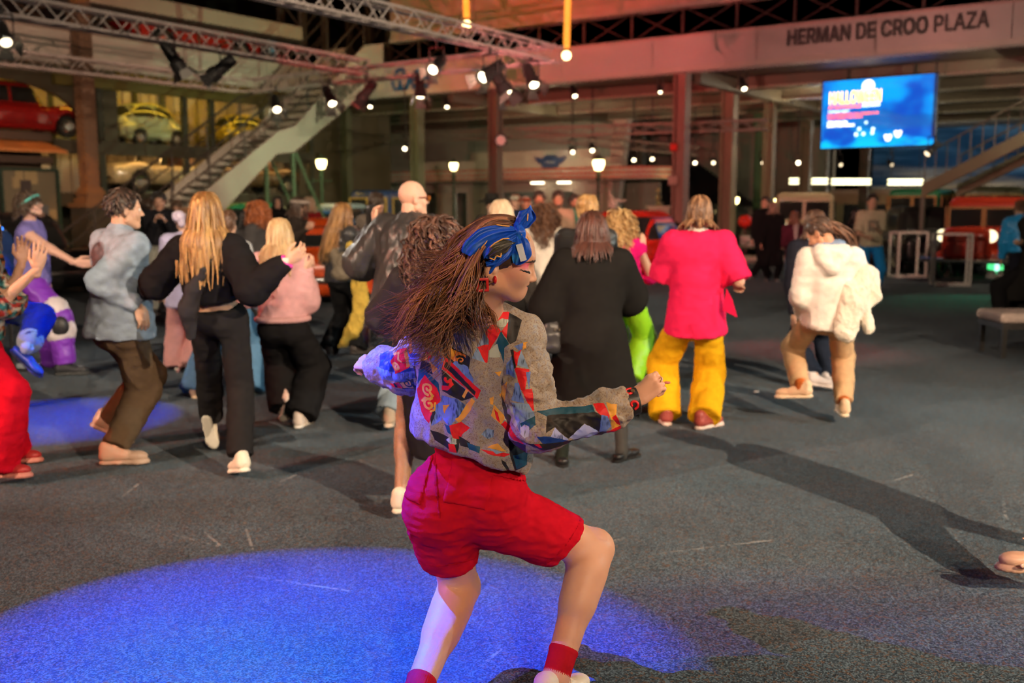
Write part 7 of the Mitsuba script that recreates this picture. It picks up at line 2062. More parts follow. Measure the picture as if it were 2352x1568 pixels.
for s_ in (1, -1):
    put('eyelash', cat([tube(onto(fine([hl(s_ * x, y, z) for x, y, z in ((.052, .086, -.007), (.046, .096, -.0105), (.039, .110, -.012), (.030, .116, -.0125), (.020, .114, -.010))])), np.interp(np.linspace(0, 1, 17), [0, .2, .6, 1], [.0012, .0028, .0026, .0010]), 6), tube(onto(fine([hl(s_ * .050, .090, -.008), hl(s_ * .060, .078, -.002)])), np.linspace(.0024, .0008, 5), 5)]), 'hair', (.012, .008, .008), hk, smooth=True, kind='stuff')
    put('eyebrow', tube(onto(fine([hl(s_ * x, y, z) for x, y, z in ((.014, .1285, .018), (.028, .128, .024), (.043, .117, .024), (.055, .099, .017))]), .0003), np.interp(np.linspace(0, 1, 13), [0, .3, .7, 1], [.0020, .0030, .0026, .0010]), 6), 'hair', (.035, .018, .012), hk, smooth=True)
for (a_, b_) in ((.62, 0),):
    tip = rh[0][np.argmax(rh[0] @ unit((1, .0, .35)))]
    put('fingernail', implicit([ell(tip + np.array([.006, 0, .001]), (.011, .006, .004))], .0015), 'gloss', (.55, .16, .14), hk, smooth=True)
d_ = unit(np.array([.72, .12, .68]))
x_ = np.cross(d_, unit(np.array([.38, .72, -.48])))
rc = WRI[1] + d_ * .098 + x_ * .0105 + np.array([.018, .0, -.012])
put('ring', move(tube([(.0098 * math.cos(a), .0098 * math.sin(a), 0) for a in np.linspace(0, 6.2832, 20)], .0018, 6, False), rc, frame((.8, .2, -.5), (0, 1, 0))), 'metal', (.85, .62, .28), hk, smooth=True)

# --- hair: combed back from the face and swung out behind her
g_ = np.random.default_rng(3)
NL, ST = 2000, 26
u_ = g_.normal(size=(NL * 7, 3))
u_ /= np.linalg.norm(u_, axis=1, keepdims=True)
ok = (u_[:, 2] > -.35) & ~((u_[:, 1] > .55) & (u_[:, 2] < .70)) & ~((u_[:, 1] > -.30) & (u_[:, 2] < .30))
u_ = u_[ok][:NL]
NL = len(u_)
CC, CR = hl(0, .026, .050), np.array([.074, .106, .090]) * HS_
P_ = CC + (u_ * CR * 1.02) @ HRM.T
back = -HRM[:, 1]
tq_ = (HRM.T @ back) - u_ * (u_ @ (HRM.T @ back))[:, None]
D_ = (tq_ / (np.linalg.norm(tq_, axis=1, keepdims=True) + 1e-6)) @ HRM.T
NC = 120
cc_ = u_[g_.choice(NL, NC, replace=False)]
cl_id = np.argmin(((u_[:, None] - cc_[None]) ** 2).sum(2), 1)
jit = lambda a, b: g_.random(NC)[cl_id] * a + b
sw = np.clip(g_.random(NC)[cl_id] + .12 * g_.normal(size=NL), 0, 1)
ylift = np.clip(1 - u_[:, 2], 0, 1.4)
wide = g_.normal(size=(NC, 3))[cl_id] * [.20, .26, .15] + g_.normal(size=(NL, 3)) * [.05, .06, .04]
fl1 = np.stack([-.12 - .34 * sw, -.02 + .08 * g_.normal(size=NC)[cl_id], -1.0 + .10 * sw], 1) + wide * .7
over = (g_.random(NC)[cl_id] < .42) & (u_[:, 1] < -.35) & (u_[:, 2] < .35)
fl1[over] = np.array([.02, -.10, -1.0]) + wide[over] * .5
fl2 = np.stack([-.75 - .6 * sw, np.zeros(NL), -.80 + .85 * sw * g_.random(NL)], 1) + wide * 1.3
fl2[over] = np.array([.80, -.05, -.38]) + wide[over] * .6
Ln = (.29 + .15 * g_.random(NL)) * np.where(over, .72, 1.0)
ph = g_.random((NC, 4))[cl_id] * 6.28 + g_.normal(size=(NL, 4)) * .22
lay = 1.05 + .13 * g_.random(NL)[:, None]
pth = [P_]
bodies_ = [(SHO[0], SHO[1], .085, .085), (NECK - HSP * .05, NECK - HSP * .3, .155, .15), (hl(0, -.01, -.05), NECK, .060, .07)]
for i in range(1, ST):
    k_ = i / (ST - 1)
    fl = fl1 * (1 - k_ ** 2) + fl2 * k_ ** 2
    fl = fl / np.linalg.norm(fl, axis=1, keepdims=True)
    yl = ((P_ - CC) @ HRM[:, 1]) / CR[1]
    wb_ = np.clip((.35 - yl) / .55, 0, 1)[:, None]
    fl = back * (1 - wb_) + fl * wb_
    wv = np.stack([np.sin(ph[:, 0] + i * .46), np.sin(ph[:, 1] + i * .40), np.sin(ph[:, 2] + i * .50)], 1) * (.08 + .80 * k_)
    D_ = D_ * .70 + fl * .30 + wv * .30
    D_ /= np.linalg.norm(D_, axis=1, keepdims=True)
    P_ = P_ + D_ * (Ln / (ST - 1))[:, None]
    P_ = push_out(P_, CC, CR * lay, HRM)
    P_ = push_out(P_, hl(0, .062, -.012), np.array([.058, .056, .074]) * HS_, HRM, 1.05)
    for (a, b, ra, rb_) in bodies_:
        axv = b - a
        kk_ = np.clip(((P_ - a) @ axv) / (axv @ axv), 0, 1)[:, None]
        q_ = P_ - (a + kk_ * axv)
        dist = np.linalg.norm(q_, axis=1, keepdims=True)
        P_ = np.where(dist < ra, a + kk_ * axv + q_ / np.maximum(dist, 1e-6) * (ra + .004), P_)
    if i > 5:
        mean = np.stack([np.bincount(cl_id, P_[:, k], NC) for k in range(3)], 1) / np.maximum(np.bincount(cl_id, minlength=NC), 1)[:, None]
        P_ = P_ + (mean[cl_id] - P_) * .035
    pth.append(P_)
pth = np.stack(pth, 1)
tt_ = np.linspace(0, 1, ST)
rr = (.0013 + .0016 * g_.random((NL, 1))) * (np.clip(1.10 - tt_ ** 2.2, .12, 1))[None]
tv_ = tubes(pth, rr, 4)
mx = (g_.random(NL) ** 1.4)[:, None, None] * (.75 + 0 * tt_)[None, :, None]
mx = .35 * mx + .65 * (g_.random(NC)[cl_id] ** 1.6)[:, None, None] * np.ones_like(mx)
lc = np.array((.060, .026, .014)) * (1 - mx) + np.array((.50, .190, .070)) * mx
lc = np.repeat(lc[:, :, None, :], 4, 2).reshape(-1, 3)
capm = implicit(placed([ell((0, .018, .050), (.080, .106, .097)), cone((0, -.045, .02), (0, -.060, -.055), .062, .040), rbox((0, .150, -.030), (.12, .080, .125), .03, R=rotx(-.18), cut=True, k=.02), rbox((0, .045, -.115), (.12, .075, .11), .02, cut=True, k=.02)], HRM, HO, HS_), .0045, .02)
wv_ = capm[0] @ HRM
capm = rumple(capm, .004, (90, 26, 60), 2)
put('hair', cat([capm, tv_]), 'hair', np.clip(np.vstack([shade(capm[0], (.050, .024, .014), .5, 70), lc]), 0, 1), hk, smooth=True)

# --- headscarf: band, wing, knot, loop and tail with its care tag
BLUE, LBLUE, GOLD = (.006, .075, .50), (.05, .34, .66), (.80, .40, .10)
lat = HRM[:, 0]
sy = lambda u0, v0, off=0.0: None
scp = {}


def sc_pt(x, y, z):
    return hl(x, y, z)


def cloth_strip(path, w, bulge=.012, fold=.0035, seed=0, ac=None, h=0, th=.0016):
    """A soft ribbon of silk through points in head axes: w the half width at each, ac the direction across it, with lengthwise folds and a puffed middle."""
    from scipy.interpolate import CubicSpline
    path = np.array([sc_pt(*q) for q in path])
    t = np.linspace(0, 1, len(path))
    tt = np.linspace(0, 1, 34)
    C = CubicSpline(t, path)(tt)
    W = np.interp(tt, t, w) * HS_
    tg = np.gradient(C, axis=0)
    tg /= np.linalg.norm(tg, axis=1, keepdims=True)
    out = lat[None] * np.ones((len(tt), 1))
    if ac is not None:
        across = np.tile(HRM @ unit(ac), (len(tt), 1))
    else:
        across = np.cross(tg, out)
    across = across - tg * (across * tg).sum(1, keepdims=True)
    across /= np.linalg.norm(across, axis=1, keepdims=True)
    nn = np.cross(across, tg)
    nn *= np.sign((nn @ lat) + 1e-9)[:, None]
    s = np.linspace(-1, 1, 27)
    g = np.random.default_rng(seed)
    ph = g.random(3) * 6
    rel = bulge * (1 - s[None] ** 2) + fold * (np.sin(s[None] * 5.5 + ph[0] + tt[:, None] * 2.5) + .6 * np.sin(s[None] * 10 + ph[1] - tt[:, None] * 3))
    edge = 1 + .05 * np.sin(tt * 17 + ph[2])
    top = C[:, None] + across[:, None] * (W * edge)[:, None, None] * s[None, :, None] + nn[:, None] * rel[:, :, None]
    bot = top - nn[:, None] * th
    n, m = len(tt), len(s)
    a, b = np.meshgrid(np.arange(n - 1), np.arange(m - 1), indexing='ij')
    q0 = np.stack([a * m + b, a * m + b + 1, (a + 1) * m + b + 1, (a + 1) * m + b], -1).reshape(-1, 4)
    q1 = q0[:, ::-1] + n * m
    rim = [(k, k + 1) for k in range(m - 1)] + [((n - 1) * m + k + 1, (n - 1) * m + k) for k in range(m - 1)] + [((k + 1) * m, k * m) for k in range(n - 1)] + [(k * m + m - 1, (k + 1) * m + m - 1) for k in range(n - 1)]
    q2 = np.array([(x, x + n * m, y + n * m, y) for x, y in rim])
    q = np.vstack([q0, q1, q2])
    return np.vstack([top.reshape(-1, 3), bot.reshape(-1, 3)]), np.vstack([q[:, [0, 1, 2]], q[:, [0, 2, 3]]])


def silk_colors(m, edge=.3, seed=0):
    k_ = meshkit.fbm(m[0] * [38, 38, 38], 3, seed)
    c = np.array(BLUE)[None] * (.75 + .5 * k_[:, None])
    hi = np.clip((meshkit.noise(m[0] * 23 + 4, seed + 3) - .66) * 8, 0, 1)[:, None] * edge
    return c * (1 - hi) + np.array(LBLUE) * hi


sk_ = hk + '__headscarf'
# band over the head and behind the ear (both sides)
bandp, bandn = [], []
for a in np.linspace(0, 2 * math.pi, 61):
    bandp.append(HO + HRM @ (np.array([0, .022, .036]) + np.array([.082, 0, 0]) * math.cos(a) + np.array([0, .60, .86]) * math.sin(a) * (.112 if math.sin(a) > 0 else .098)) * HS_)
bm_ = tube(np.array(bandp), .017, 10, False, flat=.36)
put('headscarf', rumple(bm_, .004, (40, 40, 40), 2), 'satin', np.tile(BLUE, (len(bm_[0]), 1)), hk, smooth=True)
for nm, path, w, bu, fo, sd, ac in (
        ('wing', [(.058, .078, .112), (.074, .050, .110), (.084, .014, .104), (.092, -.026, .088), (.094, -.056, .064), (.092, -.070, .044)], (.008, .014, .024, .030, .030, .020), .012, .003, 3, None),
        ('fold', [(.064, .078, .104), (.080, .052, .090), (.092, .022, .072), (.098, -.004, .056), (.094, -.022, .040)], (.008, .020, .030, .028, .012), .014, .004, 5, None),
        ('under_fold', [(.074, .066, .080), (.086, .036, .046), (.088, .010, .026), (.084, -.018, .016)], (.008, .017, .016, .008), .010, .002, 6, None),
        ('tail', [(.062, .074, .104), (.078, .074, .088), (.088, .078, .068), (.089, .079, .048), (.084, .073, .030), (.080, .066, .016)], (.008, .020, .030, .031, .022, .006), .010, .004, 9, None),
        ('loop', [(.054, .076, .112), (.058, .088, .136), (.060, .100, .156), (.058, .106, .170)], (.009, .021, .022, .006), .016, .003, 7, (0, 1, -.45)),
        ('loop', [(.044, .080, .112), (.040, .096, .132), (.044, .112, .150), (.056, .106, .170)], (.009, .018, .018, .006), -.012, .003, 8, (0, 1, -.45))):
    m = cloth_strip(path, w, bu, fo, sd, ac)
    put(nm, m, 'satin', silk_colors(m, .7 if nm in ('tail', 'fold') else .3, sd), sk_, smooth=True)
m = rumple(implicit([cone(sc_pt(.062, .074, .126), sc_pt(.072, .078, .104), .011, .015), cone(sc_pt(.072, .078, .104), sc_pt(.072, .082, .086), .015, .011)], .003, .01), .004, (60, 60, 20), 3)
put('knot', m, 'satin', silk_colors(m, .5, 4), sk_, smooth=True)
m = cloth_strip([(.088, .054, .076), (.104, .034, .070), (.111, .010, .058), (.107, -.010, .044)], (.004, .018, .022, .008), .012, .003, 12)
put('black_patch', m, 'satin', (.050, .045, .030), sk_, smooth=True)
for i, pts_ in enumerate(([(.108, .046, .090), (.118, .026, .089), (.121, .004, .078), (.118, -.012, .064)], [(.112, -.012, .036), (.116, .002, .030), (.118, .008, .042)], [(.118, .008, .042), (.117, .020, .038), (.114, .022, .050)], [(.088, .010, .128), (.085, .030, .125), (.077, .050, .123)], [(.080, .100, .138), (.078, .102, .160)], [(.086, .072, .112), (.088, .084, .098)], [(.090, .098, .096), (.097, .106, .080)], [(.103, -.034, .062), (.104, -.016, .084)])):
    put('gold_trim', tube(fine([hl(*q) for q in pts_], 5), np.r_[.0006, np.full(max(1, (len(pts_) - 1) * 5 - 1), .0020), .0006], 6), 'satin', GOLD, sk_, smooth=True)
tg_ = move(box((-.009, -.0012, -.024), (.009, .0012, .024)), hl(.1060, .080, .050), np.stack([HRM @ unit((0, 1, .28)), HRM @ np.array([1, 0, 0]), HRM @ unit((0, -.28, 1))], 1))
tk = put('care_tag', tg_, 'cloth', (.52, .56, .62), sk_)
# --- earring
ek = put('earring', implicit([ell(hl(.088, .006, -.028), (.0115, .006, .0115), HRM)], .002), 'gloss', (.50, .012, .012), hk, smooth=True)
q0 = hl(.094, -.030, -.042)
Fq = np.stack([HRM @ unit((0, 1, .42)), HRM @ np.array([1, 0, 0]), HRM @ unit((0, -.42, 1))], 1) @ np.array([[math.cos(.35), 0, math.sin(.35)], [0, 1, 0], [-math.sin(.35), 0, math.cos(.35)]])
sqm = implicit([rbox((0, 0, 0), (.0175, .0035, .0195), .003), rbox((0, 0, 0), (.0095, .01, .0115), .001, cut=True, k=.002)], .0016, .002)
put('square_drop', move(sqm, q0, Fq), 'gloss', (.52, .014, .014), ek, smooth=True)
put('gold_link', tube([hl(.091, .000, -.033), hl(.095, -.006, -.036), hl(.094, -.013, -.038)], .0016, 6), 'metal', (.9, .65, .25), ek, smooth=True)

# --- printed shirt: the print is drawn flat, in metres of cloth, and laid round body and sleeves
OX, OZ = (-0.115, 3.0, 1.012)[0], (-0.115, 3.0, 1.012)[2]
RD, BK, BL, SB, TL, GO, GG, PB, OR, DB = (.66, .012, .014), (.018, .015, .014), (.10, .16, .42), (.17, .24, .36), (.012, .07, .11), (.72, .32, .04), (.34, .36, .29), (.30, .34, .62), (.72, .20, .03), (.012, .045, .22)
PRINT = [  # colour, corners in millimetres of cloth (right, up from the middle of the back)
    (TL, [(38, 206), (62, 226), (48, 195)]),
    (RD, [(48, 253), (107, 248), (105, 171), (83, 195), (101, 216), (62, 226)]),
    (RD, [(62, 226), (83, 193), (48, 136), (37, 193)]),
    (RD, [(13, 150), (48, 157), (42, 101), (32, 104)]),
    (TL, [(83, 195), (107, 159), (79, 134), (69, 159)]),
    (TL, [(79, 136), (93, 159), (91, 101)]),
    (SB, [(36, 195), (48, 171), (48, 157), (12, 150)]),
    (SB, [(-1, 118), (15, 150), (35, 103)]),
    (GG, [(48, 138), (73, 159), (81, 118), (48, 116)]),
    (GG, [(64, 220), (87, 231), (109, 228), (97, 210), (79, 207)]),
    (BK, [(107, 246), (144, 226), (126, 167), (109, 159), (100, 171)]),
    (RD, [(-19, 218), (-5, 230), (9, 222), (3, 206), (-13, 203)]),
    (BK, [(-87, 155), (-7, 118), (-15, 61), (-87, 118)]),
    (OR, [(-78, 147), (-19, 122), (-33, 85), (-74, 116)]),
    (GO, [(-74, 144), (-50, 134), (-58, 114), (-72, 120)]),
    (BL, [(-15, 89), (3, 48), (-1, 35), (-60, 97), (-52, 105)]),
    (RD, [(-89, 120), (-60, 97), (24, 16), (13, -11), (-5, 8), (-95, 81)]),
    (BK, [(-78, 101), (9, 12), (5, 1), (-87, 87)]),
    (BK, [(-93, 77), (-42, 32), (5, -3), (-33, -19), (-93, 8)]),
    (RD, [(-95, 26), (-74, 28), (-64, 46), (-57, 32), (-76, 12), (-95, 11)]),
    (GO, [(-34, -5), (-21, 21), (-14, 16), (-27, -12)]),
    (GG, [(-133, 155), (-89, 159), (-87, 120), (-115, 114), (-140, 134)]),
    (TL, [(-110, 159), (-99, 159), (-99, 128)]),
    (RD, [(-140, 130), (-118, 114), (-132, 99)]),
    (BL, [(-131, 106), (-99, 130), (-84, 110), (-99, 61), (-116, 87)]),
    (GO, [(-156, 99), (-140, 122), (-135, 101)]),
    (BK, [(-154, 101), (-115, 89), (-121, 57), (-162, 71)]),
    (GO, [(-128, 97), (-104, 77), (-121, 60)]),
    (TL, [(-165, 67), (-148, 73), (-105, 32), (-99, -21), (-115, 12), (-148, 50), (-172, 20)]),
    (RD, [(-148, 53), (-110, 16), (-98, -21), (-136, -96), (-161, -66), (-176, -1)]),
    (BL, [(-96, -7), (-48, -12), (-15, -41), (-42, -68), (-74, -101), (-96, -74)]),
    (GO, [(-93, -37), (-72, -32), (-89, -63)]),
    (GO, [(-46, -70), (-5, -7), (5, -17), (-8, -47), (-42, -90), (-55, -76)]),
    (BL, [(-123, -45), (-95, -27), (-95, -84), (-129, -103)]),
    (BK, [(-131, -74), (-121, -50), (-115, -62), (-129, -99)]),
    (RD, [(-78, -99), (-37, -86), (-12, -103), (-36, -127), (-50, -158), (-66, -127)]),
    (TL, [(-89, -94), (-74, -99), (-66, -127), (-78, -119)]),
    (BK, [(-131, -115), (-107, -119), (-74, -135), (-40, -140), (-48, -182), (-78, -168), (-119, -145)]),
    (GG, [(-84, -143), (-74, -133), (-52, -139), (-50, -154), (-68, -158)]),
    (RD, [(-78, -154), (-58, -154), (-50, -182), (-74, -176)]),
    (BK, [(-46, -129), (-11, -147), (-9, -166), (-40, -158)]),
    (TL, [(-21, -147), (19, -160), (16, -178), (-13, -169)]),
    (SB, [(22, -123), (42, -103), (62, -109), (60, -131), (42, -137)]),
    (GO, [(39, -161), (73, -149), (98, -177)]),
    (RD, [(18, -166), (73, -176), (111, -184), (91, -194), (44, -182)]),
    (SB, [(44, -161), (89, -180), (69, -182)]),
    (GO, [(64, 73), (86, 76), (79, 60)]),
    (GO, [(77, 3), (104, 33), (98, -31)]),
    (GO, [(62, -27), (96, -68), (81, -90), (53, -63)]),
    (RD, [(62, -41), (73, -52), (79, -84), (71, -78)]),
    (GO, [(48, -9), (62, -3), (60, -29), (50, -27)]),
    (GG, [(89, -33), (149, -45), (132, -99), (93, -76)]),
    (RD, [(81, -90), (94, -80), (130, -123), (160, -154), (122, -140)]),
    (BK, [(103, -141), (160, -150), (162, -235), (124, -245), (109, -188)]),
    (TL, [(118, -192), (162, -188), (160, -233), (130, -241)]),
    (BK, [(81, -201), (97, -211), (109, -245), (116, -250), (101, -245)]),
    (BL, [(120, 153), (148, 162), (151, 128)]),
    (GO, [(148, 162), (162, 164), (162, 130), (152, 125)]),
    (BL, [(100, 101), (116, 120), (130, 44), (102, 53)]),
    (RD, [(111, 144), (148, 126), (134, 81), (125, 71)]),
    (RD, [(125, 75), (171, 72), (159, 16), (146, 12)]),
    (RD, [(146, 18), (180, 16), (185, -45), (176, -53)]),
    (BK, [(109, 142), (118, 144), (130, 73), (125, 71)]),
    (SB, [(133, 81), (146, 123), (169, 73)]),
    (BL, [(118, -19), (128, 32), (140, 32), (156, -27)]),
    (BL, [(160, 65), (175, 65), (171, 16)]),
    (SB, [(116, -25), (167, -28), (185, -54), (189, -88), (146, -117), (128, -74)]),
    (TL, [(142, -86), (187, -62), (189, -88), (158, -111)]),
    (GG, [(144, -99), (156, -88), (171, -94), (171, -119), (156, -127), (146, -115)]),
    (TL, [(191, -49), (360, -36), (367, -54), (228, -67)]),
    (BK, [(224, -63), (367, -54), (395, -61), (412, -86), (383, -117), (336, -86), (290, -131), (246, -96), (220, -109)]),
    (PB, [(230, -128), (248, -96), (290, -134), (277, -139)]),
    (PB, [(292, -129), (336, -87), (382, -115), (369, -136), (309, -141)]),
    (RD, [(362, -33), (395, -30), (412, -62), (404, -99), (390, -66), (371, -50)]),
    (BL, [(383, -115), (389, -62), (407, -66), (418, -101), (399, -119)]),
    (GO, [(402, -26), (436, -33), (433, -62), (450, -99), (424, -125), (415, -74)]),
    (RD, [(418, -70), (432, -62), (450, -99), (436, -94)]),
    (RD, [(403, -119), (452, -99), (450, -115), (407, -133)]),
    (DB, [(193, -119), (232, -118), (293, -140), (211, -142)]),
    (BK, [(158, -143), (277, -140), (371, -136), (375, -145), (211, -166)]),
    (RD, [(183, -143), (199, -143), (209, -156), (199, -156)]),
    (BK, [(371, -135), (387, -117), (407, -119), (403, -133)]),
    (DB, [(-299, 122), (-238, 150), (-189, 171), (-156, 110), (-238, 81), (-299, 81)]),
    (BL, [(-311, 81), (-238, 83), (-164, 110), (-168, 81), (-225, 53), (-287, 48)]),
    (RD, [(-252, 118), (-225, 163), (-191, 181), (-187, 114), (-238, 81)]),
    (SB, [(-197, 150), (-168, 201), (-136, 189), (-146, 122), (-184, 112)]),
    (DB, [(-156, 183), (-140, 189), (-138, 159), (-152, 155)]),
    (GO, [(-199, 163), (-191, 177), (-184, 118), (-195, 114)]),
    (BK, [(-233, 48), (-178, 75), (-172, 28), (-221, 24)]),
    (GO, [(-227, 48), (-189, 65), (-180, 32), (-217, 28)]),
    (RD, [(-264, 38), (-229, 50), (-219, 26), (-246, 28)]),
    (BK, [(-248, 44), (-242, 46), (-233, 28), (-240, 28)]),
]
SWIRLS = [
    (GO, 3.8, [(-138, -8), (-147, -4), (-153, 4), (-154, 13), (-150, 20), (-143, 24), (-136, 24), (-130, 21), (-128, 16), (-128, 10), (-131, 6), (-135, 5), (-139, 6), (-141, 8), (-141, 11)]),
    (GO, 3.8, [(-156, -29), (-148, -17), (-131, -21), (-123, -9), (-131, -1)]),
    (GO, 3.8, [(-126, -18), (-136, -18), (-144, -23), (-149, -30), (-149, -38), (-146, -45), (-140, -49), (-134, -50), (-129, -47), (-126, -43), (-125, -39), (-126, -35), (-129, -32), (-132, -32), (-135, -33)]),
    (GO, 3.1, [(-131, -58), (-119, -54), (-115, -33)]),
    (BK, 3.1, [(-47, 115), (-40, 119), (-32, 118), (-26, 114), (-24, 108), (-25, 102), (-29, 97), (-34, 96), (-38, 97), (-41, 100), (-42, 104), (-41, 107), (-38, 109), (-36, 109), (-34, 108)]),
    (BK, 2.5, [(-197, 71), (-188, 66), (-183, 58), (-184, 49), (-189, 42), (-197, 40), (-204, 42), (-208, 47), (-209, 53), (-206, 58), (-202, 60), (-197, 59), (-195, 57), (-194, 53), (-195, 51)]),
    (GO, 3.8, [(-235, 95), (-240, 100), (-242, 107), (-240, 113), (-235, 117), (-230, 118), (-225, 116), (-222, 112), (-222, 107), (-224, 104), (-227, 102), (-230, 102), (-232, 104), (-233, 106), (-232, 108)]),
    (GO, 3.1, [(-238, 146), (-221, 155), (-223, 134), (-213, 130)]),
    (RD, 4.4, [(-66, 46), (-70, 41), (-76, 40), (-80, 41), (-82, 44), (-82, 47), (-81, 49)]),
]


def in_poly(x, y, pts):
    inside = mi.Bool(False)
    n = len(pts)
    for i in range(n):
        (x0, y0), (x1, y1) = pts[i], pts[(i + 1) % n]
        if abs(y1 - y0) < 1e-9:
            continue
        inside = inside ^ (((y0 > y) != (y1 > y)) & (x < (x1 - x0) * (y - y0) / (y1 - y0) + x0))
    return inside


def shirt_print(p, n, uv):
    x, y = uv.x + .003 * (mikit.noise(uv.x * 60, uv.y * 60) - .5), uv.y + .003 * (mikit.noise(uv.x * 60 + 9, uv.y * 60 + 3) - .5)
    g1, g2 = mikit.fbm(x * 380, y * 380, octaves=2), mikit.fbm(x * 190 + 3, y * 190, octaves=2)
    big = mikit.fbm(x * 22, y * 22, octaves=3)
    c = mikit.mix((.25, .19, .135), (.37, .30, .235), big)
    c = mikit.mix(c, mi.Color3f(.17, .095, .05), mikit.smoothstep(.48, .80, g1) * .75)
    c = mikit.mix(c, mi.Color3f(.24, .22, .23), mikit.smoothstep(.50, .78, g2) * .6)
    scr = mikit.smoothstep(.48, .80, mikit.fbm(x * 240, y * 55, octaves=2)) * mikit.smoothstep(.35, .7, mikit.fbm(x * 26 + 5, y * 26, octaves=2))
    for (col, pts) in PRINT:
        m = in_poly(x, y, [(a * .001, b * .001) for a, b in pts])
        k = mi.Color3f(*col)
        if col in (BL, SB, PB, GG):
            k = mikit.mix(k * 1.25, k * .25, scr * .9)
        c = dr.select(m, k, c)
    for (col, w, pts) in SWIRLS:
        d = mi.Float(9)
        for (a, b) in zip(pts, pts[1:]):
            ax_, ay_, bx_, by_ = a[0] * .001, a[1] * .001, b[0] * .001, b[1] * .001
            l2 = (bx_ - ax_) ** 2 + (by_ - ay_) ** 2 + 1e-12
            t = dr.clip(((x - ax_) * (bx_ - ax_) + (y - ay_) * (by_ - ay_)) / l2, 0, 1)
            d = dr.minimum(d, dr.square(x - ax_ - t * (bx_ - ax_)) + dr.square(y - ay_ - t * (by_ - ay_)))
        c = dr.select(d < (w * .001) ** 2, mi.Color3f(*col), c)
    return c


scene['shirt_cloth'] = two({'type': 'principled', 'base_color': mikit.proc(shirt_print), 'roughness': 0.55, 'specular': 0.35, 'sheen': 0.2})


def cloth_uv(m, ctr, k=(1, -.010)):
    """Flat print coordinates: straight on the back, folded over to the front at the middle line ctr(z)."""
    v = m[0]
    a, b = v[:, 0] - OX, v[:, 2] - OZ
    nn = normals(m)
    c = ctr(v)
    front = np.clip((nn[:, 1] - .35) / .65, 0, 1)
    return np.stack([a * k[0] + np.sign(a - c) * front * .12, b + k[1]], 1)


tor = [cone(SHO[0], SHO[1], .066, .066, k=.05), cone(SHO[1], NECK - HSP * .03, .066, .060), cone(SHO[0], NECK - HSP * .03, .064, .060)]
for (u0, v0, u1, v1, r0, r1) in ():
    pass
tor += [cone(P3((-0.173, 3.0, 1.12)), P3((-0.185, 3.05, 0.892)), .112, .118, (HF, .9)), cone(P3((-0.071, 2.97, 1.131)), P3((-0.073, 3.03, 0.869)), .112, .120, (HF, .9)), cone(P3((-0.189, 3.06, 0.896)), P3((-0.065, 3.04, 0.824)), .118, .116, (HF, .95)), cone(P3((-0.173, 3.06, 0.848)), P3((-0.07, 3.06, 0.791)), .105, .110, (HF, .95))]
hem_a, hem_b = P3((-0.296, 3.0, 0.887)), P3((0.049, 3.0, 0.763))
hn = unit(np.cross(hem_b - hem_a, (0, 1, -.12)))
hn = hn if hn[2] < 0 else -hn
tor.append(end_cut((hem_a + hem_b) / 2 + hn * .012, hn, .4))
tm_ = implicit([('group', tor, .05), ('group', [cone(NECK - HSP * .02 - HR * .05, NECK - HSP * .02 + HR * .05, .062, .062)], .02)], .0062, .03)
tm_ = rumple(tm_, .013, (11, 11, 6), 4, .7)
tm_ = rumple(tm_, .0095, (17, 17, 3.4), 21, .85)
tm_ = rumple(tm_, .0045, (34, 34, 20), 9, .7)
kb_ = put('shirt', tm_, 'shirt_cloth', None, hk, smooth=True, uv=cloth_uv(tm_, lambda v: np.full(len(v), .0)))


def sleeve(i, rs, name='sleeve'):
    d2 = unit(WRI[i] - ELB[i])
    pr = [cone(SHO[i], SHO[i] + (ELB[i] - SHO[i]) * .55, rs[0], rs[1]), cone(SHO[i] + (ELB[i] - SHO[i]) * .55, ELB[i], rs[1], rs[2]), cone(ELB[i] - UP * (.012 if i else 0), ELB[i] + (WRI[i] - ELB[i]) * .75 - UP * (.014 if i else 0), rs[2], rs[3]), cone(ELB[i] + (WRI[i] - ELB[i]) * .75, WRI[i] - d2 * .012, rs[3], rs[4]), end_cut(WRI[i] - d2 * .012, d2, .1)]
    if i == 1:
        pr.insert(2, ell(ELB[1] + np.array([.02, .0, -.018]), (.085, .07, .048)))
    m = implicit(pr, .0055, .03)
    m = rumple(m, .014, (13, 13, 13), 12 + i, .8)
    m = rumple(m, .008, (22, 22, 22), 33 + i, .85)
    m = rumple(m, .004, (40, 40, 40), 3, .7)
    mid = SHO[i] * .3 + ELB[i] * .7
    put(name, m, 'shirt_cloth', None, hk, smooth=True, uv=cloth_uv(m, lambda v: np.where(v[:, 0] > ELB[1][0] + .06, v[:, 0] - OX, mid[0] - OX), (1.035, -.026)) if i else cloth_uv(m, lambda v: np.full(len(v), mid[0] - OX), (.92, .046)))


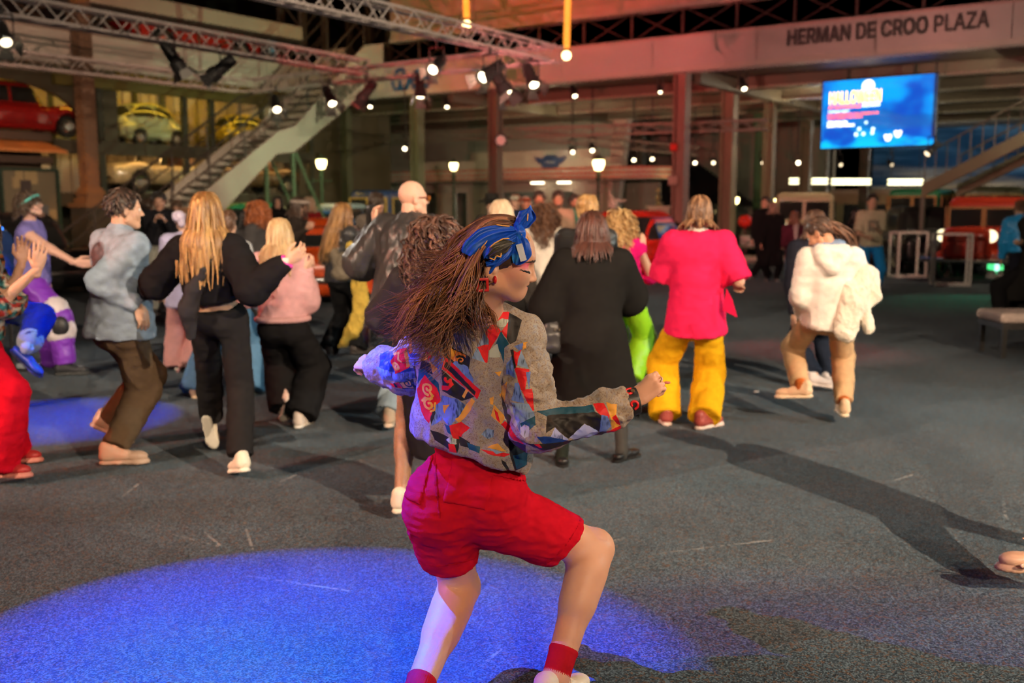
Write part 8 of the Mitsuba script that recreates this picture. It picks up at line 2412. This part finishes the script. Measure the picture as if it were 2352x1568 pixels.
sleeve(0, (.076, .078, .074, .060, .042))
sleeve(1, (.070, .074, .060, .054, .044))
for i, (r0, r1, c0) in enumerate(((.043, .038, (.45, .02, .30)), (.046, .040, BK))):
    d2 = unit(WRI[i] - ELB[i])
    m = implicit([cone(WRI[i] - d2 * .028, WRI[i] + d2 * .022, r0, r1), end_cut(WRI[i] + d2 * .020, d2, .08), end_cut(WRI[i] - d2 * .030, -d2, .08)], .004)
    ck = put('cuff', m, 'satin', c0, hk, smooth=40)
    F = frame(d2, (0, -1, .1))
    for j in range(2 if i else 1):
        sp_ = []
        for t in np.linspace(0, 1, 26):
            a = 5.6 * t + 2.6 * j
            rr_ = .016 * (1 - .72 * t)
            th = (.1 - 1.0 * j) + rr_ * math.cos(a) / r0
            sp_.append(WRI[i] + d2 * (-.004 + rr_ * math.sin(a)) + (F[:, 0] * math.cos(th) + F[:, 1] * math.sin(th)) * (r0 + r1) / 2 * 1.0)
        put('swirl', tube(sp_, .0042, 6), 'satin', RD if i else (.60, .30, .55), ck, smooth=True)
    put('button', move(lathe([(0, .003), (.006, .003), (.0065, 0)], 14), WRI[i] + d2 * .004 + F[:, 0] * r0 * .7 - F[:, 1] * r0 * (.75 if i else -.7), frame(F[:, 0] * .7 - F[:, 1] * .75, d2)), 'gloss', (.12, .07, .04), ck)
cm = implicit([cone(NECK - HR * .035 - UP * .012, NECK + HR * .035 - UP * .016, .060, .060)], .006)
put('collar', rumple(cm, .006, (26, 26, 26)), 'satin', (.36, .012, .016), hk, smooth=True)

# --- red shorts
SH = (.50, .008, .020)
wst = PEL + UP * .135


def shorts_prims(o=0.0):
    pr = [cone(PEL - HR * .055 - UP * .015, PEL + HR * .055 - UP * .015, .128 + o, .128 + o), cone(HIP[0] - HF * .035 - UP * .0, HIP[0] - HF * .03 + UP * .05, .098 + o, .094 + o), cone(HIP[1] - HF * .045 - UP * .0 - HR * .01, HIP[1] - HF * .04 + UP * .05 - HR * .01, .104 + o, .096 + o), cone(PEL, P3((-0.125, 3.06, 0.819)), .124 + o, .112 + o, (HF, .85)), end_cut((hem_a + hem_b) / 2 - hn * .035, -hn, .3)]
    lg = []
    for i, fr in ((0, .60), (1, .71)):
        d = unit(KNE[i] - HIP[i])
        e = HIP[i] + (KNE[i] - HIP[i]) * fr
        side = np.array([.012, -.01, -.02]) if i else np.array([-.01, -.01, 0])
        lg.append(('group', [cone(HIP[i] + side * .5, e + d * .04 + side, .108 + o, .094 + o), cone(HIP[i] - UP * .02, HIP[i] + (KNE[i] - HIP[i]) * .4 + side, .110 + o, .096 + o), end_cut(e, d + (np.array([.15, 0, -.45]) if i else np.array([-.1, 0, -.15])), .24)], .02))
    return [('group', pr, .04)] + lg


sm = implicit(shorts_prims(), .0065, .035)
fold_seed = 31
sm0 = sm
sm = rumple(sm, .009, (12, 12, 24), fold_seed, .8)
kn2 = put('shorts', sm, 'cloth', shade(sm[0], SH, .05, 60), hk, smooth=True)


def on_shorts(cells, o, name, color, h=.005):
    """A raised piece sewn on the shorts: their surface lifted by o, inside the given boxes (centre, half sizes, turn)."""
    def keep(f, G):
        d = np.full(f.shape, 9.0)
        for (c, hf, R_) in cells:
            q = np.abs((G - c) @ R_) - hf
            d = np.minimum(d, q.max(-1))
        return np.maximum(f, d)
    m = implicit(shorts_prims(o), h, .035, shell=keep)
    if len(m[0]) < 10:
        return
    m = rumple(m, .009, (12, 12, 24), fold_seed, .8)
    put(name, m, 'cloth', shade(m[0], color, .05, 60), kn2, smooth=True)


V = np.array([0, -1, 0.0])
Rp = frame((0, -1, .1), (1, 0, -.22))
on_shorts([(P3((-0.129, 2.93, 0.744)), (.066, .075, .09), Rp)], .0062, 'back_pocket', SH)
on_shorts([(P3((-0.291, 2.97, 0.746)), (.028, .07, .09), Rp)], .0062, 'back_pocket', SH)
on_shorts([(P3((-0.232, 2.93, 0.744)), (.0035, .11, .10), frame((0, -1, .1), (1, 0, .12)))], .003, 'centre_seam', tuple(.75 * x for x in SH), .004)
on_shorts([(P3((-0.061, 2.93, 0.771)), (.0035, .085, .12), Rp)], .003, 'side_seam', tuple(.75 * x for x in SH), .004)
on_shorts([((hem_a + hem_b) / 2 + hn * .02, (.30, .022, .30), frame((0, -1, .1), hem_b - hem_a))], .005, 'waistband', SH)
for i, fr in ((0, .56), (1, .675)):
    e = HIP[i] + (KNE[i] - HIP[i]) * fr
    d = unit(KNE[i] - HIP[i] + 0)
    dn = unit(d + (np.array([.15, 0, -.45]) if i else np.array([-.1, 0, -.15])))
    on_shorts([(e, (.0022, .16, .16), frame((0, -1, .05) if abs(dn[1]) < .8 else (1, 0, 0), dn))], .0025, 'hem_seam', tuple(.8 * x for x in SH), .0045)

# --- socks and shoes
for i in (0, 1):
    d = unit(ANK[i] - KNE[i])
    t0 = ANK[i] - d * (.095 if i == 0 else .115)
    n_ = 40
    rows = [(0, .0445), (.006, .047), (.014, .047), (.018, .0445), (.07, .0430), (.12, .0440), (.19, .046)]
    prof = []
    F = frame(d, (1, .2, 0))
    vs = []
    for (z_, r_) in rows:
        a = np.arange(n_ * 2) * math.pi / n_
        rib = r_ * (1 + .022 * (np.arange(n_ * 2) % 2))
        vs.append(t0 + d * z_ + np.outer(rib * np.cos(a), F[:, 0]) + np.outer(rib * np.sin(a), F[:, 1]))
    vs = np.vstack(vs)
    q = [(r * n_ * 2 + j, r * n_ * 2 + (j + 1) % (n_ * 2), (r + 1) * n_ * 2 + (j + 1) % (n_ * 2), (r + 1) * n_ * 2 + j) for r in range(len(rows) - 1) for j in range(n_ * 2)]
    put('sock', (vs, np.array(q)), 'cloth', (.42, .012, .02), hk, smooth=True)
    shoes(hk, ANK[i] + UP * (-.028 if i == 0 else 0), toe(-8 if i == 0 else 38, 4), 'sneaker', (.70, .60, .46), (.74, .66, .52), .98)
